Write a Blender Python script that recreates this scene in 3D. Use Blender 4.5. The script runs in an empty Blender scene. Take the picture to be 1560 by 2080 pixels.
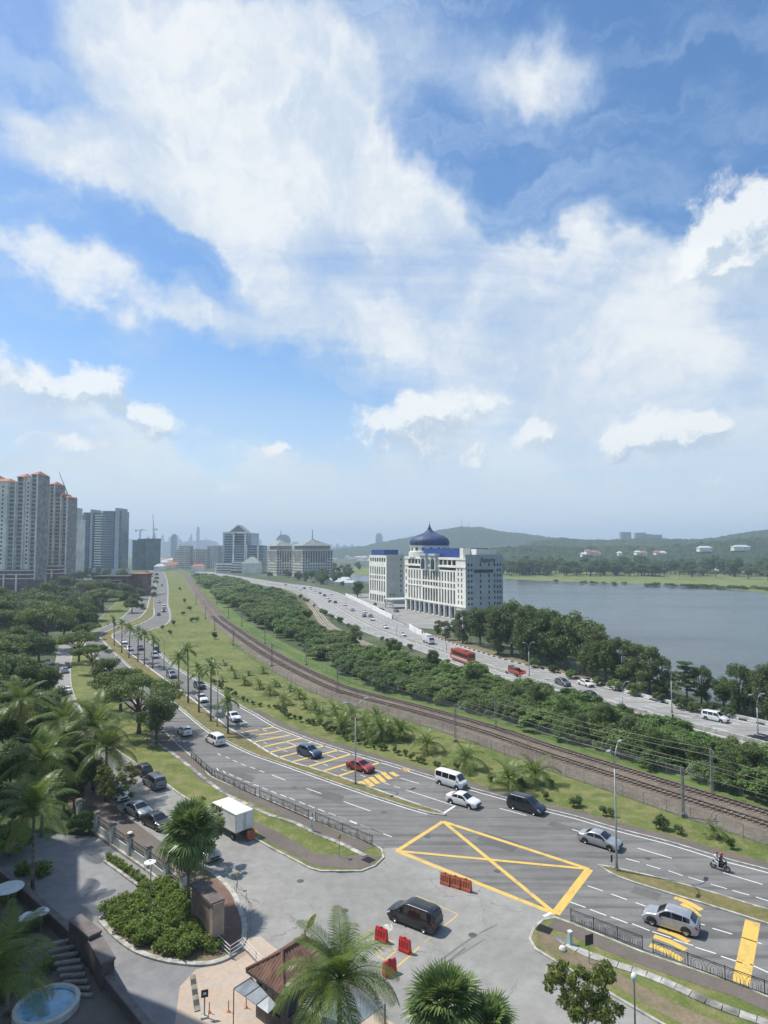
import bpy, bmesh, math, random
import numpy as np
from mathutils import Vector, Matrix
from mathutils.geometry import tessellate_polygon
R = math.radians
rng = np.random.default_rng(7)
random.seed(7)
S = bpy.context.scene
COL = S.collection

# ------------------------------------------------------------------ camera
F_PX, CAM_H, W_PX, H_PX = 1280.0, 32.5, 1560.0, 2080.0
PITCH = math.atan(77.0 / F_PX)
cam_d = bpy.data.cameras.new('camera')
cam = bpy.data.objects.new('camera', cam_d); COL.objects.link(cam)
cam_d.sensor_fit = 'HORIZONTAL'; cam_d.sensor_width = 36.0
cam_d.lens = F_PX / W_PX * 36.0
cam_d.clip_start = 0.5; cam_d.clip_end = 60000
cam.location = (0, 0, CAM_H)
cam.rotation_euler = (R(90) + PITCH, 0, 0)
S.camera = cam

# ------------------------------------------------------------------ sun + sky
SUN_EL = R(58.0)
SUN_H = Vector((-0.913, 0.407, 0)).normalized()
SUN_V = Vector((SUN_H.x * math.cos(SUN_EL), SUN_H.y * math.cos(SUN_EL), math.sin(SUN_EL)))
sd = bpy.data.lights.new('sun', 'SUN'); sd.energy = 4.6; sd.angle = R(0.53); sd.color = (1.0, 0.945, 0.85)
sun = bpy.data.objects.new('sun', sd); COL.objects.link(sun)
sun.rotation_euler = SUN_V.to_track_quat('Z', 'Y').to_euler()

S.view_settings.view_transform = 'Standard'
S.view_settings.look = 'None'
S.view_settings.gamma = 1.0
S.view_settings.use_curve_mapping = False
S.view_settings.exposure = 0.2
S.render.engine = 'CYCLES'
cy = S.cycles
cy.max_bounces = 5; cy.diffuse_bounces = 2; cy.glossy_bounces = 2; cy.transmission_bounces = 2
cy.transparent_max_bounces = 8; cy.volume_bounces = 0
cy.caustics_reflective = False; cy.caustics_refractive = False
cy.use_denoising = True
try:
    cy.denoiser = 'OPENIMAGEDENOISE'
except Exception:
    pass
cy.use_adaptive_sampling = True; cy.adaptive_threshold = 0.015

class NT:
    """tiny helper for shader node trees"""
    def __init__(s, tree): s.t = tree; s.n = tree.nodes; s.l = tree.links
    def new(s, kind, **kw):
        n = s.n.new(kind)
        for k, v in kw.items(): setattr(n, k, v)
        return n
    def set(s, sock, v):
        if isinstance(v, bpy.types.NodeSocket): s.l.new(v, sock)
        elif v is not None: sock.default_value = v
    def math(s, op, a, b=None, c=None, clamp=False):
        n = s.new('ShaderNodeMath', operation=op, use_clamp=clamp)
        s.set(n.inputs[0], a)
        if b is not None: s.set(n.inputs[1], b)
        if c is not None: s.set(n.inputs[2], c)
        return n.outputs[0]
    def vmath(s, op, a, b=None, out=0):
        n = s.new('ShaderNodeVectorMath', operation=op)
        s.set(n.inputs[0], a)
        if b is not None: s.set(n.inputs[1], b)
        return n.outputs[out]
    def mix(s, f, a, b, mode='MIX'):
        n = s.new('ShaderNodeMix', data_type='RGBA', blend_type=mode)
        s.set(n.inputs[0], f); s.set(n.inputs[6], a); s.set(n.inputs[7], b)
        return n.outputs[2]
    def noise(s, vec, scale, detail=4, rough=0.55, dist=0.0, out=0):
        n = s.new('ShaderNodeTexNoise'); s.set(n.inputs['Vector'], vec)
        n.inputs['Scale'].default_value = scale; n.inputs['Detail'].default_value = detail
        n.inputs['Roughness'].default_value = rough; n.inputs['Distortion'].default_value = dist
        return n.outputs[out]
    def mr(s, v, a, b, c=0.0, d=1.0, smooth=True):
        n = s.new('ShaderNodeMapRange', interpolation_type='SMOOTHSTEP' if smooth else 'LINEAR')
        s.set(n.inputs[0], v); n.inputs[1].default_value = a; n.inputs[2].default_value = b
        n.inputs[3].default_value = c; n.inputs[4].default_value = d
        return n.outputs[0]
    def mapping(s, vec, loc=(0, 0, 0), rot=(0, 0, 0), scale=(1, 1, 1), kind='POINT'):
        n = s.new('ShaderNodeMapping', vector_type=kind); s.set(n.inputs[0], vec)
        n.inputs[1].default_value = loc; n.inputs[2].default_value = rot; n.inputs[3].default_value = scale
        return n.outputs[0]

def px_dir(px, py):
    x, y = (px - W_PX / 2) / F_PX, (H_PX / 2 - py) / F_PX
    c, s_ = math.cos(PITCH), math.sin(PITCH)
    return Vector((x, c - y * s_, s_ + y * c))
def G(px, py, z=0.0):
    """where the line of sight through a photo pixel meets the level z"""
    d = px_dir(px, py); t = (z - CAM_H) / d.z
    return Vector((d.x * t, d.y * t, z))
def AT(px, py, Y):
    d = px_dir(px, py); t = Y / d.y
    return Vector((d.x * t, Y, CAM_H + d.z * t))
def azel(px, py):
    d = px_dir(px, py).normalized()
    return math.atan2(d.x, d.y), math.asin(d.z)

world = bpy.data.worlds.new('World'); S.world = world; world.use_nodes = True
def build_world():
    t = NT(world.node_tree); t.n.clear()
    out = t.new('ShaderNodeOutputWorld'); bg = t.new('ShaderNodeBackground')
    t.l.new(bg.outputs[0], out.inputs[0]); bg.inputs[1].default_value = 0.1
    sky = t.new('ShaderNodeTexSky'); sky.sky_type = 'NISHITA'; sky.sun_disc = False
    sky.sun_elevation = SUN_EL; sky.sun_rotation = math.atan2(SUN_H.x, SUN_H.y)
    sky.altitude = 60; sky.air_density = 1.0; sky.dust_density = 0.5; sky.ozone_density = 1.6
    hs = t.new('ShaderNodeHueSaturation'); t.l.new(sky.outputs[0], hs.inputs['Color']); hs.inputs['Saturation'].default_value = 1.22; hs.inputs['Value'].default_value = 1.42
    tc = t.new('ShaderNodeTexCoord'); d = t.vmath('NORMALIZE', tc.outputs['Generated'])
    sp = t.new('ShaderNodeSeparateXYZ'); t.l.new(d, sp.inputs[0])
    az = t.math('ARCTAN2', sp.outputs[0], sp.outputs[1]); el = t.math('ARCSINE', sp.outputs[2])
    cb = t.new('ShaderNodeCombineXYZ'); t.set(cb.inputs[0], az); t.set(cb.inputs[1], el)
    ae = cb.outputs[0]
    # cloud-layer coordinates (a flat sheet overhead) for the noise, so wisps shrink to the horizon
    zc = t.math('MAXIMUM', sp.outputs[2], 0.02); zc = t.math('ADD', zc, 0.16)
    cl = t.new('ShaderNodeCombineXYZ')
    t.set(cl.inputs[0], t.math('DIVIDE', sp.outputs[0], zc)); t.set(cl.inputs[1], t.math('DIVIDE', sp.outputs[1], zc))
    cl = cl.outputs[0]
    w1 = t.noise(ae, 3.2, 5, 0.6, out=1)
    w1 = t.vmath('SUBTRACT', w1, (0.5, 0.5, 0.5))
    w2 = t.noise(ae, 14.0, 5, 0.65, out=1)
    w2 = t.vmath('SUBTRACT', w2, (0.5, 0.5, 0.5))
    wa = t.vmath('SCALE', w1); wa.node.inputs[3].default_value = 0.26
    wb = t.vmath('SCALE', w2); wb.node.inputs[3].default_value = 0.06
    warp = t.vmath('ADD', t.vmath('ADD', ae, wa), wb)
    def blob(vec, cx, cy_, rx, ry, ang, amp=1.0, soft=0.0):
        a, e = azel(cx, cy_)
        k = 1.0 / F_PX
        ca = max(0.3, math.cos(e))
        m = t.mapping(vec, (a, e, 0), (0, 0, -R(ang)), (rx * k / ca, ry * k, 1), 'TEXTURE')
        ln = t.vmath('LENGTH', m, out=1)
        return t.mr(ln, soft, 1.25, amp, 0.0)
    def total(vals):
        r = vals[0]
        for v in vals[1:]: r = t.math('ADD', r, v)
        return r
    # ---- broad cirrus / altocumulus band
    band = [(400, 190, 330, 200, 28, .95), (650, 290, 270, 190, 38, .85), (880, 490, 350, 150, 22, .95), (240, 110, 150, 130, 30, .6),
            (1110, 590, 420, 120, 9, 1.0), (1450, 640, 320, 150, 4, .95), (120, 320, 320, 80, 14, .9),
            (420, 465, 370, 90, 24, .8), (640, 590, 330, 110, 24, .8), (300, 640, 230, 60, 14, .75), (560, 700, 260, 70, 12, .7),
            (40, 520, 200, 60, 6, .7), (930, 110, 270, 120, 8, .62), (1120, 170, 170, 90, 0, .5),
            (1480, 770, 300, 140, 0, .9), (850, 660, 420, 110, 8, .75), (90, 790, 330, 75, 14, .9), (1180, 740, 420, 130, 2, .8),
            (1510, 270, 130, 80, 0, .5), (1210, 480, 110, 60, 30, .4), (500, 130, 330, 120, 15, .3),
            (930, 880, 330, 130, 0, .95), (1350, 960, 480, 170, 0, .95), (150, 960, 430, 170, 8, 1.0), (520, 1010, 420, 120, 0, 1.0), (850, 1010, 420, 120, 0, .9)]
    B = total([blob(warp, *b) for b in band])
    st = t.mapping(cl, rot=(0, 0, R(-32)), scale=(0.55, 1.6, 1))
    n1 = t.noise(st, 1.7, 7, 0.62, 0.5)
    n2 = t.noise(warp, 5.5, 8, 0.62, 0.2)
    n = t.math('MULTIPLY_ADD', n1, 0.55, t.math('MULTIPLY', n2, 0.45))
    n = t.math('SUBTRACT', n, 0.5)
    # beyond the picture the same kind of sky goes on
    front = t.mr(t.math('ABSOLUTE', az), 0.75, 1.1, 0.0, 1.0)
    rest = t.math('MULTIPLY', front, 0.5)
    top = t.mr(el, 0.74, 0.95, 0.0, 0.45)
    B = t.math('ADD', B, t.math('MAXIMUM', rest, top))
    dens = t.math('ADD', t.math('MINIMUM', B, 0.98), t.math('MULTIPLY', n, 2.3))
    D1 = t.mr(dens, 0.12, 1.12, 0.0, 0.97)
    # ---- low milky layer near the horizon
    low = t.mr(el, 0.05, 0.34, 1.0, 0.0)
    nl = t.noise(t.mapping(ae, scale=(1.0, 3.0, 1)), 4.0, 5, 0.55)
    low = t.math('MULTIPLY', low, t.math('MAXIMUM', t.mr(nl, 0.3, 0.65, 0.6, 1.0), t.mr(el, 0.03, 0.16, 1.0, 0.0)))
    sv = t.mapping(warp, rot=(0, 0, R(27)), scale=(0.8, 3.2, 1))
    veil = t.math('MULTIPLY', t.mr(t.noise(sv, 4.2, 7, 0.62, 0.3), 0.4, 0.72), t.mr(az, 0.1, 0.5, 0.62, 0.3))
    D = t.math('MAXIMUM', t.math('MAXIMUM', D1, veil), low)
    # ---- heaped clouds
    cum = [(1530, 445, 140, 110, 0, 1.0), (1470, 520, 110, 60, 0, .9), (1345, 870, 135, 56, 0, 1.0), (1262, 905, 66, 40, 0, .9), (1430, 875, 70, 40, 0, .85),
           (920, 825, 150, 56, 0, .85), (790, 870, 150, 70, 0, .8), (1090, 885, 62, 48, 0, .9), (930, 925, 170, 55, 0, .6), (215, 765, 66, 44, 0, .95),
           (100, 785, 150, 56, 12, .85), (310, 850, 130, 44, 20, .8), (570, 908, 40, 24, 0, .85), (130, 895, 100, 28, 0, .6), (1430, 975, 100, 34, 0, .5), (470, 985, 90, 30, 0, .45)]
    wc = t.noise(ae, 22.0, 6, 0.6, out=1); wc = t.vmath('SUBTRACT', wc, (0.5, 0.5, 0.5))
    ws = t.vmath('SCALE', wc); ws.node.inputs[3].default_value = 0.05
    wrp2 = t.vmath('ADD', ae, ws)
    def cumulus(off):
        v = t.vmath('ADD', wrp2, off) if off else wrp2
        bb = total([blob(v, *c) for c in cum])
        vn = t.noise(v, 24.0, 7, 0.62)
        return t.math('ADD', t.math('MINIMUM', bb, 1.1), t.math('MULTIPLY', t.math('SUBTRACT', vn, 0.5), 1.5))
    c0 = cumulus(None); c1 = cumulus((-0.012, 0.022, 0))
    DC = t.mr(c0, 0.28, 0.8, 0.0, 0.88)
    lit = t.mr(t.math('SUBTRACT', c0, c1), -0.22, 0.26, 0.0, 1.0)
    ccol = t.mix(lit, (4.9, 5.9, 7.0, 1), (8.6, 8.8, 8.8, 1))
    thick = t.mr(D1, 0.15, 0.95)
    shade = t.noise(warp, 5.0, 6, 0.6)
    wcol = t.mix(t.mr(shade, 0.36, 0.62), (5.2, 6.2, 7.5, 1), (7.9, 8.2, 8.4, 1))
    wcol = t.mix(thick, (4.7, 6.0, 7.8, 1), wcol)
    wcol = t.mix(t.mr(el, 0.02, 0.3), (6.0, 7.0, 7.9, 1), wcol)
    col = t.mix(D, hs.outputs[0], wcol)
    col = t.mix(DC, col, ccol)
    t.l.new(col, bg.inputs[0])
build_world()
world.cycles.sampling_method = 'NONE'

# ------------------------------------------------------------------ object helpers
def tag(o, label=None, cat=None, group=None, kind=None):
    if label: o['label'] = label
    if cat: o['category'] = cat
    if group: o['group'] = group
    if kind: o['kind'] = kind
    return o
def empty(name, loc=(0, 0, 0), rz=0.0, label=None, cat=None, group=None):
    o = bpy.data.objects.new(name, None); COL.objects.link(o)
    o.empty_display_size = 0.3
    o.location = loc; o.rotation_euler = (0, 0, rz)
    return tag(o, label, cat, group)
def link(name, me, parent=None, loc=None, rot=None, scale=None):
    o = bpy.data.objects.new(name, me); COL.objects.link(o)
    if parent is not None: o.parent = parent
    if loc is not None: o.location = loc
    if rot is not None: o.rotation_euler = rot
    if scale is not None: o.scale = scale
    return o
def copy_tree(o, parent=None):
    c = o.copy(); COL.objects.link(c); c.parent = parent
    for ch in o.children: copy_tree(ch, c)
    return c

class MB:
    """collects faces; build() links them as one mesh object"""
    def __init__(s): s.v = []; s.f = []; s.m = []
    def add(s, vs, fs, mi=0):
        b = len(s.v); s.v += [tuple(v) for v in vs]
        for f in fs: s.f.append(tuple(i + b for i in f)); s.m.append(mi)
        return s
    def box(s, c, d, rz=0.0, mi=0, M=None):
        hx, hy, hz = d[0] / 2, d[1] / 2, d[2] / 2
        vs = [Vector((x, y, z)) for x in (-hx, hx) for y in (-hy, hy) for z in (-hz, hz)]
        if rz: vs = [Matrix.Rotation(rz, 3, 'Z') @ v for v in vs]
        vs = [v + Vector(c) for v in vs]
        if M is not None: vs = [M @ v for v in vs]
        return s.add(vs, [(0, 1, 3, 2), (4, 6, 7, 5), (0, 4, 5, 1), (2, 3, 7, 6), (0, 2, 6, 4), (1, 5, 7, 3)], mi)
    def bar(s, a, b, w, h=None, mi=0):
        a, b = Vector(a), Vector(b); h = h or w
        d = b - a
        if d.length < 1e-6: return s
        up = Vector((0, 0, 1)) if abs(d.normalized().z) < 0.95 else Vector((0, 1, 0))
        x = d.cross(up).normalized() * w / 2; y = x.cross(d).normalized() * h / 2
        vs = [p + q for p in (a, b) for q in (-x - y, x - y, x + y, -x + y)]
        return s.add(vs, [(0, 1, 2, 3), (7, 6, 5, 4), (0, 4, 5, 1), (1, 5, 6, 2), (2, 6, 7, 3), (3, 7, 4, 0)], mi)
    def tube(s, pts, rad, n=8, mi=0, cap=True):
        pts = [Vector(p) for p in pts]
        if not hasattr(rad, '__len__'): rad = [rad] * len(pts)
        rings = []
        for i, p in enumerate(pts):
            d = (pts[min(i + 1, len(pts) - 1)] - pts[max(i - 1, 0)]).normalized()
            up = Vector((0, 0, 1)) if abs(d.z) < 0.95 else Vector((1, 0, 0))
            x = d.cross(up).normalized(); y = x.cross(d).normalized()
            rings.append([p + (x * math.cos(a) + y * math.sin(a)) * rad[i] for a in [2 * math.pi * k / n for k in range(n)]])
        vs = [v for r in rings for v in r]; fs = []
        for i in range(len(pts) - 1):
            for k in range(n):
                k2 = (k + 1) % n
                fs.append((i * n + k, i * n + k2, (i + 1) * n + k2, (i + 1) * n + k))
        if cap: fs += [tuple(range(n))[::-1], tuple((len(pts) - 1) * n + k for k in range(n))]
        return s.add(vs, fs, mi)
    def lathe(s, prof, n=20, c=(0, 0, 0), mi=0):
        vs = []; fs = []
        for r, z in prof:
            for k in range(n):
                a = 2 * math.pi * k / n
                vs.append((c[0] + r * math.cos(a), c[1] + r * math.sin(a), c[2] + z))
        for i in range(len(prof) - 1):
            for k in range(n):
                k2 = (k + 1) % n
                fs.append((i * n + k, i * n + k2, (i + 1) * n + k2, (i + 1) * n + k))
        return s.add(vs, fs, mi)
    def prism(s, pts, z0, z1, mi=0, bottom=False):
        """pts: list of (x,y) outline, extruded"""
        pts = [(p[0], p[1]) for p in pts]
        tri = tessellate_polygon([[Vector((x, y, 0)) for x, y in pts]])
        n = len(pts)
        area = sum(pts[i][0] * pts[(i + 1) % n][1] - pts[(i + 1) % n][0] * pts[i][1] for i in range(n))
        if area < 0: pts = pts[::-1]; tri = [tuple(n - 1 - i for i in t) for t in tri]
        vs = [(x, y, z1) for x, y in pts]; fs = []
        for t3 in tri:
            a, b, c = (pts[i] for i in t3)
            cr = (b[0] - a[0]) * (c[1] - a[1]) - (b[1] - a[1]) * (c[0] - a[0])
            fs.append(tuple(t3) if cr > 0 else tuple(t3)[::-1])
        s.add(vs, fs, mi)
        if z0 is not None and z0 != z1:
            vs = [(x, y, z0) for x, y in pts] + [(x, y, z1) for x, y in pts]
            s.add(vs, [(i, (i + 1) % n, n + (i + 1) % n, n + i) for i in range(n)], mi)
        return s
    def mesh(s, name, mats, smooth=False):
        me = bpy.data.meshes.new(name)
        me.from_pydata(s.v, [], s.f)
        for m in (mats if isinstance(mats, (list, tuple)) else [mats]): me.materials.append(m)
        if len(me.materials) > 1: me.polygons.foreach_set('material_index', s.m)
        if smooth: me.polygons.foreach_set('use_smooth', [True] * len(me.polygons))
        me.update()
        return me
    def build(s, name, mats, parent=None, smooth=False, **kw):
        return link(name, s.mesh(name, mats, smooth), parent, **kw)

def quads_mesh(name, V, mats, n=4):
    """V: (k, n, 3) array of k separate n-gons"""
    k = V.shape[0]
    me = bpy.data.meshes.new(name)
    me.vertices.add(k * n); me.vertices.foreach_set('co', V.astype(np.float32).ravel())
    me.loops.add(k * n); me.loops.foreach_set('vertex_index', np.arange(k * n, dtype=np.int32))
    me.polygons.add(k); me.polygons.foreach_set('loop_start', np.arange(0, k * n, n, dtype=np.int32))
    me.polygons.foreach_set('loop_total', np.full(k, n, dtype=np.int32))
    for m in (mats if isinstance(mats, (list, tuple)) else [mats]): me.materials.append(m)
    me.update(calc_edges=True)
    return me

def smooth(pts, n=6):
    pts = [Vector(p) for p in pts]
    P = [pts[0] * 2 - pts[1]] + pts + [pts[-1] * 2 - pts[-2]]
    out = []
    for i in range(1, len(P) - 2):
        p0, p1, p2, p3 = P[i - 1:i + 3]
        for k in range(n):
            t = k / n
            out.append(0.5 * (2 * p1 + (p2 - p0) * t + (2 * p0 - 5 * p1 + 4 * p2 - p3) * t * t + (3 * p1 - p0 - 3 * p2 + p3) * t ** 3))
    out.append(pts[-1])
    return out
def line(px, z=0.0, n=6):
    return smooth([G(x, y, 0) for x, y in px], n)
def offset(pl, d):
    out = []
    for i, p in enumerate(pl):
        t = (pl[min(i + 1, len(pl) - 1)] - pl[max(i - 1, 0)]); t.z = 0; t.normalize()
        out.append(p + Vector((-t.y, t.x, 0)) * d)
    return out
def resample(pl, step):
    out = [pl[0].copy()]; acc = 0.0
    for a, b in zip(pl, pl[1:]):
        L = (b - a).length; pos = 0.0
        while acc + (L - pos) >= step:
            pos += step - acc; acc = 0.0
            out.append(a.lerp(b, pos / L))
        acc += L - pos
    return out
def length(pl): return sum((b - a).length for a, b in zip(pl, pl[1:]))
def along(pl, s):
    for a, b in zip(pl, pl[1:]):
        L = (b - a).length
        if s <= L: return a.lerp(b, s / L), (b - a).normalized()
        s -= L
    return pl[-1], (pl[-1] - pl[-2]).normalized()
def nearest(pl, p):
    best = None
    for a, b in zip(pl, pl[1:]):
        d = b - a; t = max(0, min(1, (Vector((p.x, p.y, 0)) - a).dot(d) / max(d.length_squared, 1e-9)))
        q = a + d * t; e = (q - Vector((p.x, p.y, 0))).length
        if best is None or e < best[0]: best = (e, q, d.normalized())
    return best
def ribbon(mb, pl, w, z, mi=0):
    a = offset(pl, w / 2); b = offset(pl, -w / 2)
    n = len(pl)
    return mb.add([(p.x, p.y, z) for p in a] + [(p.x, p.y, z) for p in b], [(i, n + i, n + i + 1, i + 1) for i in range(n - 1)], mi)
def kerb(mb, pl, w, z0, z1, mi=0):
    a = offset(pl, w / 2); b = offset(pl, -w / 2); n = len(pl)
    vs = [(p.x, p.y, z) for p in a for z in (z0, z1)] + [(p.x, p.y, z) for p in b for z in (z0, z1)]
    A = lambda i, k: 2 * i + k
    B = lambda i, k: 2 * n + 2 * i + k
    fs = []
    for i in range(n - 1):
        fs += [(A(i, 1), B(i, 1), B(i + 1, 1), A(i + 1, 1)), (A(i, 0), A(i, 1), A(i + 1, 1), A(i + 1, 0)), (B(i, 1), B(i, 0), B(i + 1, 0), B(i + 1, 1))]
    return mb.add(vs, fs, mi)

# ------------------------------------------------------------------ materials
MATS = {}
def mat(name, col, rough=0.7, var=0.15, scale=3.0, bump=0.0, metal=0.0, col2=None, spec=0.5, bscale=None, world_co=True, detail=6, rnd=0.0, coat=0.0, emit=None):
    if name in MATS: return MATS[name]
    m = bpy.data.materials.new(name); m.use_nodes = True
    t = NT(m.node_tree); b = t.n['Principled BSDF']
    if world_co: co = t.new('ShaderNodeNewGeometry').outputs['Position']
    else: co = t.new('ShaderNodeTexCoord').outputs['Object']
    c2 = col2 or tuple(max(0, c * (1 - 2 * var)) for c in col)
    c1 = col if col2 else tuple(min(1, c * (1 + var)) for c in col)
    n = t.noise(co, scale, detail, 0.6)
    c = t.mix(t.mr(n, 0.32, 0.68), (*c2, 1), (*c1, 1))
    if rnd:
        oi = t.new('ShaderNodeObjectInfo')
        h = t.new('ShaderNodeHueSaturation'); t.set(h.inputs['Color'], c)
        t.set(h.inputs['Value'], t.mr(oi.outputs['Random'], 0, 1, 1 - rnd, 1 + rnd, False)); c = h.outputs[0]
    t.set(b.inputs['Base Color'], c); b.inputs['Roughness'].default_value = rough
    b.inputs['Metallic'].default_value = metal; b.inputs['Specular IOR Level'].default_value = spec
    if coat: b.inputs['Coat Weight'].default_value = coat; b.inputs['Coat Roughness'].default_value = 0.04
    if bump:
        bn = t.new('ShaderNodeBump'); bn.inputs['Strength'].default_value = bump; bn.inputs['Distance'].default_value = 0.05
        t.set(bn.inputs['Height'], t.noise(co, bscale or scale * 4, 5, 0.6)); t.set(b.inputs['Normal'], bn.outputs[0])
    if emit:
        b.inputs['Emission Color'].default_value = (*emit[:3], 1); b.inputs['Emission Strength'].default_value = emit[3]
    MATS[name] = m
    return m

def ground_mat(name, cols, s1=0.03, s2=0.4, s3=4.0, rough=0.95, bump=0.3, mixw=(0.5, 0.35, 0.3), stretch=None, spec=0.2):
    """three colours mixed by three sizes of noise in world metres"""
    if name in MATS: return MATS[name]
    m = bpy.data.materials.new(name); m.use_nodes = True
    t = NT(m.node_tree); b = t.n['Principled BSDF']
    co = t.new('ShaderNodeNewGeometry').outputs['Position']
    if stretch: co = t.mapping(co, rot=(0, 0, stretch[0]), scale=(stretch[1], stretch[2], 1))
    a = t.noise(co, s1, 5, 0.6); d = t.noise(co, s2, 6, 0.65); e = t.noise(co, s3, 6, 0.7)
    c = t.mix(t.mr(a, 0.38, 0.62), (*cols[0], 1), (*cols[1], 1))
    c = t.mix(t.math('MULTIPLY', t.mr(d, 0.42, 0.68), mixw[1] * 2), c, (*cols[2], 1))
    f = t.mr(e, 0.25, 0.75, 1 - mixw[2], 1 + mixw[2], False)
    h = t.new('ShaderNodeHueSaturation'); t.set(h.inputs['Color'], c); t.set(h.inputs['Value'], f)
    t.set(b.inputs['Base Color'], h.outputs[0]); b.inputs['Roughness'].default_value = rough
    b.inputs['Specular IOR Level'].default_value = spec
    if bump:
        bn = t.new('ShaderNodeBump'); bn.inputs['Strength'].default_value = bump; bn.inputs['Distance'].default_value = 0.08
        t.set(bn.inputs['Height'], t.math('ADD', e, t.math('MULTIPLY', d, 2.0))); t.set(b.inputs['Normal'], bn.outputs[0])
    MATS[name] = m
    return m

def leaf_mat(name, dark, light, trans=0.35, rough=0.55, tint=None, rnd=0.12):
    if name in MATS: return MATS[name]
    m = bpy.data.materials.new(name); m.use_nodes = True
    t = NT(m.node_tree); t.n.clear()
    out = t.new('ShaderNodeOutputMaterial')
    g = t.new('ShaderNodeNewGeometry'); oi = t.new('ShaderNodeObjectInfo')
    c = t.mix(g.outputs['Random Per Island'], (*dark, 1), (*light, 1))
    if tint:
        c = t.mix(t.mr(oi.outputs['Random'], 0.3, 1.0, 0, 0.8, False), c, (*tint, 1))
    h = t.new('ShaderNodeHueSaturation'); t.set(h.inputs['Color'], c)
    t.set(h.inputs['Value'], t.mr(oi.outputs['Random'], 0, 1, 1 - rnd, 1 + rnd, False)); c = h.outputs[0]
    p = t.new('ShaderNodeBsdfPrincipled'); t.set(p.inputs['Base Color'], c)
    p.inputs['Roughness'].default_value = rough; p.inputs['Specular IOR Level'].default_value = 0.35
    tr = t.new('ShaderNodeBsdfTranslucent')
    hc = t.new('ShaderNodeHueSaturation'); t.set(hc.inputs['Color'], c); hc.inputs['Value'].default_value = 1.5; hc.inputs['Hue'].default_value = 0.485
    t.set(tr.inputs[0], hc.outputs[0])
    mx = t.new('ShaderNodeMixShader'); mx.inputs[0].default_value = trans
    t.l.new(p.outputs[0], mx.inputs[1]); t.l.new(tr.outputs[0], mx.inputs[2]); t.l.new(mx.outputs[0], out.inputs[0])
    MATS[name] = m
    return m

def asphalt_mat(name, base, light, patch=0.5, streak=None, cracks=0.3):
    if name in MATS: return MATS[name]
    m = bpy.data.materials.new(name); m.use_nodes = True
    t = NT(m.node_tree); b = t.n['Principled BSDF']
    co = t.new('ShaderNodeNewGeometry').outputs['Position']
    a = t.noise(co, 0.09, 5, 0.6); d = t.noise(co, 0.8, 7, 0.65); e = t.noise(co, 25.0, 3, 0.7)
    c = t.mix(t.mr(a, 0.35, 0.65), (*base, 1), (*light, 1))
    if streak:
        sv = t.mapping(co, rot=(0, 0, streak), scale=(0.05, 1.1, 1))
        sn = t.noise(sv, 1.0, 5, 0.6)
        c = t.mix(t.math('MULTIPLY', t.mr(sn, 0.43, 0.66), 0.75), c, tuple(x * 0.62 for x in base) + (1,))
        sv2 = t.mapping(co, rot=(0, 0, streak), scale=(0.02, 0.6, 1))
        sn2 = t.noise(sv2, 1.3, 4, 0.55)
        c = t.mix(t.math('MULTIPLY', t.mr(sn2, 0.5, 0.72), 0.5), c, tuple(x * 1.25 for x in light) + (1,))
    f = t.math('MULTIPLY', t.mr(d, 0.25, 0.75, 1 - 0.22 * patch, 1 + 0.22 * patch, False), t.mr(e, 0.2, 0.8, 0.85, 1.15, False))
    h = t.new('ShaderNodeHueSaturation'); t.set(h.inputs['Color'], c); t.set(h.inputs['Value'], f)
    cc = h.outputs[0]
    if cracks:
        v = t.new('ShaderNodeTexVoronoi', feature='DISTANCE_TO_EDGE')
        wv = t.vmath('SCALE', t.noise(co, 0.9, 4, 0.6, out=1)); wv.node.inputs[3].default_value = 1.6
        t.set(v.inputs['Vector'], t.vmath('ADD', co, wv)); v.inputs['Scale'].default_value = 0.16
        ck = t.math('MULTIPLY', t.mr(v.outputs['Distance'], 0.0, 0.012, 1.0, 0.0), t.mr(a, 0.42, 0.6, 0, cracks))
        cc = t.mix(ck, cc, tuple(x * 0.4 for x in base) + (1,))
    t.set(b.inputs['Base Color'], cc); b.inputs['Roughness'].default_value = 0.88; b.inputs['Specular IOR Level'].default_value = 0.3
    bn = t.new('ShaderNodeBump'); bn.inputs['Strength'].default_value = 0.25; bn.inputs['Distance'].default_value = 0.02
    t.set(bn.inputs['Height'], e); t.set(b.inputs['Normal'], bn.outputs[0])
    MATS[name] = m
    return m

def paint_mat(name, col, under=(0.16, 0.16, 0.16), wear=0.35):
    if name in MATS: return MATS[name]
    m = bpy.data.materials.new(name); m.use_nodes = True
    t = NT(m.node_tree); b = t.n['Principled BSDF']
    co = t.new('ShaderNodeNewGeometry').outputs['Position']
    a = t.noise(co, 0.7, 6, 0.7); e = t.noise(co, 9.0, 5, 0.7)
    k = t.math('MULTIPLY', t.mr(t.math('MULTIPLY_ADD', a, 0.55, t.math('MULTIPLY', e, 0.45)), 0.5, 0.62, 0, 1), wear)
    c = t.mix(k, (*col, 1), (*under, 1))
    t.set(b.inputs['Base Color'], c); b.inputs['Roughness'].default_value = 0.7
    MATS[name] = m
    return m

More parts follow.
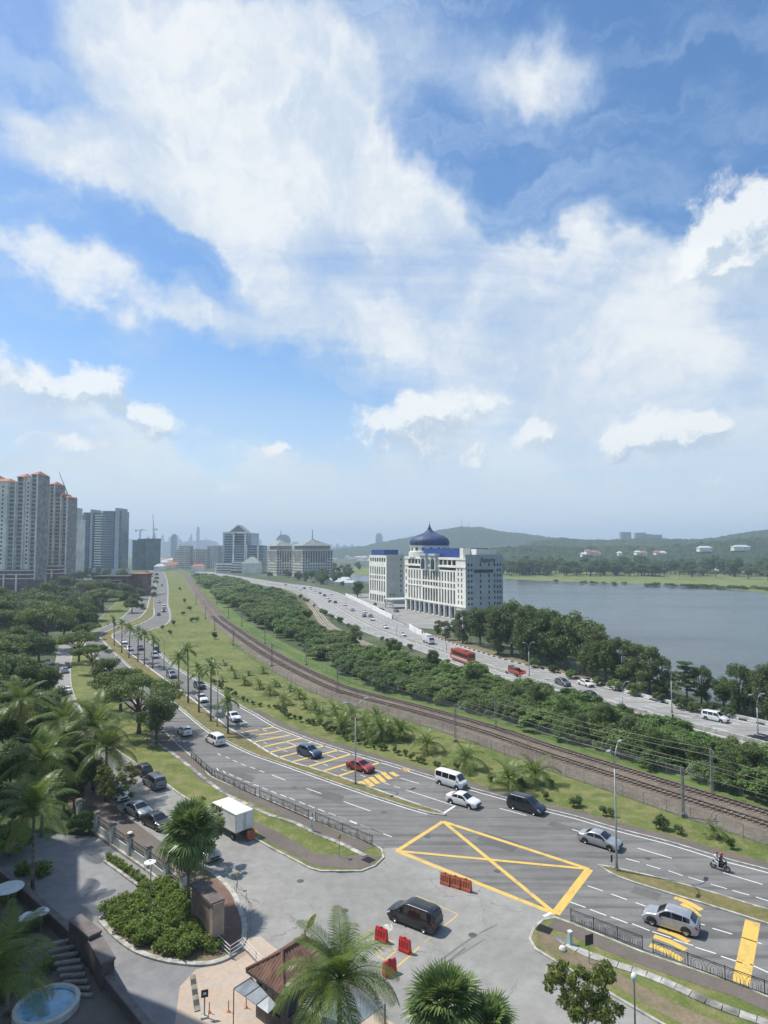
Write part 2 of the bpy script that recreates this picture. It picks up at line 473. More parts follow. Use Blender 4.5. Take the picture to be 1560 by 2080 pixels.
M_ASPH = asphalt_mat('road_asphalt', (0.158, 0.155, 0.148), (0.198, 0.195, 0.186), streak=R(43))
M_ASPH2 = asphalt_mat('apron_asphalt', (0.235, 0.23, 0.215), (0.295, 0.29, 0.272), 0.8, cracks=0.6)
M_ASPH3 = asphalt_mat('highway_concrete', (0.27, 0.268, 0.26), (0.33, 0.327, 0.315), 0.4, streak=R(30), cracks=0.0)
M_DRIVE = asphalt_mat('drive_asphalt', (0.20, 0.20, 0.205), (0.26, 0.26, 0.26), 0.9, cracks=0.2)
M_GRASS = ground_mat('grass', ((0.088, 0.128, 0.03), (0.145, 0.17, 0.05), (0.235, 0.205, 0.10)), 0.075, 0.5, 5.0, mixw=(.5, .4, .35))
M_DRYG = ground_mat('dry_grass', ((0.15, 0.145, 0.055), (0.20, 0.165, 0.075), (0.27, 0.21, 0.12)), 0.08, 0.6, 6.0)
M_MEDG = ground_mat('median_grass', ((0.12, 0.125, 0.045), (0.17, 0.15, 0.06), (0.26, 0.20, 0.11)), 0.2, 1.2, 7.0)
M_FAR = ground_mat('far_ground', ((0.055, 0.085, 0.03), (0.08, 0.10, 0.045), (0.16, 0.16, 0.12)), 0.004, 0.02, 0.3, bump=0.0)
M_DIRT = ground_mat('earth', ((0.17, 0.135, 0.095), (0.24, 0.19, 0.13), (0.12, 0.13, 0.05)), 0.06, 0.5, 5.0)
M_PAVE = ground_mat('footway', ((0.135, 0.115, 0.105), (0.165, 0.14, 0.125), (0.12, 0.115, 0.09)), 0.1, 0.7, 8.0)
M_BALL = ground_mat('ballast', ((0.135, 0.105, 0.082), (0.175, 0.14, 0.11), (0.24, 0.21, 0.175)), 0.08, 1.2, 9.0, mixw=(.5, .3, .5), bump=0.7)
M_STONE = ground_mat('rubble_stone', ((0.16, 0.135, 0.11), (0.22, 0.19, 0.16), (0.11, 0.11, 0.07)), 0.1, 1.8, 5.0, mixw=(.5, .4, .6), bump=1.0)
M_CONC = mat('concrete', (0.42, 0.41, 0.37), 0.85, 0.2, 1.2, 0.1)
M_CONCD = mat('concrete_dark', (0.25, 0.24, 0.215), 0.9, 0.25, 1.0, 0.15)
M_WHITE = paint_mat('white_paint', (0.72, 0.72, 0.70))
M_YEL = paint_mat('yellow_paint', (0.66, 0.44, 0.10), (0.26, 0.22, 0.14), 0.8)
M_YEL2 = paint_mat('worn_yellow_paint', (0.58, 0.42, 0.13), (0.26, 0.24, 0.18), 0.8)
M_RAIL = mat('rusty_rail', (0.12, 0.085, 0.065), 0.5, 0.2, 2.0, metal=0.5)
M_SLEEP = mat('sleeper', (0.20, 0.17, 0.14), 0.9, 0.2, 1.0)
M_STEEL = mat('galvanised_steel', (0.33, 0.34, 0.34), 0.5, 0.12, 2.0, metal=0.6)
M_BLACKM = mat('black_iron', (0.02, 0.02, 0.022), 0.45, 0.1, 3.0)
# ------------------------------------------------------------------ ground, lake, far shore
def sheet(name, pts, z, m, parent=None, kind=None, thick=None):
    o = MB().prism([(p[0], p[1]) for p in pts], (z - thick) if thick else None, z).build(name, m, parent)
    if kind: o['kind'] = kind
    return o
def circle(r, n=64): return [(r * math.cos(2 * math.pi * k / n), r * math.sin(2 * math.pi * k / n)) for k in range(n)]
ground = sheet('ground', circle(7500, 128), 0.0, M_FAR, kind='structure')
ground['label'] = 'flat green and built-up ground reaching the horizon'

def water_mat():
    m = bpy.data.materials.new('lake_water'); m.use_nodes = True
    t = NT(m.node_tree); b = t.n['Principled BSDF']
    co = t.new('ShaderNodeNewGeometry').outputs['Position']
    b.inputs['Base Color'].default_value = (0.03, 0.05, 0.055, 1)
    a = t.noise(t.mapping(co, scale=(0.4, 1, 1)), 0.012, 4, 0.6)
    t.set(b.inputs['Roughness'], t.mr(a, 0.4, 0.62, 0.12, 0.26))
    b.inputs['IOR'].default_value = 1.33
    bn = t.new('ShaderNodeBump'); bn.inputs['Strength'].default_value = 0.35; bn.inputs['Distance'].default_value = 0.25
    t.set(bn.inputs['Height'], t.noise(co, 0.9, 5, 0.65)); t.set(b.inputs['Normal'], bn.outputs[0])
    return m
far_shore = line([(560, 1162), (690, 1166), (760, 1170), (900, 1173), (1022, 1176), (1100, 1180), (1180, 1183), (1250, 1185), (1350, 1188), (1420, 1193), (1490, 1198), (1560, 1206)])
near_shore = line([(640, 1172), (740, 1182), (860, 1215), (1020, 1250), (1110, 1285), (1200, 1325), (1340, 1388), (1450, 1425), (1560, 1446)])
east = [Vector((330, 250, 0)), Vector((700, 480, 0))]
lake_pts = near_shore + [Vector((150, 110, 0)), Vector((300, 60, 0)), Vector((900, 200, 0)), Vector((700, 460, 0))] + far_shore[::-1]
lake = sheet('lake', lake_pts, 0.06, water_mat(), kind='structure')
lake['label'] = 'calm grey-blue lake beside the highway'
golf_back = line([(560, 1150), (690, 1152), (900, 1156), (1100, 1160), (1300, 1163), (1450, 1166), (1600, 1170)])
golf = sheet('golf_course', far_shore + [Vector((750, 480, 0))] + [Vector((1100, 620, 0))] + golf_back[::-1], 0.09,
             ground_mat('fairway', ((0.11, 0.16, 0.045), (0.16, 0.19, 0.06), (0.22, 0.20, 0.10)), 0.012, 0.05, 0.5, bump=0.0), kind='structure')
golf['label'] = 'pale green grass bank along the far lake shore'

# ------------------------------------------------------------------ edges of the roads, taken along the photograph's kerbs
E1 = line([(1900, 1860), (1720, 1814), (1558, 1769), (1463, 1744), (1365, 1714), (1260, 1687), (1171, 1661), (1103, 1644), (1030, 1623), (940, 1598), (838, 1567),
           (797, 1554), (714, 1530), (647, 1509), (593, 1489), (559, 1475), (522, 1453), (488, 1434), (434, 1397), (388, 1374), (351, 1350), (329, 1330), (310, 1306),
           (290, 1286), (345, 1262), (341, 1224), (342, 1197), (339, 1177), (333, 1163), (322, 1150)])
E2b = line([(1900, 1948), (1720, 1896), (1558, 1849), (1450, 1816), (1365, 1792), (1268, 1769), (1213, 1758)])
E3b = line([(1900, 1990), (1720, 1930), (1556, 1877), (1429, 1837), (1365, 1818), (1260, 1784), (1213, 1758)])
E2a = line([(906, 1657), (888, 1648), (851, 1637), (797, 1618), (732, 1594), (651, 1567), (563, 1539), (496, 1499), (464, 1480), (429, 1453), (399, 1429), (367, 1405),
            (334, 1381), (295, 1352), (262, 1326), (240, 1306), (226, 1291), (245, 1281), (287, 1266), (310, 1252), (312, 1235)])
E3a = line([(906, 1657), (871, 1652), (800, 1631), (722, 1605), (634, 1574), (575, 1553), (510, 1530), (459, 1505), (423, 1484), (388, 1456), (361, 1433), (330, 1407),
            (300, 1384), (262, 1352), (236, 1328), (215, 1306), (205, 1291), (226, 1279), (262, 1264), (287, 1252), (300, 1235), (305, 1215), (315, 1190), (320, 1165)])
E4b = line([(1900, 2160), (1720, 2094), (1558, 2027), (1500, 2002), (1323, 1943), (1240, 1910), (1158, 1877), (1128, 1866)])
E4a = line([(762, 1719), (712, 1700), (630, 1664), (525, 1618), (433, 1581), (412, 1557), (386, 1535), (359, 1512), (335, 1488), (300, 1455), (262, 1415), (235, 1385),
            (213, 1360), (190, 1332), (170, 1308), (172, 1294), (200, 1278), (235, 1262), (262, 1240), (277, 1215), (293, 1190), (303, 1165), (308, 1152)])

# asphalt under the whole road (both carriageways and the junction), the islands stand on it
road_out = E1 + E4a[::-1] + [G(805, 1728), G(1060, 1830)] + E4b[::-1]
road = sheet('main_road', road_out, 0.02, M_ASPH, kind='structure')
road['label'] = 'grey dual carriageway curving from the junction to the far left'
sr_l = line([(120, 1310), (113, 1340), (108, 1370), (108, 1400), (122, 1450), (150, 1520), (193, 1592), (240, 1643), (287, 1680), (330, 1712), (380, 1745), (430, 1772)])
sr_r = line([(150, 1310), (145, 1340), (143, 1362), (147, 1403), (175, 1460), (220, 1510), (283, 1556), (337, 1593), (370, 1617), (440, 1658), (536, 1715), (630, 1765)])
apron_pts = [G(630, 1765)] + sr_r[::-1] + sr_l + [G(x, y) for x, y in ((467, 1803), (488, 1850), (500, 1903), (520, 1960), (520, 2160), (1430, 2160), (1330, 2075), (1140, 1965), (1074, 1909),
        (1082, 1887), (1128, 1862), (1100, 1846), (805, 1722), (775, 1724), (780, 1743), (762, 1761), (733, 1772), (690, 1774))]
apron = sheet('entrance_apron', apron_pts, 0.024, M_ASPH2, kind='structure')
apron['label'] = 'pale worn asphalt forecourt in front of the guardhouse'

def island(name, outline, m, label, z=0.15, kerb_w=0.22, km=None, closed=True):
    o = sheet(name, outline, z - 0.03, m, kind='structure', thick=0.12)
    o['label'] = label
    mb = MB(); pl = [Vector((p[0], p[1], 0)) for p in outline]
    if closed: pl = pl + [pl[0].copy()]
    kerb(mb, pl, kerb_w, 0.0, z)
    mb.build('kerb', km or M_CONC, o)
    return o
med_b = island('median', E2b + E3b[::-1][1:], M_MEDG, 'narrow dry grass median right of the yellow box')
med_a = island('median', E2a + [G(312, 1220)] + E3a[::-1][1:-1], M_MEDG, 'grass median lined with palms left of the yellow box')
verge_a = island('verge', E4a + sr_r[:1] + sr_r[1:] + [G(x, y) for x, y in ((651, 1771), (733, 1771), (762, 1760), (779, 1743), (775, 1727))], M_GRASS,
                 'long grass island between the main road and the service road')
verge_b = island('verge', E4b + [G(x, y) for x, y in ((1103, 1871), (1084, 1888), (1076, 1909), (1088, 1930), (1122, 1951), (1293, 2052), (1350, 2085), (1600, 2220), (1900, 2330))], M_GRASS,
                 'grass and footway island beside the black railings')
# grass slope between the road and the railway
TRK = line([(2000, 1815), (1750, 1735), (1560, 1673), (1387, 1619), (1260, 1578), (1123, 1534), (987, 1487), (850, 1447), (736, 1417), (668, 1394), (576, 1348), (523, 1316), (469, 1278), (442, 1257),
            (424, 1233), (397, 1197), (377, 1170), (353, 1157), (322, 1149)])
emb_l = offset(E1, -0.15)
slope = sheet('grass_strip', emb_l + offset(TRK, 4.0)[::-1], 0.05, M_GRASS, kind='structure'); slope['label'] = 'rough green grass strip with young palms beside the railway'
kb = MB(); kerb(kb, offset(E1, -0.15), 0.25, 0.0, 0.14); kb.build('kerb', M_CONC, slope)
mb = MB(); ribbon(mb, offset(E1, -1.15)[:100], 1.7, 0.058); o = mb.build('bare_edge', M_PAVE, slope)
back = sheet('far_verge', offset(TRK, -4.0) + offset(TRK, -11)[::-1], 0.045, ground_mat('lush_grass', ((0.08, 0.14, 0.03), (0.12, 0.19, 0.045), (0.16, 0.17, 0.06)), 0.05, 0.4, 5.0), kind='structure')
back['label'] = 'bright grass strip on the far side of the railway'

# footways on the islands
fw_b = [offset(E4b, 0.25), offset(E4b, 1.75)]
sheet('footway', fw_b[0] + fw_b[1][::-1], 0.135, M_PAVE, verge_b)
fa = E4a[:60]
sheet('footway', offset(fa, 0.25) + offset(fa, 1.9)[::-1], 0.135, M_PAVE, verge_a)
sheet('bare_earth', [G(x, y) for x, y in ((536, 1708), (640, 1762), (735, 1767), (757, 1757), (772, 1742), (745, 1737), (700, 1742), (640, 1735), (560, 1690), (500, 1662))], 0.129, M_PAVE, verge_a)
sheet('bare_earth', [G(x, y) for x, y in ((1095, 1925), (1125, 1942), (1220, 1990), (1330, 2055), (1420, 2100), (1600, 2200), (1600, 2130), (1420, 2065), (1290, 2000), (1180, 1935), (1110, 1890), (1090, 1900))], 0.129, M_DIRT, verge_b)

def slabs(parent, pl, step, w, z):
    ms = []
    for k in range(3):
        mm = MB().box((0, 0, 0.02), (step - 0.05, w, 0.08 + 0.02 * k)).mesh('drain_slab', (M_CONC, M_CONCD, mat('concrete_mid', (0.33, 0.32, 0.29), 0.9, 0.2, 1.0, 0.1))[k]); ms.append(mm)
    pts = resample(pl, step)
    for i in range(len(pts) - 1):
        c = (pts[i] + pts[i + 1]) / 2; d = pts[i + 1] - pts[i]
        link('drain_slab', ms[random.choice((0, 1, 1, 2))], parent, (c.x, c.y, z), (random.uniform(-.02, .02), random.uniform(-.02, .02), math.atan2(d.y, d.x) + random.uniform(-.02, .02)))
slabs(verge_b, line([(1130, 1908), (1200, 1945), (1330, 1990), (1440, 2040), (1560, 2085), (1640, 2120)]), 1.05, 0.8, 0.13)
slabs(verge_a, line([(742, 1742), (690, 1715), (650, 1700), (600, 1675), (540, 1655), (500, 1635), (450, 1610), (380, 1555), (340, 1525), (300, 1500)]), 1.15, 0.55, 0.13)
def grate(parent, px4, z):
    P = [G(*p) for p in px4]
    g = sheet('drain_opening', P, z, mat('drain_dark', (0.03, 0.028, 0.025), 0.9), parent)
    for k in range(1, 6):
        a = P[0].lerp(P[1], k / 6); b = P[3].lerp(P[2], k / 6)
        MB().bar((a.x, a.y, z + .02), (b.x, b.y, z + .02), 0.05).build('grate_bar', M_BLACKM, parent)
grate(verge_a, ((733, 1749), (748, 1742), (764, 1749), (750, 1757)), 0.134)
grate(verge_b, ((1088, 1892), (1097, 1879), (1124, 1890), (1116, 1902)), 0.139)

# ------------------------------------------------------------------ painted markings
ZM = 0.028
def mark(parent, pts, m, z=ZM, name='marking'):
    return sheet(name, pts, z, m, parent)
def stripe(parent, a, b, w, m, z=ZM, name='lane_dash'):
    a, b = Vector(a), Vector(b); d = (b - a).normalized(); n = Vector((-d.y, d.x, 0)) * w / 2
    return mark(parent, [a + n, b + n, b - n, a - n], m, z, name)
def edge_line(parent, pl, off, w=0.16, m=None, name='edge_line'):
    mb = MB(); ribbon(mb, offset(pl, off), w, ZM); return mb.build(name, m or M_WHITE, parent)
edge_line(road, E1, 0.45)
edge_line(road, E3b, -0.4); edge_line(road, E3a[6:], 0.4); edge_line(road, E2a[12:], -0.35); edge_line(road, E2b[:-6], 0.35)
edge_line(road, E4a[60:], -0.4)
def dashes(px, step_len, w=0.13, onto=road):
    for x, y in px:
        c = G(x, y); 
        d = min((nearest(l, c) for l in (E1, E4a, E4b, E3a)), key=lambda q: q[0])[2]
        stripe(onto, c - d * step_len / 2, c + d * step_len / 2, w, M_WHITE)
zb = lambda L: [(430 + x / 2.943, 1350 + y / 2.943) for x, y in L]
dashes([(1173, 1838), (1215, 1854), (1257, 1869), (1302, 1884), (1344, 1899), (1388, 1915), (1433, 1931), (1486, 1950), (1545, 1969)], 1.5)
dashes([(1209, 1805), (1257, 1822), (1308, 1840), (1412, 1874), (1467, 1892), (1526, 1911)], 1.5)
dashes([(1285, 1748), (1327, 1761), (1372, 1774), (1414, 1787), (1460, 1801), (1505, 1814), (1553, 1828)], 1.4)
dashes([(675, 1654), (696, 1662), (718, 1670), (741, 1679), (763, 1688), (787, 1697)], 1.2)
dashes(zb([(980, 995), (912, 968), (845, 945), (780, 918), (718, 895), (655, 872), (597, 850), (540, 828), (482, 805), (428, 785), (372, 765), (318, 743), (265, 722), (215, 702), (165, 682), (118, 662), (75, 643), (35, 627)]), 1.2)
dashes(zb([(300, 640), (245, 618), (190, 600), (140, 578), (95, 557), (45, 537)]), 1.2)
dashes(zb([(1045, 712), (1108, 733), (905, 667), (790, 630), (680, 600), (628, 580), (530, 548), (440, 517), (400, 500), (320, 468), (245, 440)]), 1.1)
def longd(L):
    for (x0, y0), (x1, y1) in L: stripe(road, G(x0, y0), G(x1, y1), 0.14, M_WHITE)
longd([((1162, 1685), (1181, 1691)), ((1295, 1723), (1365, 1744)), ((1469, 1773), (1549, 1797)), ((1014, 1642), (1069, 1657)), ((1640, 1822), (1720, 1846))])
longd([tuple(zb(p)) for p in ([(360, 660), (440, 692)], [(565, 740), (655, 772)], [(790, 820), (950, 877)], [(1130, 680), (1240, 712)], [(690, 540), (740, 557)], [(970, 628), (1020, 643)], [(440, 460), (520, 490)], [(300, 385), (330, 398)], [(185, 333), (222, 356)])])
stripe(road, G(*zb([(1160, 750)])[0]), G(*zb([(1440, 841)])[0]), 0.14, M_WHITE, name='lane_line')
stripe(road, G(*zb([(1385, 890)])[0]), G(*zb([(1455, 845)])[0]), 0.3, M_WHITE, name='stop_line')
# yellow junction box
bx = [G(900, 1669), G(1197, 1766), G(1128, 1857), G(806, 1729)]
yb = MB()
def ybar(a, b, w):
    d = (b - a).normalized(); n = Vector((-d.y, d.x, 0)) * w / 2
    return [(p.x, p.y, ZM) for p in (a + n, b + n, b - n, a - n)]
for i in range(4):
    stripe(road, bx[i], bx[(i + 1) % 4], 0.52 if i != 1 else 0.8, M_YEL, ZM + 0.0 + 0.004 * (i % 2), 'yellow_box_line')
stripe(road, bx[0], bx[2], 0.46, M_YEL, ZM + 0.008, 'yellow_box_line'); stripe(road, bx[1], bx[3], 0.42, M_YEL, ZM + 0.012, 'yellow_box_line')
# yellow rumble bars
for a, b in (((485, 1489), (556, 1477)), ((499, 1498), (572, 1485)), ((512, 1508), (590, 1493)), ((527, 1519), (612, 1499.5)), ((545, 1529), (632, 1508)), ((565, 1539), (659, 1515)),
             ((592, 1548), (687, 1524)), ((624, 1558), (714, 1532)), ((652, 1568), (740, 1541)), ((683, 1578), (772, 1549))):
    stripe(road, G(*a), G(*b), 0.5, M_YEL, name='yellow_bar')
for a, b in (((732, 1587), (746, 1599)), ((742, 1583), (757, 1597)), ((752, 1579), (768, 1592)), ((765, 1574), (781, 1589)), ((777, 1569), (793, 1583)), ((794, 1569), (808, 1577)), ((817, 1562), (830, 1567))):
    stripe(road, G(*a), G(*b), 0.75, M_YEL, name='yellow_bar')
for a, b in (((1370, 1823), (1425, 1849)), ((1385, 1836), (1420, 1862)), ((1337, 1887), (1400, 1914)), ((1328, 1902), (1393, 1930)), ((1320, 1920), (1386, 1951))):
    p, q = G(*a), G(*b); mid = (p + q) / 2 + Vector((0.12, 0.12, 0)); m2 = MB()
    ribbon(m2, smooth([p, mid, q], 5), 0.62, ZM); m2.build('yellow_bar', M_YEL, road)
stripe(road, G(1529, 1872), G(1505, 1998), 1.15, M_YEL, name='yellow_bar')
# worn yellow boxes on the forecourt
def boxline(pts, w=0.12, closed=False):
    P = [G(*p) for p in pts]
    if closed: P.append(P[0])
    for a, b in zip(P, P[1:]): stripe(apron, a, b, w, M_YEL2, 0.03, 'parking_line')
boxline([(846, 1820), (931, 1858), (903, 1881)]); boxline([(826, 1838), (838, 1826)], 0.12); boxline([(862, 1914), (875, 1905)])
boxline([(719, 1909), (751, 1890), (764, 1898), (802, 1915)]); boxline([(738, 1925), (762, 1907)]); boxline([(804, 1966), (834, 1941), (852, 1924)], 0.16)
boxline([(762, 1940), (786, 1919), (806, 1931), (782, 1951)], 0.13, True)
sheet('cement_patch', [G(x, y) for x, y in ((767, 1888), (778, 1879), (796, 1877), (799, 1888), (790, 1896), (775, 1899), (762, 1901))], 0.03, mat('cement_patch', (0.5, 0.5, 0.45), 0.95, 0.25, 3.0), apron)
stripe(apron, G(1104, 1862), G(1123, 1853), 0.3, M_WHITE, 0.03, 'edge_line')

# darker repair patches and manhole covers let into the carriageways
M_PATCH = asphalt_mat('repair_patch', (0.115, 0.114, 0.11), (0.14, 0.139, 0.134), 0.5, cracks=0.0)
for q in (((640, 1600), (700, 1618), (690, 1632), (628, 1612)), ((985, 1690), (1060, 1714), (1040, 1732), (966, 1706)), ((1290, 1800), (1345, 1816), (1335, 1830), (1280, 1813)), ((1120, 1668), (1190, 1688), (1182, 1696), (1112, 1676)), ((470, 1560), (520, 1580), (510, 1590), (462, 1568)), ((1420, 1870), (1490, 1893), (1478, 1906), (1408, 1882))):
    mark(road, [G(*p) for p in q], M_PATCH, .0245, 'repair_patch')
for x, y in ((868, 1700), (1010, 1770), (1315, 1744), (598, 1600), (780, 1650)):
    MB().lathe([(0, .031), (.33, .031), (.36, .024)], 18, G(x, y)).build('manhole_cover', mat('cast_iron', (.09, .085, .08), .7, .2, 4.0), road)
for x, y in ((610, 1790), (700, 1850), (960, 1900)): MB().lathe([(0, .034), (.33, .034), (.36, .026)], 18, G(x, y)).build('manhole_cover', mat('cast_iron', (.09, .085, .08)), apron)
# tyre marks worn into the forecourt
M_SKID = paint_mat('tyre_mark', (.13, .13, .125), (.235, .23, .215), 1.0)
for pts, w in ((((848, 1985), (890, 1955), (960, 1905), (1010, 1878)), .16), (((858, 1988), (905, 1958), (985, 1908)), .12), (((880, 1975), (930, 1938), (945, 1926)), .18), (((640, 1742), (600, 1722), (560, 1700), (520, 1690)), .25), (((560, 1730), (510, 1700), (470, 1680)), .2)):
    m2 = MB(); ribbon(m2, line(pts), w, .0285); m2.build('tyre_mark', M_SKID, apron)
# internal driveway and paving by the guardhouse
drive = sheet('driveway', [G(x, y) for x, y in ((30, 1690), (195, 1700), (337, 1800), (440, 1905), (500, 1935), (500, 1985), (440, 1990), (430, 2160), (-300, 2160), (-300, 1750))], 0.022, M_DRIVE, kind='structure')
drive['label'] = 'grey inner driveway behind the planted bed'
paving = sheet('paving', [G(x, y) for x, y in ((500, 1905), (470, 1945), (420, 1964), (398, 1970), (365, 2005), (345, 2160), (830, 2160), (800, 2080), (700, 2020), (600, 1960), (530, 1903))], 0.03,
               ground_mat('pink_paving', ((0.45, 0.345, 0.265), (0.47, 0.385, 0.31), (0.39, 0.355, 0.31)), 0.3, 0.9, 3.0, bump=0.03, mixw=(.5, .35, .12)), kind='structure')
paving['label'] = 'faded pink paved area around the guardhouse'

# ------------------------------------------------------------------ railway
rail_root = empty('railway', (0, 0, 0)); rail_root['kind'] = 'structure'; rail_root['label'] = 'double track railway on brown ballast'
ZT = 0.55
a, b = offset(TRK, 4.4), offset(TRK, -4.4); ai, bi = offset(TRK, 3.3), offset(TRK, -3.3)
n = len(TRK); mb = MB()
mb.add([(p.x, p.y, .06) for p in a] + [(p.x, p.y, ZT) for p in ai] + [(p.x, p.y, ZT) for p in bi] + [(p.x, p.y, .05) for p in b],
       [(k * n + i, (k + 1) * n + i, (k + 1) * n + i + 1, k * n + i + 1) for k in range(3) for i in range(n - 1)])
mb.build('ballast', M_BALL, rail_root)
st_pl = offset(TRK, 5.1)[:60]
mb = MB(); ribbon(mb, st_pl, 2.2, 0.075); mb.build('stone_drain', M_STONE, rail_root)
for oc in (1.75, -1.75):
    t0 = offset(TRK, oc)
    sl = MB()
    for p, q in zip(resample(t0[:80], 0.7), resample(t0[:80], 0.7)[1:]):
        if p.y > 330: break
        sl.box((p.x, p.y, ZT + 0.03), (0.24, 2.1, 0.1), math.atan2(q.y - p.y, q.x - p.x))
    o = sl.build('sleepers', M_SLEEP, rail_root); o['kind'] = 'stuff'
    for g in (0.53, -0.53):
        m2 = MB(); kerb(m2, offset(t0, g), 0.1, ZT + 0.06, ZT + 0.2); m2.build('rail', M_RAIL, rail_root)

# ------------------------------------------------------------------ highway beyond the bushes
HF = line([(2100, 1615), (1800, 1538), (1558, 1475), (1442, 1450), (1305, 1418), (1196, 1384), (1093, 1358), (1011, 1337), (909, 1304), (864, 1287), (802, 1259), (755, 1235), (708, 1212), (668, 1198), (625, 1190), (560, 1182), (470, 1168), (400, 1158)])
HN = line([(2100, 1700), (1800, 1610), (1558, 1543), (1400, 1502), (1250, 1456), (1093, 1408), (991, 1375), (888, 1336), (823, 1312), (765, 1293), (704, 1268), (650, 1235), (622, 1217), (590, 1200), (540, 1190), (460, 1174), (395, 1162)])
hw = sheet('highway', HF + HN[::-1], 0.03, M_ASPH3, kind='structure'); hw['label'] = 'pale concrete highway beside the lake'
HN_ = resample(HN, 6.0)
cen = []
for p in HN_:
    e, q, d = nearest(HF, p); cen.append((p.lerp(q, 0.36)))
def strip_at(f):
    return [p.lerp(nearest(HF, p)[1], f) for p in HN_]
barr = empty('concrete_barrier', (0, 0, 0), label='low concrete barrier down the middle of the highway', cat='barrier')
mb = MB(); kerb(mb, strip_at(0.36), 0.45, 0.03, 0.85); mb.build('barrier_wall', M_CONC, barr)
for f in (0.02, 0.33, 0.40, 0.97):
    m2 = MB(); ribbon(m2, strip_at(f), 0.2, 0.036); m2.build('edge_line', M_WHITE, hw)
for f in (0.12, 0.22, 0.54, 0.68, 0.83):
    pl = strip_at(f); L = length(pl); s_ = 0
    if True:
        while s_ < min(L, 420):
            p, d = along(pl, s_); q, _ = along(pl, s_ + 3.0)
            if q.y > 85 and p.x < 0.65 * p.y: stripe(hw, p, q, 0.16, M_WHITE, 0.036)
            s_ += 8.0
# far kerb with black and white blocks, earth bank behind it
hk = offset(HF, -0.25)
bank = sheet('earth_bank', offset(HF, -0.4)[18:54] + offset(HF, -5.5)[18:54][::-1], 0.05, M_DIRT, kind='structure'); bank['label'] = 'bare brown earth bank between the highway and the lakeside trees'
kw = empty('striped_kerb', (0, 0, 0), label='black and white painted kerb along the lake side of the highway', cat='kerb')
i0 = [p for p in resample(hk, 1.6) if p.y < 270 and p.x < 110]
mB = MB().box((0, 0, .12), (1.58, .3, .24)).mesh('kerb_block', mat('kerb_black', (.05, .05, .05), .8)); mW = MB().box((0, 0, .12), (1.58, .3, .24)).mesh('kerb_block', mat('kerb_white', (.62, .62, .6), .8))
for k, (p, q) in enumerate(zip(i0, i0[1:])):
    if p.y > 0 and abs(p.x) < 0.64 * p.y + 8:
        link('kerb_block', mB if k % 2 else mW, kw, ((p.x + q.x) / 2, (p.y + q.y) / 2, 0.03), (0, 0, math.atan2(q.y - p.y, q.x - p.x)))
# parapet on the right-hand part
pr = empty('parapet', (0, 0, 0), label='long white parapet wall with dark fence above on the highway edge', cat='wall')
m2 = MB(); kerb(m2, offset(HF, -0.7)[:31], 0.3, 0.03, 0.75); m2.build('parapet_wall', mat('whitewash', (.62, .62, .58), .8, .12, .6), pr)
# slip road and forecourt in front of the domed building
fore = sheet('car_park', [G(x, y) for x, y in ((700, 1208), (806, 1260), (840, 1275), (950, 1282), (1000, 1262), (960, 1250), (760, 1205))], 0.04, M_ASPH2, kind='structure')
fore['label'] = 'pale forecourt and car park in front of the domed building'
slip = sheet('slip_road', [G(x, y) for x, y in ((905, 1303), (870, 1293), (842, 1283), (836, 1276), (850, 1270), (890, 1266), (890, 1262), (842, 1264), (815, 1272), (820, 1284), (850, 1296))], 0.046, M_ASPH3, kind='structure')
slip['label'] = 'curved slip road leaving the highway'
for k, (pp, lab) in enumerate(((((706, 1211), (755, 1234), (802, 1258)), 'long low white boundary wall beside the highway'), (((838, 1277), (845, 1283), (864, 1291)), 'short curved white wall at the slip road'))):
    w = MB(); kerb(w, offset(line(pp), -1.2), 0.4, 0.04, 2.0)
    tag(w.build('boundary_wall', mat('white_wall', (.78, .78, .75), .75, .08, .5)), lab, 'wall')
# far left roads and side land
sheet('branch_line_bed', offset(line([(575, 1195), (600, 1203), (625, 1220), (645, 1245), (662, 1268), (705, 1293), (765, 1320), (850, 1350)]), 3.0) + offset(line([(575, 1195), (600, 1203), (625, 1220), (645, 1245), (662, 1268), (705, 1293), (765, 1320), (850, 1350)]), -3.0)[::-1], 0.05, M_DIRT, kind='structure')['label'] = 'brown trackbed of a branch line curving behind the bushes'
brl = line([(575, 1195), (600, 1203), (625, 1220), (645, 1245), (662, 1268), (705, 1293), (765, 1320), (850, 1350)])
for oc in (-1.8, -.7, .7, 1.8):
    m2 = MB(); kerb(m2, offset(brl, oc), .25, .05, .3); o = m2.build('branch_rail', M_CONC); o['kind'] = 'structure'; o['label'] = 'pale rail of the branch line'
# ------------------------------------------------------------------ vegetation
L_DARK = leaf_mat('leaf_dark', (0.048, 0.094, 0.029), (0.148, 0.200, 0.064), 0.3)
L_MID = leaf_mat('leaf_mid', (0.048, 0.092, 0.022), (0.135, 0.195, 0.052), 0.32, tint=(0.13, 0.165, 0.065))
L_LAKE = leaf_mat('leaf_lake', (0.062, 0.10, 0.03), (0.145, 0.195, 0.062), 0.32, tint=(0.14, 0.17, 0.07))
L_BUSH = leaf_mat('leaf_bush', (0.058, 0.125, 0.03), (0.17, 0.265, 0.072), 0.32, tint=(0.16, 0.225, 0.065), rnd=0.25)
L_RAIN = leaf_mat('leaf_rain', (0.07, 0.12, 0.028), (0.18, 0.235, 0.065), 0.35, tint=(0.18, 0.22, 0.085))
L_HEDGE = leaf_mat('leaf_hedge', (0.075, 0.145, 0.025), (0.24, 0.30, 0.065), 0.4)
L_YOUNG = leaf_mat('leaf_young', (0.07, 0.11, 0.02), (0.19, 0.22, 0.05), 0.4)
L_COCO = leaf_mat('frond_green', (0.06, 0.115, 0.02), (0.18, 0.235, 0.05), 0.35, 0.4)
L_COCOY = leaf_mat('frond_yellow', (0.12, 0.15, 0.03), (0.30, 0.27, 0.07), 0.4, 0.45)
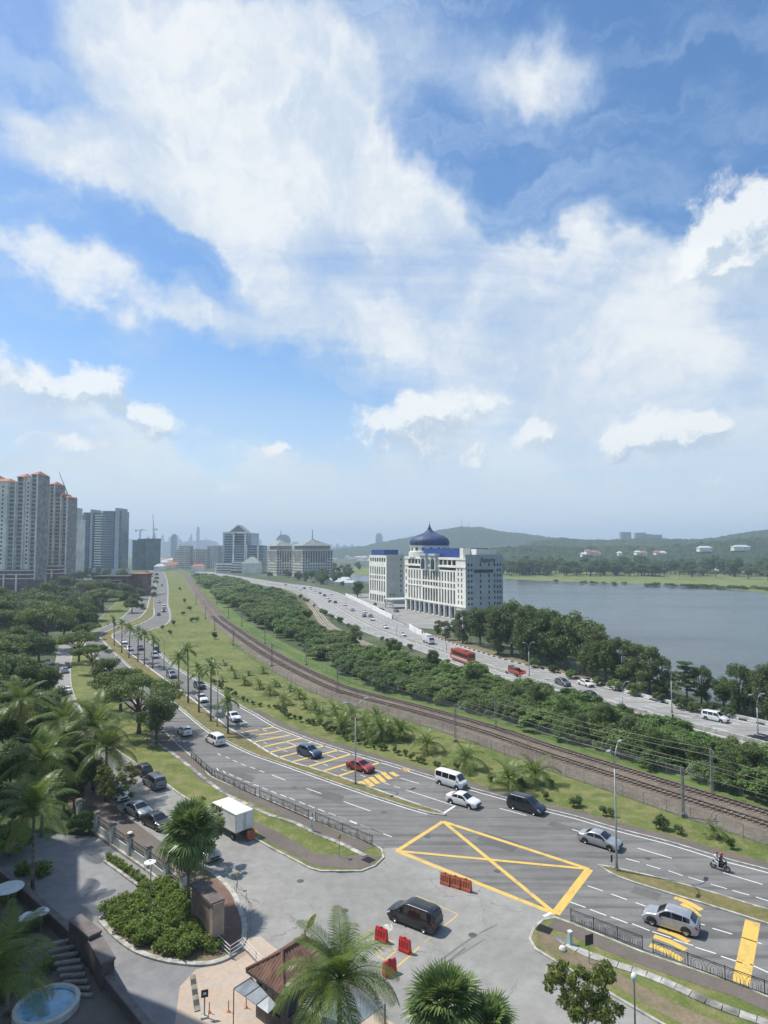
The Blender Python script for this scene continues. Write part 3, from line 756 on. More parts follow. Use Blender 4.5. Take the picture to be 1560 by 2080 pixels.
L_FAN = leaf_mat('fan_green', (0.065, 0.124, 0.033), (0.195, 0.260, 0.078), 0.28, 0.4)
L_DEAD = leaf_mat('dead_leaf', (0.17, 0.15, 0.10), (0.34, 0.31, 0.24), 0.2, 0.8)
M_BARK = mat('bark', (0.13, 0.105, 0.08), 0.95, 0.3, 1.5, 0.4)
M_PBARK = mat('palm_bark', (0.19, 0.165, 0.13), 0.95, 0.3, 2.5, 0.5)
M_TWIG = mat('grey_twig', (0.16, 0.145, 0.12), 0.95, 0.3, 2.0)

def leaves(centres, radii, n, size, seed, squash=(1, 1, 0.8), shell=0.55, up=0.5, aspect=0.55, rand=0.8):
    g = np.random.default_rng(seed)
    centres = np.array(centres, float); radii = np.array(radii, float)
    p = radii ** 2; p = p / p.sum()
    idx = g.choice(len(centres), n, p=p)
    d = g.normal(size=(n, 3)); d /= np.linalg.norm(d, axis=1)[:, None]
    r = (shell + (1 - shell) * g.random(n)) * (1 + 0.12 * g.normal(size=n))
    pos = centres[idx] + d * (r * radii[idx])[:, None] * np.array(squash)
    nrm = d + np.array([0, 0, up]) + rand * g.normal(size=(n, 3)); nrm /= np.linalg.norm(nrm, axis=1)[:, None]
    t = np.cross(nrm, g.normal(size=(n, 3))); t /= np.linalg.norm(t, axis=1)[:, None]
    b = np.cross(nrm, t)
    s = size * (0.65 + 0.7 * g.random(n))[:, None]
    t = t * s; b = b * s * aspect
    # pointed leaf-clump outline
    return np.stack([pos - t * 0.5, pos + b * 0.5 - t * 0.05, pos + t * 0.5, pos - b * 0.5 + t * 0.05], axis=1)

def trunk_mb(h, r, limbs, seed, lean=0.05):
    g = random.Random(seed); mb = MB()
    pts = [Vector((0, 0, -0.1))]
    for k in range(1, 5): pts.append(Vector((g.uniform(-lean, lean) * h * k / 4, g.uniform(-lean, lean) * h * k / 4, h * k / 4)))
    mb.tube(pts, [r * 1.3, r, r * .9, r * .8, r * .65], 7)
    for e in limbs:
        e = Vector(e); a = pts[-1] if g.random() < .6 else pts[-2]
        m = a.lerp(e, .5) + Vector((0, 0, abs(e.z - a.z) * .12))
        mb.tube([a, m, e], [r * .5, r * .33, r * .12], 5, cap=False)
    return mb

def tree_kind(kind, seed):
    """returns (trunk mesh, crown mesh) for a tree about 10 m tall (unit kinds)"""
    g = random.Random(seed)
    cs, rs = [], []
    if kind == 'rain':           # broad flattened crown
        h, r = 4.2, .32
        for k in range(34):
            a = g.uniform(0, 6.28); q = math.sqrt(g.random()) * 5.6
            cs.append((q * math.cos(a), q * math.sin(a), 6.3 + 1.9 * (1 - (q / 6) ** 2) + g.uniform(-.7, .5))); rs.append(g.uniform(.9, 1.7))
        V = leaves(cs, rs, 6500, .42, seed, (1.15, 1.15, .5)); m = L_RAIN
        limbs = [cs[i] for i in range(0, 34, 3)]
    elif kind == 'round':
        h, r = 3.4, .26
        for k in range(38):
            d = Vector((g.gauss(0, 1), g.gauss(0, 1), g.gauss(0, 1))).normalized()
            q = g.uniform(.55, 1)
            cs.append((d.x * 3.1 * q, d.y * 3.1 * q, 6.0 + d.z * 3.4 * q)); rs.append(g.uniform(.8, 1.5))
        V = leaves(cs, rs, 7500, .40, seed, (1, 1, .85)); m = L_MID
        limbs = [cs[i] for i in range(0, 38, 4)]
    elif kind == 'lake':         # tall, loose and uneven, leafy to the ground
        h, r = 3.0, .24
        for k in range(40):
            z = g.uniform(1.2, 9.6); w = 2.9 * math.sin(min(1, (z + 1.2) / 10.5) * 2.75) ** .7
            a = g.uniform(0, 6.28); q = w * g.uniform(.35, 1)
            cs.append((q * math.cos(a), q * math.sin(a), z)); rs.append(g.uniform(.6, 1.25))
        V = leaves(cs, rs, 7000, .36, seed, (1, 1, .95), up=.3); m = L_LAKE
        limbs = [cs[i] for i in range(0, 40, 3)]
    elif kind == 'dark':
        h, r = 4.0, .34
        for k in range(44):
            d = Vector((g.gauss(0, 1), g.gauss(0, 1), abs(g.gauss(0, .9)))).normalized()
            q = g.uniform(.5, 1)
            cs.append((d.x * 4.4 * q, d.y * 4.4 * q, 4.6 + d.z * 4.6 * q + g.uniform(-1.2, .4))); rs.append(g.uniform(1.0, 1.9))
        V = leaves(cs, rs, 9000, .46, seed, (1, 1, .7)); m = L_DARK
        limbs = [cs[i] for i in range(0, 44, 5)]
    elif kind == 'tier':         # ketapang: flat tiers
        h, r = 8.5, .2
        for lv in range(6):
            z = 3.2 + lv * 1.15; w = 3.4 * (1 - lv / 7.5)
            for k in range(9):
                a = g.uniform(0, 6.28); q = w * g.uniform(.3, 1)
                cs.append((q * math.cos(a), q * math.sin(a), z + .22 * q)); rs.append(g.uniform(.55, .95))
        V = leaves(cs, rs, 5000, .4, seed, (1.2, 1.2, .28), up=1.2); m = L_MID
        limbs = [cs[i] for i in range(0, 54, 3)]
    elif kind == 'conifer':
        h, r = 9, .16
        for k in range(46):
            z = g.uniform(1.0, 9.8); w = 2.0 * (1 - z / 10.4)
            a = g.uniform(0, 6.28); q = w * g.uniform(.4, 1)
            cs.append((q * math.cos(a), q * math.sin(a), z)); rs.append(.35 + .4 * w / 2)
        V = leaves(cs, rs, 4500, .35, seed, (1, 1, .8), up=.1); m = L_DARK
        limbs = [cs[i] for i in range(0, 46, 6)]
    elif kind == 'bush':         # big shrub, 4 m tall
        h, r = 1.6, .1
        for k in range(30):
            a = g.uniform(0, 6.28); q = 2.3 * math.sqrt(g.random()); z = .6 + 3.0 * math.sqrt(max(0, 1 - (q / 2.6) ** 2)) * g.uniform(.35, 1)
            cs.append((q * math.cos(a), q * math.sin(a), z)); rs.append(g.uniform(.5, .95))
        V = leaves(cs, rs, 5200, .34, seed, (1, 1, .8), up=.7); m = (L_BUSH, L_BUSH, L_BUSH, L_MID, L_RAIN)[(seed // 17) % 5]
        limbs = [cs[i] for i in range(0, 30, 5)]
    elif kind == 'shrub':        # knee-high round shrub
        h, r = .3, .03
        for k in range(7):
            a = g.uniform(0, 6.28); q = .28 * math.sqrt(g.random())
            cs.append((q * math.cos(a), q * math.sin(a), g.uniform(.3, .75))); rs.append(g.uniform(.18, .3))
        V = leaves(cs, rs, 420, .16, seed, up=.6); m = L_MID
        limbs = cs[:3]
    elif kind == 'sapling':      # open young roadside tree with long leaves
        h, r = 1.6, .05
        for k in range(46):
            a = g.uniform(0, 6.28); z = g.uniform(1.6, 5.0); q = (2.3 - .35 * abs(z - 3)) * math.sqrt(g.random())
            cs.append((q * math.cos(a), q * math.sin(a), z)); rs.append(g.uniform(.25, .5))
        V = leaves(cs, rs, 4000, .28, seed, (1, 1, .8), up=.5, aspect=.42); m = L_YOUNG
        limbs = [cs[i] for i in range(0, 46, 2)]
    tm = trunk_mb(h, r, limbs, seed).mesh(kind + '_trunk', M_BARK)
    return tm, quads_mesh(kind + '_crown', V, m)
TK = {}
for kd, cnt in (('rain', 3), ('round', 3), ('lake', 4), ('dark', 4), ('tier', 1), ('conifer', 2), ('bush', 5), ('shrub', 3), ('sapling', 2)):
    TK[kd] = [tree_kind(kd, 100 + 17 * i + len(kd)) for i in range(cnt)]
TN = {'rain': 'rain_tree', 'round': 'round_tree', 'lake': 'leafy_tree', 'dark': 'broadleaf_tree', 'tier': 'tiered_tree', 'conifer': 'conifer', 'bush': 'bush', 'shrub': 'shrub', 'sapling': 'young_tree', 'hedge': 'hedge_shrub'}
LOOK = {'rain': 'flat-crowned', 'round': 'dense round', 'lake': 'tall loose-leaved', 'dark': 'broad dark', 'bush': 'low', 'conifer': 'narrow', 'tier': 'tiered'}
def tree(kind, p, s, label, group=None, name=None, cat='tree', sz=None, crown='crown', trunk='trunk', z=0.0):
    tm, cm = random.choice(TK[kind])
    e = empty(name or TN[kind], (p[0], p[1], z), random.uniform(0, 6.28), label, cat, group)
    e.scale = (s, s, sz or s)
    link(trunk, tm, e); link(crown, cm, e)
    return e

# ---- feather palms
def frond_mesh(name, L, rise, droop, n, ll, lw, hang, m, seed=1):
    """a feather leaf along +X: stalk curve plus two rows of leaflets"""
    g = random.Random(seed); mb = MB()
    def P(t):
        a = rise - droop * t
        return a
    pts = [Vector((0, 0, 0))]; K = 14
    for k in range(K):
        a = rise - droop * ((k + .5) / K) ** 1.15
        pts.append(pts[-1] + Vector((math.cos(a), 0, math.sin(a))) * L / K)
    mb.tube(pts, [.035 * (1 - .8 * i / K) * L / 4 + .006 for i in range(K + 1)], 4, cap=False)
    for i in range(n):
        t = .1 + .9 * i / (n - 1); f = t * K; k = min(int(f), K - 1)
        p = pts[k].lerp(pts[k + 1], f - k); d = (pts[k + 1] - pts[k]).normalized()
        l = ll * (math.sin(math.pi * min(1, .16 + .84 * t)) ** .6 * .9 + .12) * g.uniform(.85, 1.1)
        for sd_ in (-1, 1):
            side = Vector((0, sd_, 0)); nz = d.cross(Vector((0, 1, 0)))
            if nz.z < 0: nz = -nz
            o = (side * 1.0 + d * .55 + nz * .25).normalized()
            h = hang * g.uniform(.7, 1.3)
            q1 = p + o * l * .5 - Vector((0, 0, l * .12 * h)); q2 = p + o * l * .9 - Vector((0, 0, l * .55 * h))
            w = d * lw * .5
            mb.add([p - w * .7, p + w * .7, q1 + w, q1 - w], [(0, 1, 2, 3)])
            mb.add([q1 - w, q1 + w, q2 + w * .15, q2 - w * .15], [(0, 1, 2, 3)])
    return mb.mesh(name, m)
FR = {}
def frond_set(key, L, n, ll, lw, m, my=None):
    FR[key] = [frond_mesh('frond', L * .92, R(78), R(70), n, ll, lw, .35, m, 1), frond_mesh('frond', L, R(52), R(95), n, ll, lw, .7, m, 2),
               frond_mesh('frond', L, R(22), R(95), n, ll, lw, 1.0, m, 3), frond_mesh('frond', L * .95, R(-12), R(70), n, ll, lw, 1.2, my or m, 4)]
frond_set('coco', 4.3, 52, 1.0, .05, L_COCO, L_COCOY)
frond_set('cocofar', 3.9, 24, .9, .13, L_COCO)
frond_set('royal', 2.9, 20, .75, .13, L_COCO)
frond_set('young', 2.0, 16, .55, .085, L_COCO, L_COCOY)
def palm(p, h, key, s, label, group=None, nf=18, r=.16, lean=None, z=0.0, name='palm_tree', tilt=0.0):
    e = empty(name, (p[0], p[1], z), random.uniform(0, 6.28), label, 'palm tree', group)
    lean = lean if lean is not None else random.uniform(-.05, .05)
    pts = [Vector((lean * h * (k / 6) ** 1.6, 0, h * k / 6 - (.1 if k == 0 else 0))) for k in range(7)]
    if h > .4:
        MB().tube(pts, [r * (1.35 if k == 0 else 1.05 - .06 * k) for k in range(7)], 8).build('trunk', M_PBARK, e, smooth=True)
    top = pts[-1]
    for i in range(nf):
        v = (0 if i < nf * .22 else 1 if i < nf * .52 else 2 if i < nf * .82 else 3)
        sc = s * random.uniform(.85, 1.1)
        link('frond', FR[key][v], e, top, (random.uniform(-.12, .12), random.uniform(-.12, .12), i * 2.39996 + random.uniform(-.2, .2)), (sc, sc, sc))
    return e
# ---- fan palms
def fan_leaf(seed, m, droop=.8, Rr=.85, pet=.7):
    g = random.Random(seed); mb = MB()
    mb.tube([Vector((0, 0, 0)), Vector((pet * .6, 0, pet * .12)), Vector((pet, 0, 0))], [.022, .018, .014], 4, cap=False)
    N = 26
    for k in range(N):
        a = (k / (N - 1) - .5) * 2 * R(122)
        l = Rr * (1 - .25 * abs(a) / R(122)) * g.uniform(.9, 1.05)
        d = Vector((math.cos(a), math.sin(a), 0)); w = Vector((-d.y, d.x, 0))
        z0 = .035 if k % 2 else 0
        b0 = Vector((pet, 0, 0)); m1 = b0 + d * l * .55 + Vector((0, 0, z0 - .08 * l)); t1 = b0 + d * l * .9 + Vector((0, 0, -droop * l * .5 * g.uniform(.7, 1.2)))
        mb.add([b0, m1 - w * .042, m1 + w * .042], [(0, 1, 2)]); mb.add([m1 - w * .042, t1 - w * .008, t1 + w * .008, m1 + w * .042], [(0, 1, 2, 3)])
    return mb.mesh('fan_leaf', m)
FAN = [fan_leaf(1, L_FAN, .35), fan_leaf(2, L_FAN, .7), fan_leaf(3, L_FAN, 1.0)]; FAND = fan_leaf(5, L_DEAD, 1.4)
def fan_palm(p, h, s, label, nl=48, dead=8, group=None, z=0.0, lean=0.0):
    e = empty('fan_palm', (p[0], p[1], z), random.uniform(0, 6.28), label, 'palm tree', group)
    MB().tube([(lean * h * (k / 5) ** 1.5, 0, h * k / 5 - (.1 if k == 0 else 0)) for k in range(6)], [.2, .16, .15, .15, .15, .14], 8).build('trunk', M_PBARK, e, smooth=True)
    for i in range(nl + dead):
        f = i / nl
        if i < nl: pitch = -R(80 - 125 * f) + random.uniform(-.15, .15); me = FAN[min(2, int(f * 3))]
        else: pitch = R(70) + random.uniform(-.15, .15); me = FAND
        sc = s * random.uniform(.85, 1.12)
        link('fan_leaf', me, e, (lean * h, 0, h - .25 * f), (random.uniform(-.3, .3), pitch, i * 2.39996), (sc, sc, sc))
    return e

# ---------------- shrub belt between railway and highway
rail_fence = offset(TRK, -6.5)
g = random.Random(11)
belt_far = offset(HN, 0.8)
nb = 0
cand = []
s_ = 0.0; Lr = length(rail_fence)
while s_ < Lr:
    p, d_ = along(rail_fence, s_)
    k = max(.95, p.y / 112.0)
    s_ += 3.6 * k
    if p.y < 80 or p.y > 720 or abs(p.x) > .66 * p.y + 4: continue
    e, q, d = nearest(belt_far, p)
    full = (q - p).length; wd = full * (1.0 if p.y < 120 else max(.74, 1 - (p.y - 120) * .004))
    dep = (1.5 if p.y < 120 else min(10.0, 1.5 + (p.y - 120) * .09)) + g.uniform(0, 1.2)
    while dep < wd - 1.6:
        c = p.lerp(q, dep / max(full, .1)) + Vector((g.uniform(-1, 1), g.uniform(-1, 1), 0)) * k
        if nearest(brl, c)[0] > 5 + 1.5 * k: cand.append((c, dep / wd, k))
        dep += g.uniform(3.4, 4.6) * k
cand.sort(key=lambda c: c[0].y)
def where(c, f):
    a = 'at the railway fence side of the thicket' if f < .2 else 'at the highway side of the thicket' if f > .8 else 'in the middle of the thicket'
    return a + (', opposite the junction' if c.y < 115 else ', before the red coach' if c.y < 190 else ', opposite the domed building' if c.y < 330 else ', towards the distant offices')
for c, f, k in cand:
    if nb >= 298: break
    s = g.uniform(.8, 1.45) * (.55 + .55 * k) * (.72 if f < .12 else .8 if f > .9 else 1.0)
    tree('bush', c, s, 'dense green shrub ' + where(c, f), 'shrub thicket beside the railway', 'bush', 'bush', min(s * g.uniform(.6, 1.15), .95 if c.y < 150 else 1.25 if c.y < 240 else 1.7), 'foliage', 'stem')
    nb += 1
rest = cand[nb:]
if rest:
    cs = []; rs = []
    for c, f, k in rest:
        for q in range(5): cs.append((c.x + g.uniform(-2.5, 2.5) * k, c.y + g.uniform(-2.5, 2.5) * k, g.uniform(1, 4.5))); rs.append(g.uniform(1.4, 2.4) * k ** .5)
    o = link('far_thicket', quads_mesh('far_thicket', leaves(cs, rs, 42000, 1.0, 77, (1, 1, .8), up=.7), L_BUSH)); tag(o, 'distant end of the green thicket between the railway and the highway', 'thicket', None, 'stuff')
for p in resample(offset(HN, 2.6), 5.5):
    if 120 < p.y < 430 and g.random() < .55: tree('shrub', (p.x + g.uniform(-1, 1), p.y + g.uniform(-1, 1)), g.uniform(1.6, 3.4), 'low scrub on the railway side edge of the highway', 'scrub along the highway edge', 'shrub', 'shrub', crown='foliage', trunk='stem')
# trees standing among the shrubs
for (x, y, k, s) in ((1368, 1500, 'conifer', .42), (1360, 1560, 'round', .5), (1230, 1500, 'round', .62), (1420, 1575, 'round', .5), (1530, 1590, 'round', .55), (1150, 1478, 'round', .55), (1050, 1440, 'round', .5), (1330, 1550, 'round', .55), (1090, 1452, 'lake', .6), (960, 1402, 'round', .6), (880, 1372, 'lake', .65), (800, 1345, 'round', .7), (1280, 1522, 'lake', .55), (1180, 1510, 'lake', .5), (1480, 1600, 'lake', .5), (720, 1315, 'lake', .75)):
    p = G(x, y); tree(k, p, s, LOOK[k] + ' tree rising out of the thicket beside the highway' if k != 'conifer' else 'small dark conifer at the highway edge', 'taller trees in the thicket' if k != 'conifer' else None)
# ---------------- lakeside trees
lk = [(905, 1300, .62), (940, 1306, .95), (975, 1312, 1.05), (1003, 1316, .9), (1012, 1330, 1.15), (1040, 1330, 1.25), (1070, 1338, 1.3), (1095, 1348, 1.3), (1120, 1352, 1.2), (1150, 1362, 1.15),
      (1180, 1368, 1.2), (1205, 1378, 1.1), (1230, 1390, .95), (1262, 1396, 1.0), (1290, 1402, 1.05), (1320, 1410, .95), (1345, 1416, .8), (1425, 1430, .7), (1470, 1440, .62), (1500, 1448, .8), (1530, 1452, .78), (1558, 1462, .85), (1590, 1470, .9),
      (985, 1296, .8), (1030, 1302, 1.1), (1060, 1312, 1.1), (1100, 1325, 1.1), (1140, 1338, 1.0), (1000, 1285, .8), (955, 1290, .7), (925, 1292, .55), (890, 1288, .5)]
for x, y, s in lk:
    p = G(x, y)
    kd = random.choice(('lake', 'lake', 'round'))
    s *= 1.28 if 955 < x < 1210 else 1.1
    tree(kd, p, s * 1.02, LOOK[kd] + ' tree between the highway and the lake, ' + ('beside the domed building' if x < 960 else 'behind the striped kerb' if x < 1200 else 'behind the white parapet' if x < 1400 else 'past the tiered tree'), 'trees along the lake shore', sz=s * random.uniform(.95, 1.12))
tree('tier', G(1395, 1432), .95, 'spreading tree with flat tiers of branches at the lake edge')
for x, y in ((1160, 1378), (1215, 1392), (1385, 1440), (1440, 1446), (1125, 1366), (1085, 1356), (1290, 1412), (1340, 1425), (1410, 1446), (1480, 1456), (1250, 1402)):
    tree('bush', G(x, y), random.uniform(.5, .8), 'low bush under the lakeside trees', 'undergrowth along the lake', 'bush', 'bush', crown='foliage', trunk='stem')
# far shore
g = random.Random(5)
for k in range(190):
    x = g.uniform(1000, 1700); back = g.random() ** 1.3
    y = 1170 - 10.5 * back + (x - 1000) * .004
    p = G(x, y)
    s = g.uniform(1.3, 2.2) + .5 * back
    kd = g.choice(('dark', 'dark', 'round', 'lake'))
    tree(kd, p, s, LOOK[kd] + ' tree ' + ('deep in' if back > .5 else 'at the front of') + ' the wood beyond the far lake shore', 'trees beyond the lake', sz=s * g.uniform(.75, 1.15))
for x, y, s in ((1520, 1176, 1.6), (1340, 1170, 1.2), (1380, 1171, 1.0), (1420, 1172, 1.2), (1455, 1174, 1.0), (1250, 1168, 1.1), (1210, 1167, 1.0), (1120, 1166, .9), (1560, 1180, 1.2), (1290, 1169, 1.0), (1085, 1165, .9)):
    tree('rain', G(x, y), s, 'spreading tree on the golf course grass', 'spreading trees on the far grass')
for k in range(46):
    x = 1100 + 480 * g.random() ** .6; fs = (x - 1100) / 480
    p = G(x, 1183 + 16 * fs ** 1.2 + g.uniform(-1, 2)); s = g.uniform(.6, 1.1)
    tree('bush', p, s * (1 + .7 * fs), 'bush on the far waterline', 'bushes along the far waterline', 'bush', 'bush', s * .8, 'foliage', 'stem')
for k in range(34):
    x = g.uniform(640, 760); y = g.uniform(1150, 1186); p = G(x, y)
    if y > 1168 and x > 712: continue
    tree(g.choice(('dark', 'round')), p, g.uniform(.9, 1.35), 'dark tree beside the hip-roofed office block', 'trees between the offices')
for k in range(44):
    x = g.uniform(545, 750); yh = np.interp(x, [560, 625, 668, 708, 755], [1182, 1190, 1198, 1210, 1232]); y = g.uniform(1164, yh - 5)
    if x > 705 and 1160 < y < 1184: continue
    kd = g.choice(('dark', 'round', 'lake', 'bush')); tree(kd, G(x, y), g.uniform(.7, 1.2), LOOK[kd] + ' tree on the lake side of the distant highway', 'trees beside the distant highway')
# ---------------- left-hand wood and roadside trees
g = random.Random(21)
for k in range(105):
    x = g.uniform(-60, 262); y = 1176 + (g.random() ** .75) * 150
    if x > 222 and y > 1225: continue
    if x > 190 and y > 1262: continue
    if x > 100 and y > 1296: continue
    p = G(x, y); s = g.uniform(1.1, 1.6)
    kd = g.choice(('dark', 'dark', 'rain', 'round', 'dark'))
    tree(kd, p, s, LOOK[kd] + ' tree in the wood ' + ('at the foot of the apartment towers' if y < 1210 else 'between the apartment towers and the service road' if y < 1270 else 'at the top of the service road'), 'wood left of the road', sz=s * g.uniform(.85, 1.15))
for k in range(16):
    x = g.uniform(100, 235); y = g.uniform(1160, 1178); tree('round', G(x, y), g.uniform(1.0, 1.5), 'tree in front of the glass towers', 'trees in front of the glass towers')
for x, y, s in ((275, 1232, 1.0), (268, 1245, 1.0), (283, 1218, 1.0), (289, 1200, 1.1), (296, 1188, 1.1), (300, 1178, 1.2), (288, 1180, 1.2), (275, 1190, 1.2), (262, 1215, 1.1), (255, 1230, 1.0)):
    tree('dark', G(x, y), s * .85, 'dark roadside tree on the far left road', 'trees beside the far road')
for x, y in ((318, 1178), (316, 1186), (312, 1200), (318, 1170), (311, 1212)):
    tree('bush', G(x, y), 1.0, 'bush on the median of the far road', 'median bushes far away', 'bush', 'bush', crown='foliage', trunk='stem')
nr = [(30, 1345, 'dark', 1.15), (78, 1352, 'dark', 1.0), (20, 1410, 'dark', 1.1), (62, 1432, 'round', 1.0), (28, 1480, 'dark', 1.0), (98, 1505, 'round', .9), (-20, 1550, 'dark', 1.0), (70, 1305, 'dark', 1.2), (-5, 1370, 'rain', 1.2), (130, 1300, 'dark', 1.0), (175, 1292, 'round', .9),
      (95, 1425, 'round', .8), (112, 1478, 'round', .75), (190, 1612, 'round', .5), (150, 1590, 'round', .65), (75, 1560, 'dark', .75), (20, 1620, 'round', .75), (130, 1650, 'round', .5), (60, 1510, 'dark', .8), (105, 1600, 'dark', .6), (-30, 1450, 'dark', 1.1), (45, 1690, 'round', .55), (110, 1560, 'round', .75), (150, 1640, 'round', .42), (165, 1690, 'bush', .6), (20, 1740, 'bush', .9), (-20, 1690, 'dark', .6), (130, 1530, 'round', .6), (175, 1560, 'round', .5)]
for x, y, k, s in nr: tree(k, G(x, y), s, LOOK[k] + ' tree crowding the left edge of the service road, ' + ('above the parked cars' if y > 1520 else 'below the feathery palms' if y > 1440 else 'beside the queueing cars'), 'trees left of the service road')
for x, y, k, s, lab in ((160, 1345, 'rain', 1.0, 'flat-crowned tree on the verge beside the far service road'), (217, 1418, 'round', .95, 'dense round tree with a bare stem on the verge'), (188, 1368, 'rain', .85, 'smaller flat-crowned tree behind the dense round tree'),
                        (282, 1492, 'rain', 1.12, 'wide-crowned tree leaning over the main road'), (318, 1512, 'round', .92, 'double-stemmed tree shading the left carriageway'), (245, 1445, 'rain', .95, 'feathery tree on the verge behind the wide-crowned one'), (180, 1300, 'rain', .7, 'flat tree at the bend of the main road')):
    tree(k, G(x, y), s, lab)
# sapling trees close by
tree('sapling', G(1190, 2142), 1.15, 'open young tree with long yellow-green leaves by the footway', name='young_tree')
tree('sapling', G(398, 1762), 1.25, 'slim young tree with sparse leaves in front of the lorry', name='young_tree')
tree('sapling', G(236, 1648), 1.15, 'leafy young tree over the parked cars', name='young_tree')
# ---------------- palms
for i, (x, y, hpx) in enumerate(((232, 1312, 1262), (247, 1327, 1268), (262, 1337, 1278), (280, 1345, 1285), (293, 1352, 1290), (310, 1358, 1300))):
    p = G(x, y); h = CAM_H * (1 - (hpx - 1117) / (y - 1117.)); palm(p, h, 'royal', 1.0, 'slender palm in the row along the far median', 'palms on the median', 13, .16)
for x, y, hpx, lab in ((362, 1404, 1338, None), (382, 1429, 1322, None), (404, 1448, 1362, None), (428, 1466, 1358, None), (463, 1491, 1425, None)):
    p = G(x, y); h = CAM_H * (1 - (hpx - 1117) / (y - 1117.)); palm(p, h, 'royal', 1.0, 'palm with a smooth grey trunk on the grass median', 'near median palms', 15, .17)
yp = [(478, 1378, 1.0), (497, 1392, 1.2), (527, 1400, 1.1), (549, 1412, 1.25), (535, 1368, 1.0), (560, 1395, .95), (577, 1432, 1.3), (608, 1420, 1.2), (640, 1445, 1.2), (650, 1468, 1.4), (680, 1452, 1.3), (693, 1486, 1.7),
      (715, 1462, 1.4), (742, 1490, 1.6), (765, 1470, 1.6), (785, 1495, 1.6), (812, 1500, 1.7), (868, 1528, 1.7), (945, 1562, 1.9), (1033, 1602, 1.9), (1088, 1592, 1.8), (452, 1385, .8), (430, 1345, .8), (455, 1352, .8), (1450, 1702, .8), (725, 1500, 1.2), (755, 1508, 1.2), (470, 1362, .8), (505, 1372, .8), (590, 1405, .9), (620, 1440, .9), (700, 1475, 1.2)]
for x, y, s in yp:
    palm(G(x, y), .75 * s, 'young', s * 1.05, 'short young palm planted on the grass strip', 'young palms on the grass strip', 13, .14, z=.05, name='young_palm')
palm(G(775, 1505), 1.9, 'cocofar', .8, 'tallest dark palm in the grass strip cluster', None, 15, .2)
palm(G(818, 1505), 1.3, 'cocofar', .72, 'dark palm beside the tallest one on the grass strip', None, 14, .2)
# near palms
palm(AT(690, 1990, 36.5) * Vector((1, 1, 0)), 8.6, 'coco', .95, 'big coconut palm with arching fronds in front of the guardhouse', None, 30, .17, 0.0)
for x, y, s, lab in ((905, 2046, 1.75, 'rounded fan palm beside the forecourt exit'), (992, 2088, 1.35, 'lower fan palm beside the larger one at the forecourt exit')):
    p = AT(x, y, 38.5); fan_palm((p.x, p.y), p.z, s, lab, 56, 0)
fan_palm(G(382, 1852), 7.2, 2.1, 'tall fan palm with hanging dead leaves in the planted bed', 52, 12, lean=-.06)
palm(G(66, 1812), 7.6, 'coco', 1.15, 'shaded coconut palm leaning over the inner driveway', None, 22, .17, .03)
palm(G(188, 1605), 8.2, 'coco', 1.45, 'large feathery palm beside the service road', None, 24, .2)
palm(G(150, 1575), 6.8, 'coco', 1.2, 'second feathery palm behind the large one', None, 18, .2)
palm(G(215, 1628), 6.6, 'coco', 1.25, 'feathery palm behind the leafy young tree', None, 20, .2)
palm(G(135, 1600), 8.6, 'coco', 1.35, 'tall feathery palm crowding the left end of the compound wall', None, 20, .2)
palm(G(40, 1560), 9.5, 'coco', 1.4, 'sunlit feathery palm at the back of the shaded trees', None, 20, .2)
palm(G(85, 1700), 8.5, 'coco', 1.3, 'feathery palm between the garden and the inner driveway', None, 20, .2)
palm(AT(-10, 1960, 40) * Vector((1, 1, 0)), 6.5, 'coco', 1.0, 'dark palm in the shaded garden by the pool', None, 20, .18)
palm(AT(20, 1880, 46) * Vector((1, 1, 0)), 4.6, 'coco', .8, 'smaller dark palm over the white parasols', None, 16, .16)
# shrubs dotted along the grass strip
g = random.Random(31)
row = line([(436, 1388), (470, 1410), (520, 1434), (556, 1440), (575, 1450), (600, 1462), (630, 1472), (660, 1480), (710, 1505), (760, 1520), (800, 1530), (845, 1548), (890, 1560), (905, 1566)])
for p in resample(row, 1.25):
    if g.random() < .8:
        tree('shrub', (p.x + g.uniform(-.5, .5), p.y + g.uniform(-.5, .5)), g.uniform(.8, 1.5), 'small clipped shrub in the row on the grass strip', 'shrub row on the grass strip', 'shrub', 'shrub', crown='foliage', trunk='stem', z=.05)
for x, y, s in ((1108, 1625, 1.3), (1165, 1640, 1.5), (1176, 1638, 1.4), (1225, 1657, 1.2), (1242, 1660, 1.2), (1340, 1684, 1.7), (1350, 1686, 1.6), (1378, 1695, 1.3), (1485, 1725, 1.3), (1060, 1598, 1.5), (1000, 1588, 1.5), (930, 1560, 1.4), (1120, 1600, 1.1), (345, 1290, 2.0), (352, 1270, 2.5), (330, 1278, 2.0), (372, 1250, 2.5), (390, 1265, 2.5), (375, 1225, 2.8), (436, 1298, 3.0), (365, 1200, 3), (385, 1240, 3), (400, 1262, 2.5)):
    tree('shrub', G(x, y), s, 'lone dark shrub on the open grass beside the tracks', 'scattered shrubs by the tracks', 'shrub', 'shrub', crown='foliage', trunk='stem', z=.05)
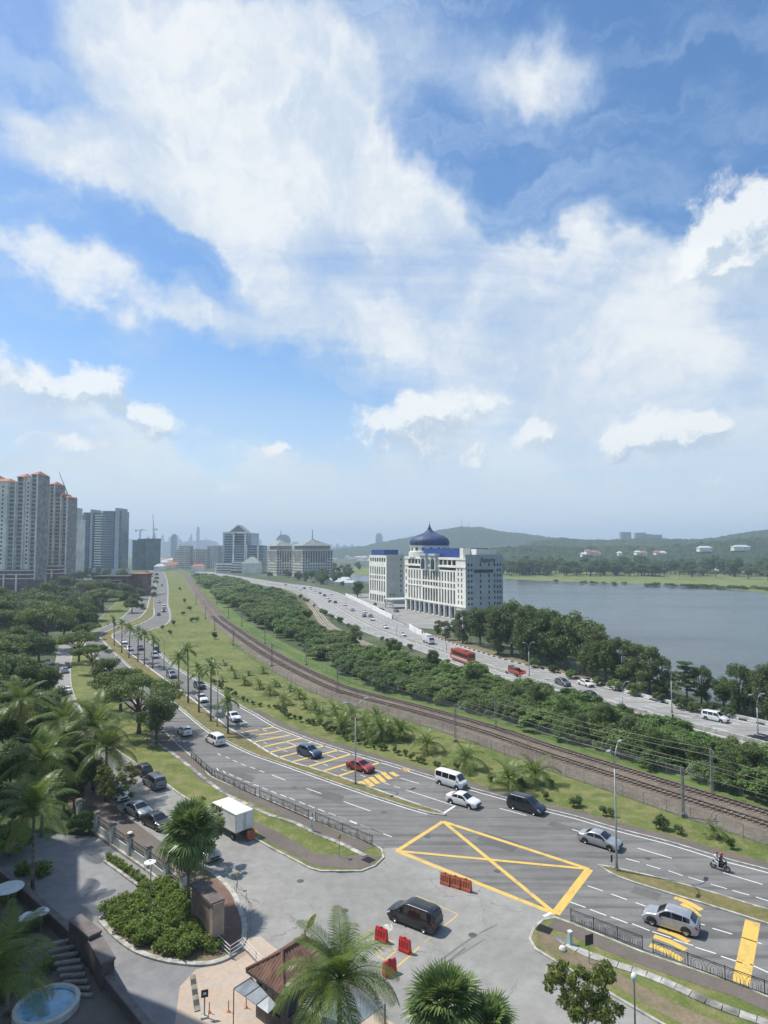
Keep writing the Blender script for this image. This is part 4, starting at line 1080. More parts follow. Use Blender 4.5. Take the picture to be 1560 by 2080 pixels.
# ------------------------------------------------------------------ buildings
M_WALLW = mat('white_facade', (0.82, 0.80, 0.71), 0.8, 0.07, 0.15)
M_WALLG = mat('grey_facade', (0.50, 0.53, 0.52), 0.8, 0.07, 0.2)
M_GLASSD = mat('dark_window', (0.03, 0.04, 0.045), 0.12, 0.3, 0.3, spec=0.6)
M_GLASSB = mat('blue_glass', (0.06, 0.10, 0.14), 0.1, 0.3, 0.12, spec=0.8)
M_BLUER = mat('blue_roof', (0.025, 0.07, 0.26), 0.45, 0.1, 0.4)
M_DOME = mat('dome_blue', (0.028, 0.062, 0.15), 0.6, 0.15, 0.3)
M_BEIGE = mat('beige_wall', (0.80, 0.76, 0.68), 0.85, 0.1, 0.1)
M_TERRA = mat('terracotta_roof', (0.42, 0.16, 0.085), 0.85, 0.15, 0.3)
M_BRICKR = mat('dull_red_wall', (0.20, 0.12, 0.10), 0.9, 0.2, 0.2)
M_GROOF = mat('green_grey_roof', (0.24, 0.27, 0.25), 0.7, 0.1, 0.2)
M_DARKR = mat('dark_roof', (0.05, 0.055, 0.06), 0.8, 0.2, 0.3)
def V2(x, y): return Vector((x, y, 0))

def wall_holes(mb, O, u, W, z0, z1, holes, depth=.4, mi=0):
    """flat wall from O along u, outward normal to the right of u; holes get reveals"""
    n = Vector((u.y, -u.x, 0))
    us = sorted({0.0, W} | {h[0] for h in holes} | {h[1] for h in holes}); zs = sorted({z0, z1} | {h[2] for h in holes} | {h[3] for h in holes})
    P = lambda a, z, d=0.0: O + u * a + Vector((0, 0, z)) - n * d
    for i in range(len(us) - 1):
        for j in range(len(zs) - 1):
            cu, cz = (us[i] + us[i + 1]) / 2, (zs[j] + zs[j + 1]) / 2
            if any(h[0] < cu < h[1] and h[2] < cz < h[3] for h in holes): continue
            mb.add([P(us[i], zs[j]), P(us[i + 1], zs[j]), P(us[i + 1], zs[j + 1]), P(us[i], zs[j + 1])], [(0, 1, 2, 3)], mi)
    for a, b, c, d in holes:
        q = [(a, c), (b, c), (b, d), (a, d)]
        for k in range(4):
            p, r = q[k], q[(k + 1) % 4]
            mb.add([P(*p), P(*r), P(r[0], r[1], depth), P(p[0], p[1], depth)], [(3, 2, 1, 0)], mi)
def panes(parent, O, u, holes, m, depth=.35, name='window', cap=290):
    n = Vector((u.y, -u.x, 0)); k = 0
    for a, b, c, d in holes:
        if k >= cap: break
        P = lambda s, z: O + u * s + Vector((0, 0, z)) - n * depth
        mb = MB().add([P(a - .02, c - .02), P(b + .02, c - .02), P(b + .02, d + .02), P(a - .02, d + .02)], [(0, 1, 2, 3)])
        mb.build(name, m, parent); k += 1
    rest = holes[cap:]
    if rest:
        mb = MB()
        for a, b, c, d in rest:
            P = lambda s, z: O + u * s + Vector((0, 0, z)) - n * depth
            mb.add([P(a, c), P(b, c), P(b, d), P(a, d)], [(0, 1, 2, 3)])
        o = mb.build(name, m, parent); o['kind'] = 'stuff'
def obox(mb, O, a, b, s0, s1, w0, w1, z0, z1, mi=0):
    """box in the frame of a building: s along a, w along b"""
    vs = [O + a * s + b * w + Vector((0, 0, z)) for s in (s0, s1) for w in (w0, w1) for z in (z0, z1)]
    return mb.add(vs, [(0, 1, 3, 2), (4, 6, 7, 5), (0, 4, 5, 1), (2, 3, 7, 6), (0, 2, 6, 4), (1, 5, 7, 3)], mi)
def hip(mb, O, a, b, s0, s1, w0, w1, z0, h, ridge=None, ov=0.8, mi=0):
    s0 -= ov; s1 += ov; w0 -= ov; w1 += ov
    if ridge is None: ridge = 0
    cw = (w0 + w1) / 2; cs = (s0 + s1) / 2
    vs = [O + a * s + b * w + Vector((0, 0, z0)) for s, w in ((s0, w0), (s1, w0), (s1, w1), (s0, w1))]
    vs += [O + a * (cs - ridge / 2) + b * cw + Vector((0, 0, z0 + h)), O + a * (cs + ridge / 2) + b * cw + Vector((0, 0, z0 + h))]
    return mb.add(vs, [(0, 1, 5, 4), (1, 2, 5), (2, 3, 4, 5), (3, 0, 4), (3, 2, 1, 0)], mi)

def domed_building():
    O = V2(37.4, 290); a = Vector((-.396, .918, 0)).normalized(); b = Vector((.918, .396, 0)).normalized()
    root = empty('domed_building', O, 0, 'long white office block crowned by a large dark blue onion dome', 'building')
    root.location = (0, 0, 0)
    WA, WB, ZT_ = 65.3, 20.2, 28.7
    # glass core behind the colonnade
    OL = O + a * WA; uL = -a                       # long facade runs from its far end to the near corner, facing the road
    far0, near1 = 3.2, 57.0
    H1 = [(1.0, 2.5, z, z + 2.0) for z in (9, 12, 16, 20)] + [(61.0, 62.2, z, z + 1.7) for z in (7.2, 9.8, 12.4, 15.0, 17.6, 20.2, 22.6)] + [(58.0, 59.2, z, z + 1.7) for z in (7.2, 9.8, 12.4, 15.0, 17.6, 20.2, 22.6)]
    H1 += [(58.0, 59.4, 1.6, 4.2), (61, 62.4, 1.6, 4.2)]
    groups = []
    xs = []
    x = 4.6
    for k in range(5): xs.append(x); x += 3.3
    groups.append((xs, 1.45)); xs2 = []
    x = 21.6
    for k in range(6): xs2.append(x); x += 2.9
    xs3 = []; x = 39.6
    for k in range(6): xs3.append(x); x += 2.85
    for x in xs + xs3: H1 += [(x, x + 1.6, 6.7, 13.4), (x, x + 1.6, 14.2, 16.4), (x, x + 1.6, 17.3, 22.0)]
    for x in xs2: H1 += [(x, x + 2.1, 6.7, 13.2), (x, x + 2.1, 14.4, 16.4), (x, x + 2.1, 17.3, 22.0)]
    top = [(4.2 + k * 4.1, 7.6 + k * 4.1, 25.1, 27.6) for k in range(4)] + [(28.2, 31.6, 25.1, 27.6)] + [(39.8 + k * 4.3, 43.4 + k * 4.3, 25.1, 27.6) for k in range(4)]
    H1 += top
    H1 += [(4.2, 20.4, 22.7, 24.0), (28.2, 31.6, 22.7, 24.0), (39.6, 56.4, 22.7, 24.0)]
    arch = [(3.6 + k * 5.35, 3.6 + k * 5.35 + 3.7, .2, 4.2) for k in range(10)]
    mb = MB(); wall_holes(mb, OL, uL, WA, 0, ZT_, H1 + arch, .55)
    # arched heads over the arcade openings
    nL = Vector((uL.y, -uL.x, 0))
    mb.build('long_facade', M_WALLW, root)
    ahm = []
    for (s0, s1, z0, z1) in arch:
        r = (s1 - s0) / 2; c = OL + uL * (s0 + r) + Vector((0, 0, z1)); N = 10
        m3 = MB(); pv = [c + uL * (r * math.cos(math.pi * k / N)) + Vector((0, 0, r * math.sin(math.pi * k / N) * .75)) + nL * .05 for k in range(N + 1)]
        m3.add(pv, [tuple(range(N + 1))]); m3.build('arch_head', M_GLASSD, root)
        pier = MB()
        for e in (s0 - .5, s1 + .5): pier.box(OL + uL * e + nL * .25 + Vector((0, 0, 3.0)), (.7, .5, 6.0), math.atan2(uL.y, uL.x))
        pier.build('arcade_pier', M_WALLG, root)
    panes(root, OL, uL, H1, M_GLASSD, .5); panes(root, OL, uL, arch, M_GLASSD, .5, 'arcade_opening')
    # short facade
    H2 = []
    for z in (7.0, 9.6, 12.2, 14.8, 17.4, 20.0, 22.6, 25.0):
        H2 += [(s, s + .95, z, z + 1.15) for s in (1.2, 2.8)]
        if not 21 < z < 24: H2 += [(s, s + .85, z, z + 1.4) for s in (7.6, 12.2, 15.2)]
        H2 += [(s, s + .95, z, z + 1.15) for s in (16.9, 18.4)]
    H2 += [(4.3, 15.0, 21.9, 23.4)]
    mb = MB(); wall_holes(mb, O, b, WB, 0, ZT_ + 1.6, H2, .45); mb.build('short_facade', mat('shaded_cladding', (.36, .39, .385), .8, .06, .2), root); panes(root, O, b, H2, M_GLASSD, .4)  # grey cladding with this side's shade darkened into its base colour
    # back, roof, parapets
    mb = MB(); obox(mb, O, a, b, .6, WA, .6, WB, 0, ZT_ - .2); mb.build('building_core', M_WALLG, root)
    mb = MB()
    obox(mb, O, a, b, -.25, WA, -.3, .1, ZT_ - .9, ZT_ + .2); obox(mb, O, a, b, -.25, WA, -.28, -.02, 24.1, 24.9); obox(mb, O, a, b, -.25, WA, -.35, -.03, 5.9, 6.5)
    obox(mb, O, a, b, 45, WA - 3, -.22, -.02, 13.6, 14.0); mb.build('cornice', M_WALLW, root)
    for s0 in (WA - 27.6, WA - 38.2):      # two projecting bays with pointed niches
        mb = MB(); obox(mb, O, a, b, s0, s0 + 6.0, -1.3, 1.0, 22.2, 30.2); obox(mb, O, a, b, s0 - .5, s0 + 6.5, -1.8, 1.0, 29.6, 30.6); mb.build('niche_bay', M_WALLG, root)
        c = O + a * (s0 + 3) + b * -1.36; pv = []
        for k in range(9): t = k / 8; pv.append(c + a * (2.0 * math.cos(math.pi * t)) + Vector((0, 0, 26.4 + 1.9 * math.sin(math.pi * t))))
        pv += [c - a * 2.0 + Vector((0, 0, 22.8)), c + a * 2.0 + Vector((0, 0, 22.8))]
        MB().add(pv, [tuple(range(len(pv)))]).build('niche', M_GLASSD, root)
    mb = MB(); obox(mb, O, a, b, 9, WA - 1, 2.5, WB - 2, ZT_ - .2, ZT_ + 4.6); mb.build('blue_roof', M_BLUER, root)
    mb = MB(); obox(mb, O, a, b, 5.4, 8.6, 2.0, 6.0, ZT_ - .2, ZT_ + 4.6); obox(mb, O, a, b, .3, 5.0, 6.0, 17.2, ZT_ - .2, ZT_ + 4.2); mb.build('roof_block', M_WALLW, root)
    # block behind, to the left
    O2 = V2(1.5, 385); t2, w2 = 28.0, 11.5
    uL2 = -a; OL2 = O2 + a * t2; Hb = []
    for k in range(7):
        x = 1.5 + k * 3.7
        Hb += [(x, x + 2.0, 6.7, 13.4), (x, x + 2.0, 14.2, 16.4), (x, x + 2.0, 17.3, 22.0), (x, x + 2.6, 25.1, 27.6), (x, x + 2.4, .3, 4.6)]
    mb = MB(); wall_holes(mb, OL2, uL2, t2, 0, 29.2, Hb, .5); mb.build('rear_facade', M_WALLW, root); panes(root, OL2, uL2, Hb, M_GLASSD, .45)
    Hc = [(9.3, 10.3, z, z + 1.2) for z in (7, 10, 13, 16, 19, 22, 26)] + [(2, 3, 4.6, 5.8), (4.4, 5.4, 4.6, 5.8)]
    mb = MB(); wall_holes(mb, O2, b, w2, 0, 29.6, Hc, .4); mb.build('rear_side', mat('sand_facade', (.50, .50, .43), .85, .06, .2), root); panes(root, O2, b, Hc, M_GLASSD, .35)
    mb = MB(); obox(mb, O2, a, b, -.02, w2 * 0 + .0, 0, w2, 23.4, 24.6)
    mb = MB(); obox(mb, O2, a, b, .5, t2, .5, w2, 0, 29.0); mb.build('rear_core', M_WALLG, root)
    mb = MB(); obox(mb, O2, a, b, 6, t2 - 1, 1.2, w2 - 1, 29, 32.6); mb.build('blue_roof', M_BLUER, root)
    # entrance canopy between the blocks
    mb = MB(); obox(mb, O + a * (WA + 2), a, b, 0, 12, -7, 5, 4.6, 5.2); mb.build('entrance_canopy', M_WALLG, root)
    for s in (1, 11):
        mb = MB(); obox(mb, O + a * (WA + 2), a, b, s - .3, s + .3, -6.4, -5.8, 0, 4.6); mb.build('canopy_post', M_WALLG, root)
    # dome
    C = AT(872.6, 1100, 345); C.z = 0
    dr = MB(); dr.lathe([(11.4, 28.5), (11.4, 31.6), (10.6, 31.7), (10.6, 34.4), (10.9, 34.5), (10.9, 34.8), (9, 34.8)], 32, C); drum = dr.build('drum', M_WALLW, root)
    for k in range(16):
        an = 2 * math.pi * k / 16; p = C + Vector((math.cos(an) * 10.62, math.sin(an) * 10.62, 33))
        MB().box(p, (.12, 1.5, 1.5), an).build('drum_window', M_GLASSD, drum)
    prof = [(10.1, 34.7), (10.55, 35.6), (10.75, 36.6), (10.65, 37.8), (10.2, 39.0), (9.2, 40.2), (7.6, 41.3), (5.6, 42.1), (3.9, 42.9), (2.6, 43.8), (1.6, 44.9), (.95, 46.0), (.7, 46.6)]
    prof = [(r, 34.7 + (z - 34.7) * .82) for r, z in prof]
    d = MB().lathe(prof, 48, C).build('dome', M_DOME, root, smooth=True)
    for k in range(16):
        an = 2 * math.pi * k / 16
        MB().tube([C + Vector((math.cos(an) * (r + .02), math.sin(an) * (r + .02), z)) for r, z in prof], .09, 4, cap=False).build('dome_rib', M_DOME, d)
    MB().lathe([(.7, 44.4), (1.1, 44.7), (.5, 45.0), (.35, 45.5), (.6, 45.8), (.3, 46.1), (.12, 46.6), (.05, 48.2), (0, 48.5)], 12, C).build('finial', M_DOME, d)
    # lettering on the short facade
    f = bpy.data.curves.new('wall_lettering', 'FONT'); f.body = 'Sapura'; f.size = 3.0; f.shear = .25; f.extrude = .08; f.materials.append(mat('letter_navy', (.02, .025, .05), .5))
    na = -a
    fo = bpy.data.objects.new('lettering_source', f); fm = bpy.data.meshes.new_from_object(fo); bpy.data.objects.remove(fo)
    lo = link('lettering', fm, root, O + b * 7.6 + na * .1 + Vector((0, 0, 26.9)), (R(90), 0, math.atan2(b.y, b.x)))
    # white annex by the trees
    mb = MB(); obox(mb, O, a, b, -6, -1, 2, 12, 0, 4.0); mb.build('annex', M_WALLW, root)
    mb = MB(); 
    for s in (-13, -9, -5): obox(mb, O, a, b, s, s + .4, 12, 17, 5.0, 6.6)
    mb.build('annex_frame', M_WALLW, root)
domed_building()

def banded_tower(name, O, a, b, W, D, z1, fl, label, wall, glass, band=.38, parts_bands=True, roof=None, z0=0, group=None, piers=0):
    """tower with a glass body, a proud slab band for every storey and piers"""
    root = empty(name, (0, 0, 0), 0, label, 'building', group)
    mb = MB(); obox(mb, O, a, b, .3, W - .3, .3, D - .3, z0, z1 - .1); mb.build('glass_body', glass, root)
    nfl = int((z1 - z0) / fl)
    for k in range(nfl + 1):
        mb = MB(); z = z0 + k * fl; obox(mb, O, a, b, 0, W, 0, D, z, z + fl * band); mb.build('floor_band', wall, root)
    for k in range(piers):
        s = (W - .9) * k / max(1, piers - 1)
        mb = MB(); obox(mb, O, a, b, s, s + .9, -.12, D + .12, z0, z1 - .05); mb.build('pier', wall, root)
    return root
AX, AY = Vector((1, 0, 0)), Vector((0, 1, 0))

# ---- tall apartment towers at the left
def apartment(name, label, bays, Y, zfoot):
    root = empty(name, (0, 0, 0), 0, label, 'building', 'apartment towers with terracotta roofs')
    sc = Y / F_PX
    fl = 3.15
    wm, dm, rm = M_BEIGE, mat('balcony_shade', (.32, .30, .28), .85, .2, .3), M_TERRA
    slab_cache = {}
    for (x0, x1, ytop, kind, dy, roof) in bays:
        X0, X1 = (x0 - 780) * sc, (x1 - 780) * sc; zt = CAM_H + (1117 - ytop) * sc; y = Y + dy; w = X1 - X0
        O = V2(X0, y)
        if kind == 'w':
            H = [(w * f, w * f + 1.3, z, z + 1.5) for f in ((.25, .68) if w > 6 else (.4,)) for z in np.arange(zfoot + 12, zt - 3, fl)]
            mb = MB(); wall_holes(mb, O, AX, w, zfoot, zt, H, .35); mb.build('wall', wm, root); panes(root, O, AX, H, M_GLASSD, .3)
            mb = MB(); obox(mb, O, AX, AY, 0.01, w - .01, .5, 18, zfoot, zt - .02); mb.build('wall', wm, root)
        else:
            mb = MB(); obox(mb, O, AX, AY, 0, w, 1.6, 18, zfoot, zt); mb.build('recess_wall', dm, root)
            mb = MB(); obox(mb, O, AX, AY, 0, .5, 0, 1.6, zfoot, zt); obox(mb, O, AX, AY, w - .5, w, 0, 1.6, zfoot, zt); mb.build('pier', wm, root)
            key = round(w, 2)
            if key not in slab_cache:
                m3 = MB(); m3.box((w / 2, .8, .1), (w - 1.0, 1.5, .22)); m3.box((w / 2, .06, .62), (w - 1.0, .1, .34)); slab_cache[key] = m3.mesh('balcony', wm)
            for z in np.arange(zfoot + 10, zt - 2, fl): link('balcony', slab_cache[key], root, (X0, y, z))
        if roof:
            mb = MB(); hip(mb, O, AX, AY, 0, w, 0, 16, zt, roof, max(0, w - 6), 1.0); mb.build('roof', rm, root)
    # dark podium floors
    X0, X1 = (bays[0][0] - 780) * sc, (bays[-1][1] - 780) * sc
    mb = MB(); obox(mb, V2(X0, Y - 3), AX, AY, 0, X1 - X0 - .2, 0, 20, 0, zfoot + 8); mb.build('podium', M_BRICKR, root)
    for k in range(3):
        mb = MB(); obox(mb, V2(X0, Y - 3), AX, AY, -.1, X1 - X0 - .1, -.5, 20.3, zfoot + 1 + k * 3, zfoot + 1.7 + k * 3); mb.build('podium_band', wm, root)
    for k in range(5):
        s = (X1 - X0) * k / 5
        mb = MB(); obox(mb, V2(X0, Y - 3), AX, AY, s, s + 1.2, -1.2, -.5, 0, zfoot + 5); mb.build('podium_column', wm, root)
apartment('apartment_tower', 'tallest beige apartment tower with stepped terracotta roofs and stacked balconies', [(-60, -20, 968, 'b', 0, 4), (-20, 16, 978, 'w', -2, 3), (16, 30, 978, 'b', -1, 0), (30, 44, 968, 'b', 1, 3.5), (44, 54, 968, 'w', 3, 0), (54, 66, 962, 'b', 4, 3.5)], 470, 10)
apartment('apartment_tower', 'second apartment tower with lower terracotta roofs next to the tallest one', [(64, 84, 994, 'w', 4, 3), (84, 90, 984, 'w', 5, 0), (90, 100, 982, 'b', 6, 3.2), (100, 113, 1002, 'b', 7, 2.6), (113, 123, 1008, 'b', 9, 2)], 520, 12)
# slightly further tower with a domed top
def dome_tower():
    Y = 640.; sc = Y / F_PX; X = lambda x: (x - 780) * sc; Z = lambda y: CAM_H + (1117 - y) * sc
    r = empty('apartment_tower', (0, 0, 0), 0, 'pale apartment tower with a dark rounded top beside a crane', 'building')
    w = X(156) - X(116)
    O = V2(X(116), Y); H = [(w * f, w * f + 2.0, z, z + 1.7) for f in (.08, .3, .52, .78) for z in np.arange(20, Z(1060), 3.2)]
    mb = MB(); wall_holes(mb, O, AX, w, 0, Z(1054), H, .35); obox(mb, O, AX, AY, .01, w - .01, .5, 18, 0, Z(1054) - .02); mb.build('wall', M_BEIGE, r); panes(r, O, AX, H, M_GLASSD, .3)
    mb = MB(); obox(mb, O, AX, AY, 1, w * .5, 1, 16, Z(1054), Z(1032)); obox(mb, O, AX, AY, w * .6, w * .88, 1, 16, Z(1054), Z(1031)); mb.build('upper_block', M_WALLG, r)
    MB().lathe([(4.6, 0), (4.6, 2), (4.2, 4.5), (3.2, 7), (1.8, 8.6), (.2, 9.6)], 24, (X(128), Y + 7, Z(1032))).build('rounded_top', M_DARKR, r, smooth=True)
    mb = MB(); obox(mb, O, AX, AY, 0, w, -.6, 0.02, Z(1054), Z(1051)); mb.build('cornice', M_TERRA, r)
dome_tower()
# glass towers
def glass_towers():
    Y = 830.; sc = Y / F_PX; X = lambda x: (x - 780) * sc; Z = lambda y: CAM_H + (1117 - y) * sc
    for (x0, x1, xm, yt, lab) in ((155, 190, 168, 1041, 'left glass tower with white balcony bands'), (192, 246, 207, 1038, 'wider glass tower with tall pale fins beside the other glass tower')):
        r = empty('glass_tower', (0, 0, 0), 0, lab, 'building')
        O = V2(X(x0), Y); w = X(x1) - X(x0); d = 26; zt = Z(yt); wl = X(xm) - X(x0); wf = wl + (X(x1) - X(xm)) * (.58 if x0 < 190 else .62)
        mb = MB(); obox(mb, O, AX, AY, .4, wl, 1.2, d, 0, zt - 3); mb.build('balcony_side', M_GLASSD, r)
        k = 0
        for z in np.arange(8, zt - 4, 3.3):
            mb = MB(); obox(mb, O, AX, AY, 0, wl, 0, d - 1, z, z + 1.5); mb.build('balcony_band', M_WALLW, r)
        # rounded glass middle
        N = 10; pts = []
        for i in range(N + 1):
            t = i / N; pts.append((O.x + wl + (wf - wl) * t, O.y - 2.2 * math.sin(math.pi * t)))
        pts += [(O.x + wf, O.y + d), (O.x + wl, O.y + d)]
        MB().prism(pts, 0, zt).build('glass_middle', M_GLASSB, r)
        mid = [(O.x + (p[0] - O.x), p[1] - .15) for p in pts[:N + 1]]
        for z in np.arange(8, zt - 4, 3.3):
            m3 = MB(); kerb(m3, [Vector((x, y, 0)) for x, y in mid], .3, z, z + .8); m3.build('glass_band', mat('steel_blue_band', (.22, .27, .33), .5, .1, .2), r)
        mb = MB(); obox(mb, O, AX, AY, wf + 1.5, w - (X(x1) - X(xm)) * .1, -.6, d, 0, zt + 4); mb.build('fin_wall', mat('pale_fin', (.42, .46, .52), .7, .06, .1), r)
        mb = MB(); obox(mb, O, AX, AY, wf, w, .8, d - 1, 0, zt); mb.build('dark_core', M_GLASSB, r)
        mb = MB(); obox(mb, O, AX, AY, -2, w + 2, -6, d, 0, 8); mb.build('podium', M_WALLG, r)
glass_towers()
# netted round towers under construction, with cranes
M_NET = mat('green_netting', (.07, .12, .13), .9, .25, .12)
def crane(base, h, jib, ang, label, rz=0):
    r = empty('tower_crane', base, rz, label, 'crane')
    w = 1.6; mb = MB()
    for sx in (-w / 2, w / 2):
        for sy in (-w / 2, w / 2): mb.bar((sx, sy, 0), (sx, sy, h), .3)
    for k in range(int(h / 2.5)):
        z = k * 2.5; mb.bar((-w / 2, -w / 2, z), (w / 2, -w / 2, z + 2.5), .18); mb.bar((-w / 2, w / 2, z + 2.5), (w / 2, w / 2, z), .18)
    mb.build('mast', M_STEEL, r)
    e = Vector((math.cos(ang) * jib, 0, h + math.sin(ang) * jib)); m2 = MB()
    m2.bar((0, -.6, h), (e.x, -.2, e.z), .3); m2.bar((0, .6, h), (e.x, .2, e.z), .3); m2.bar((0, 0, h + 1.8), e, .3)
    for k in range(12):
        f = k / 12; q = Vector((0, 0, h)).lerp(e, f); q2 = Vector((0, 0, h + 1.8)).lerp(e, f + .04); m2.bar((q.x, -.5 * (1 - f), q.z), (q2.x, 0, q2.z), .15)
    m2.build('jib', M_STEEL, r)
    MB().box((-4, 0, h + .6), (8, 1.2, .8)).box((-7, 0, h - .4), (2, 1.6, 2.2)).build('counter_jib', M_STEEL, r)
    MB().box((1.4, .9, h + .8), (1.8, 1.2, 2)).build('cab', M_WALLW, r)
    return r
def net_tower():
    Y = 1020.; sc = Y / F_PX; X = lambda x: (x - 780) * sc; Z = lambda y: CAM_H + (1117 - y) * sc
    r = empty('unfinished_tower', (0, 0, 0), 0, 'round tower blocks wrapped in grey-green construction netting', 'building')
    for x, rr, yt in ((274, 5.5, 1097), (285, 6.5, 1094.5), (305, 12.5, 1094)):
        MB().lathe([(rr, 0), (rr, Z(yt) - 4), (rr * 1.04, Z(yt) - 3.5), (rr * 1.04, Z(yt)), (0, Z(yt))], 28, (X(x), Y + rr, 0)).build('netted_shaft', M_NET, r)
    crane((X(281), Y + 8, Z(1095)), 14, 12, R(4), 'flat-topped crane on the netted tower')
    crane((X(307), Y + 12, Z(1095)), 16, 26, R(82), 'steep-jibbed crane on the netted tower', 2.6)
net_tower()
cp = AT(140, 1012, 665); crane((cp.x, cp.y, 50), cp.z - 50, 30, R(68), 'pale luffing crane behind the apartment towers', math.pi)
# low dark building with terraces
lb = AT(160, 1185, 430); r = empty('low_building', (0, 0, 0), 0, 'low dark flat-roofed building among the trees', 'building')
for k, (dx, w, z) in enumerate(((0, 26, 11), (4, 24, 13.5), (28, 8, 15))):
    MB().box((lb.x + dx + w / 2, 440 + k * 9, z / 2), (w, 16, z)).build('wall', M_BRICKR, r); MB().box((lb.x + dx + w / 2, 440 + k * 9, z + .4), (w + 3, 18, .7)).build('roof', M_DARKR if k < 2 else M_TERRA, r)
# blue glass office with the gabled top
def gable_office():
    Y = 900.; sc = Y / F_PX; X = lambda x: (x - 780) * sc; Z = lambda y: CAM_H + (1117 - y) * sc
    r = empty('office_building', (0, 0, 0), 0, 'blue glass office with a triangular white gable on top', 'building')
    def blk(x0, x1, yt, d0, d1, z0=0):
        O = V2(X(x0), Y + d0); w = X(x1) - X(x0)
        mb = MB(); obox(mb, O, AX, AY, .2, w - .2, .3, d1 - d0, z0, Z(yt)); mb.build('glass_body', M_GLASSB, r)
        for z in np.arange(z0 + 2, Z(yt) - 1, 3.6):
            mb = MB(); obox(mb, O, AX, AY, 0, w, 0, d1 - d0 - .1, z, z + 1.0); mb.build('floor_band', mat('pale_band', (.40, .46, .50), .6, .06, .1), r)
    blk(456, 474, 1085, 0, 30); blk(474, 501, 1083, 6, 34); blk(478, 501, 1105, -4, 6); blk(501, 536, 1108, -2, 28); blk(444, 474, 1142, -8, 4); blk(480, 506, 1143, -10, -4)
    for x in (474.5, 498, 500.5, 524):
        mb = MB(); obox(mb, V2(X(x), Y - 5), AX, AY, 0, 2.2, 0, 3, 0, Z(1085) if x < 500 else Z(1108)); mb.build('pier', M_WALLW, r)
    vs = [(X(466), Y, Z(1081)), (X(503), Y, Z(1081)), (X(484), Y, Z(1066)), (X(466), Y + 26, Z(1081)), (X(503), Y + 26, Z(1081)), (X(484), Y + 26, Z(1066))]
    MB().add(vs, [(0, 1, 2), (5, 4, 3), (0, 2, 5, 3), (1, 4, 5, 2)]).build('gable', M_GROOF, r)
    for p, q in ((0, 2), (2, 1), (0, 1)): MB().bar(Vector(vs[p]) - Vector((0, .3, 0)), Vector(vs[q]) - Vector((0, .3, 0)), 1.2).build('gable_trim', M_WALLW, r)
    for x0, x1, yb in ((442, 475, 1146), (475, 500, 1142)):
        for k in range(4):
            mb = MB(); obox(mb, V2(X(x0), Y - 14 + k), AX, AY, 0, X(x1) - X(x0), 0, 12, Z(yb + 6) + (k - 2) * 3.5, Z(yb + 6) + (k - 2) * 3.5 + 1.4); mb.build('terrace_band', M_WALLW, r)
    mb = MB(); hip(mb, V2(X(505), Y - 40), AX, AY, 0, 24, 0, 20, 14, 9, 6); mb.build('pavilion_roof', M_GROOF, r)
    mb = MB(); obox(mb, V2(X(505), Y - 40), AX, AY, 0, 24, 0, 20, 0, 14); mb.build('pavilion_wall', M_BEIGE, r)
    rb = empty('distant_block', (0, 0, 0), 0, 'hazy grey block behind the gabled office', 'building')
    mb = MB(); obox(mb, V2(X(453) * 1.4, Y * 1.4), AX, AY, 0, 22, 0, 30, 0, 68); obox(mb, V2(X(453) * 1.4, Y * 1.4), AX, AY, 46, 66, 0, 30, 0, 66); mb.build('wall', M_WALLG, rb)
gable_office()
# twin hip-roofed offices
def twin_offices():
    Y = 760.
    for (xl, xc, xr, lab, dy) in ((537, 563, 592, 'left of two beige offices with a grey hipped roof and mast', 34), (588, 615, 667, 'right and nearer of two beige offices with a grey hipped roof and mast', 0)):
        yy = Y + dy; sc = yy / F_PX
        C = V2((xc - 780) * sc, yy); r = empty('office_building', (0, 0, 0), 0, lab, 'building')
        a = Vector((-.62, .78, 0)).normalized(); b = Vector((.90, .43, 0)).normalized()
        wl = (xc - xl) * sc / .62 * .93; wr = (xr - xc) * sc / .80
        zt = 33.0; wr = min(wr, 41)
        for (O, u, W, m) in ((C + a * wl, -a, wl, mat('cream_panel', (.62, .58, .50), .8, .06, .1)), (C, b, wr, mat('cream_panel', (.62, .58, .50), .8))):
            n = max(6, int(W / 3.0)); st = W / n; H = []
            for k in range(n):
                mid = abs(k - (n - 1) / 2) / n
                lo = 17 if mid < .26 else 22 if mid < .38 else 25.5
                H.append((k * st + .55, (k + 1) * st - .55, lo, 31.5))
                for z in np.arange(2.5, lo - 2.4, 3.4): H.append((k * st + .6, (k + 1) * st - .6, z, z + 1.9))
            mb = MB(); wall_holes(mb, O, u, W, 0, zt, H, .5); mb.build('facade', m, r); panes(r, O, u, H, M_GLASSD, .45)
        mb = MB(); obox(mb, C, a, b, .6, wl, .6, wr, 0, zt - .1); mb.build('core', M_BEIGE, r)
        mb = MB(); obox(mb, C, a, b, 2, wl - 1, 2, wr - 2, zt - .1, zt + 4.5); mb.build('attic', mat('dusty_attic', (.40, .36, .31), .85), r)
        mb = MB(); hip(mb, C, a, b, 1, wl, 1, wr - 1, zt + 4.5, 8.5, 0, 2.5); mb.build('roof', M_GROOF, r)
        cc = C + a * (wl + 1) / 2 + b * wr / 2
        MB().tube([(cc.x, cc.y, zt + 13), (cc.x, cc.y, zt + 22)], [.9, .5], 6).build('mast', M_WALLG, r)
        MB().tube([(cc.x, cc.y, zt + 22), (cc.x, cc.y, zt + 24)], [.9, .7], 6).build('mast_head', M_WALLG, r)
twin_offices()
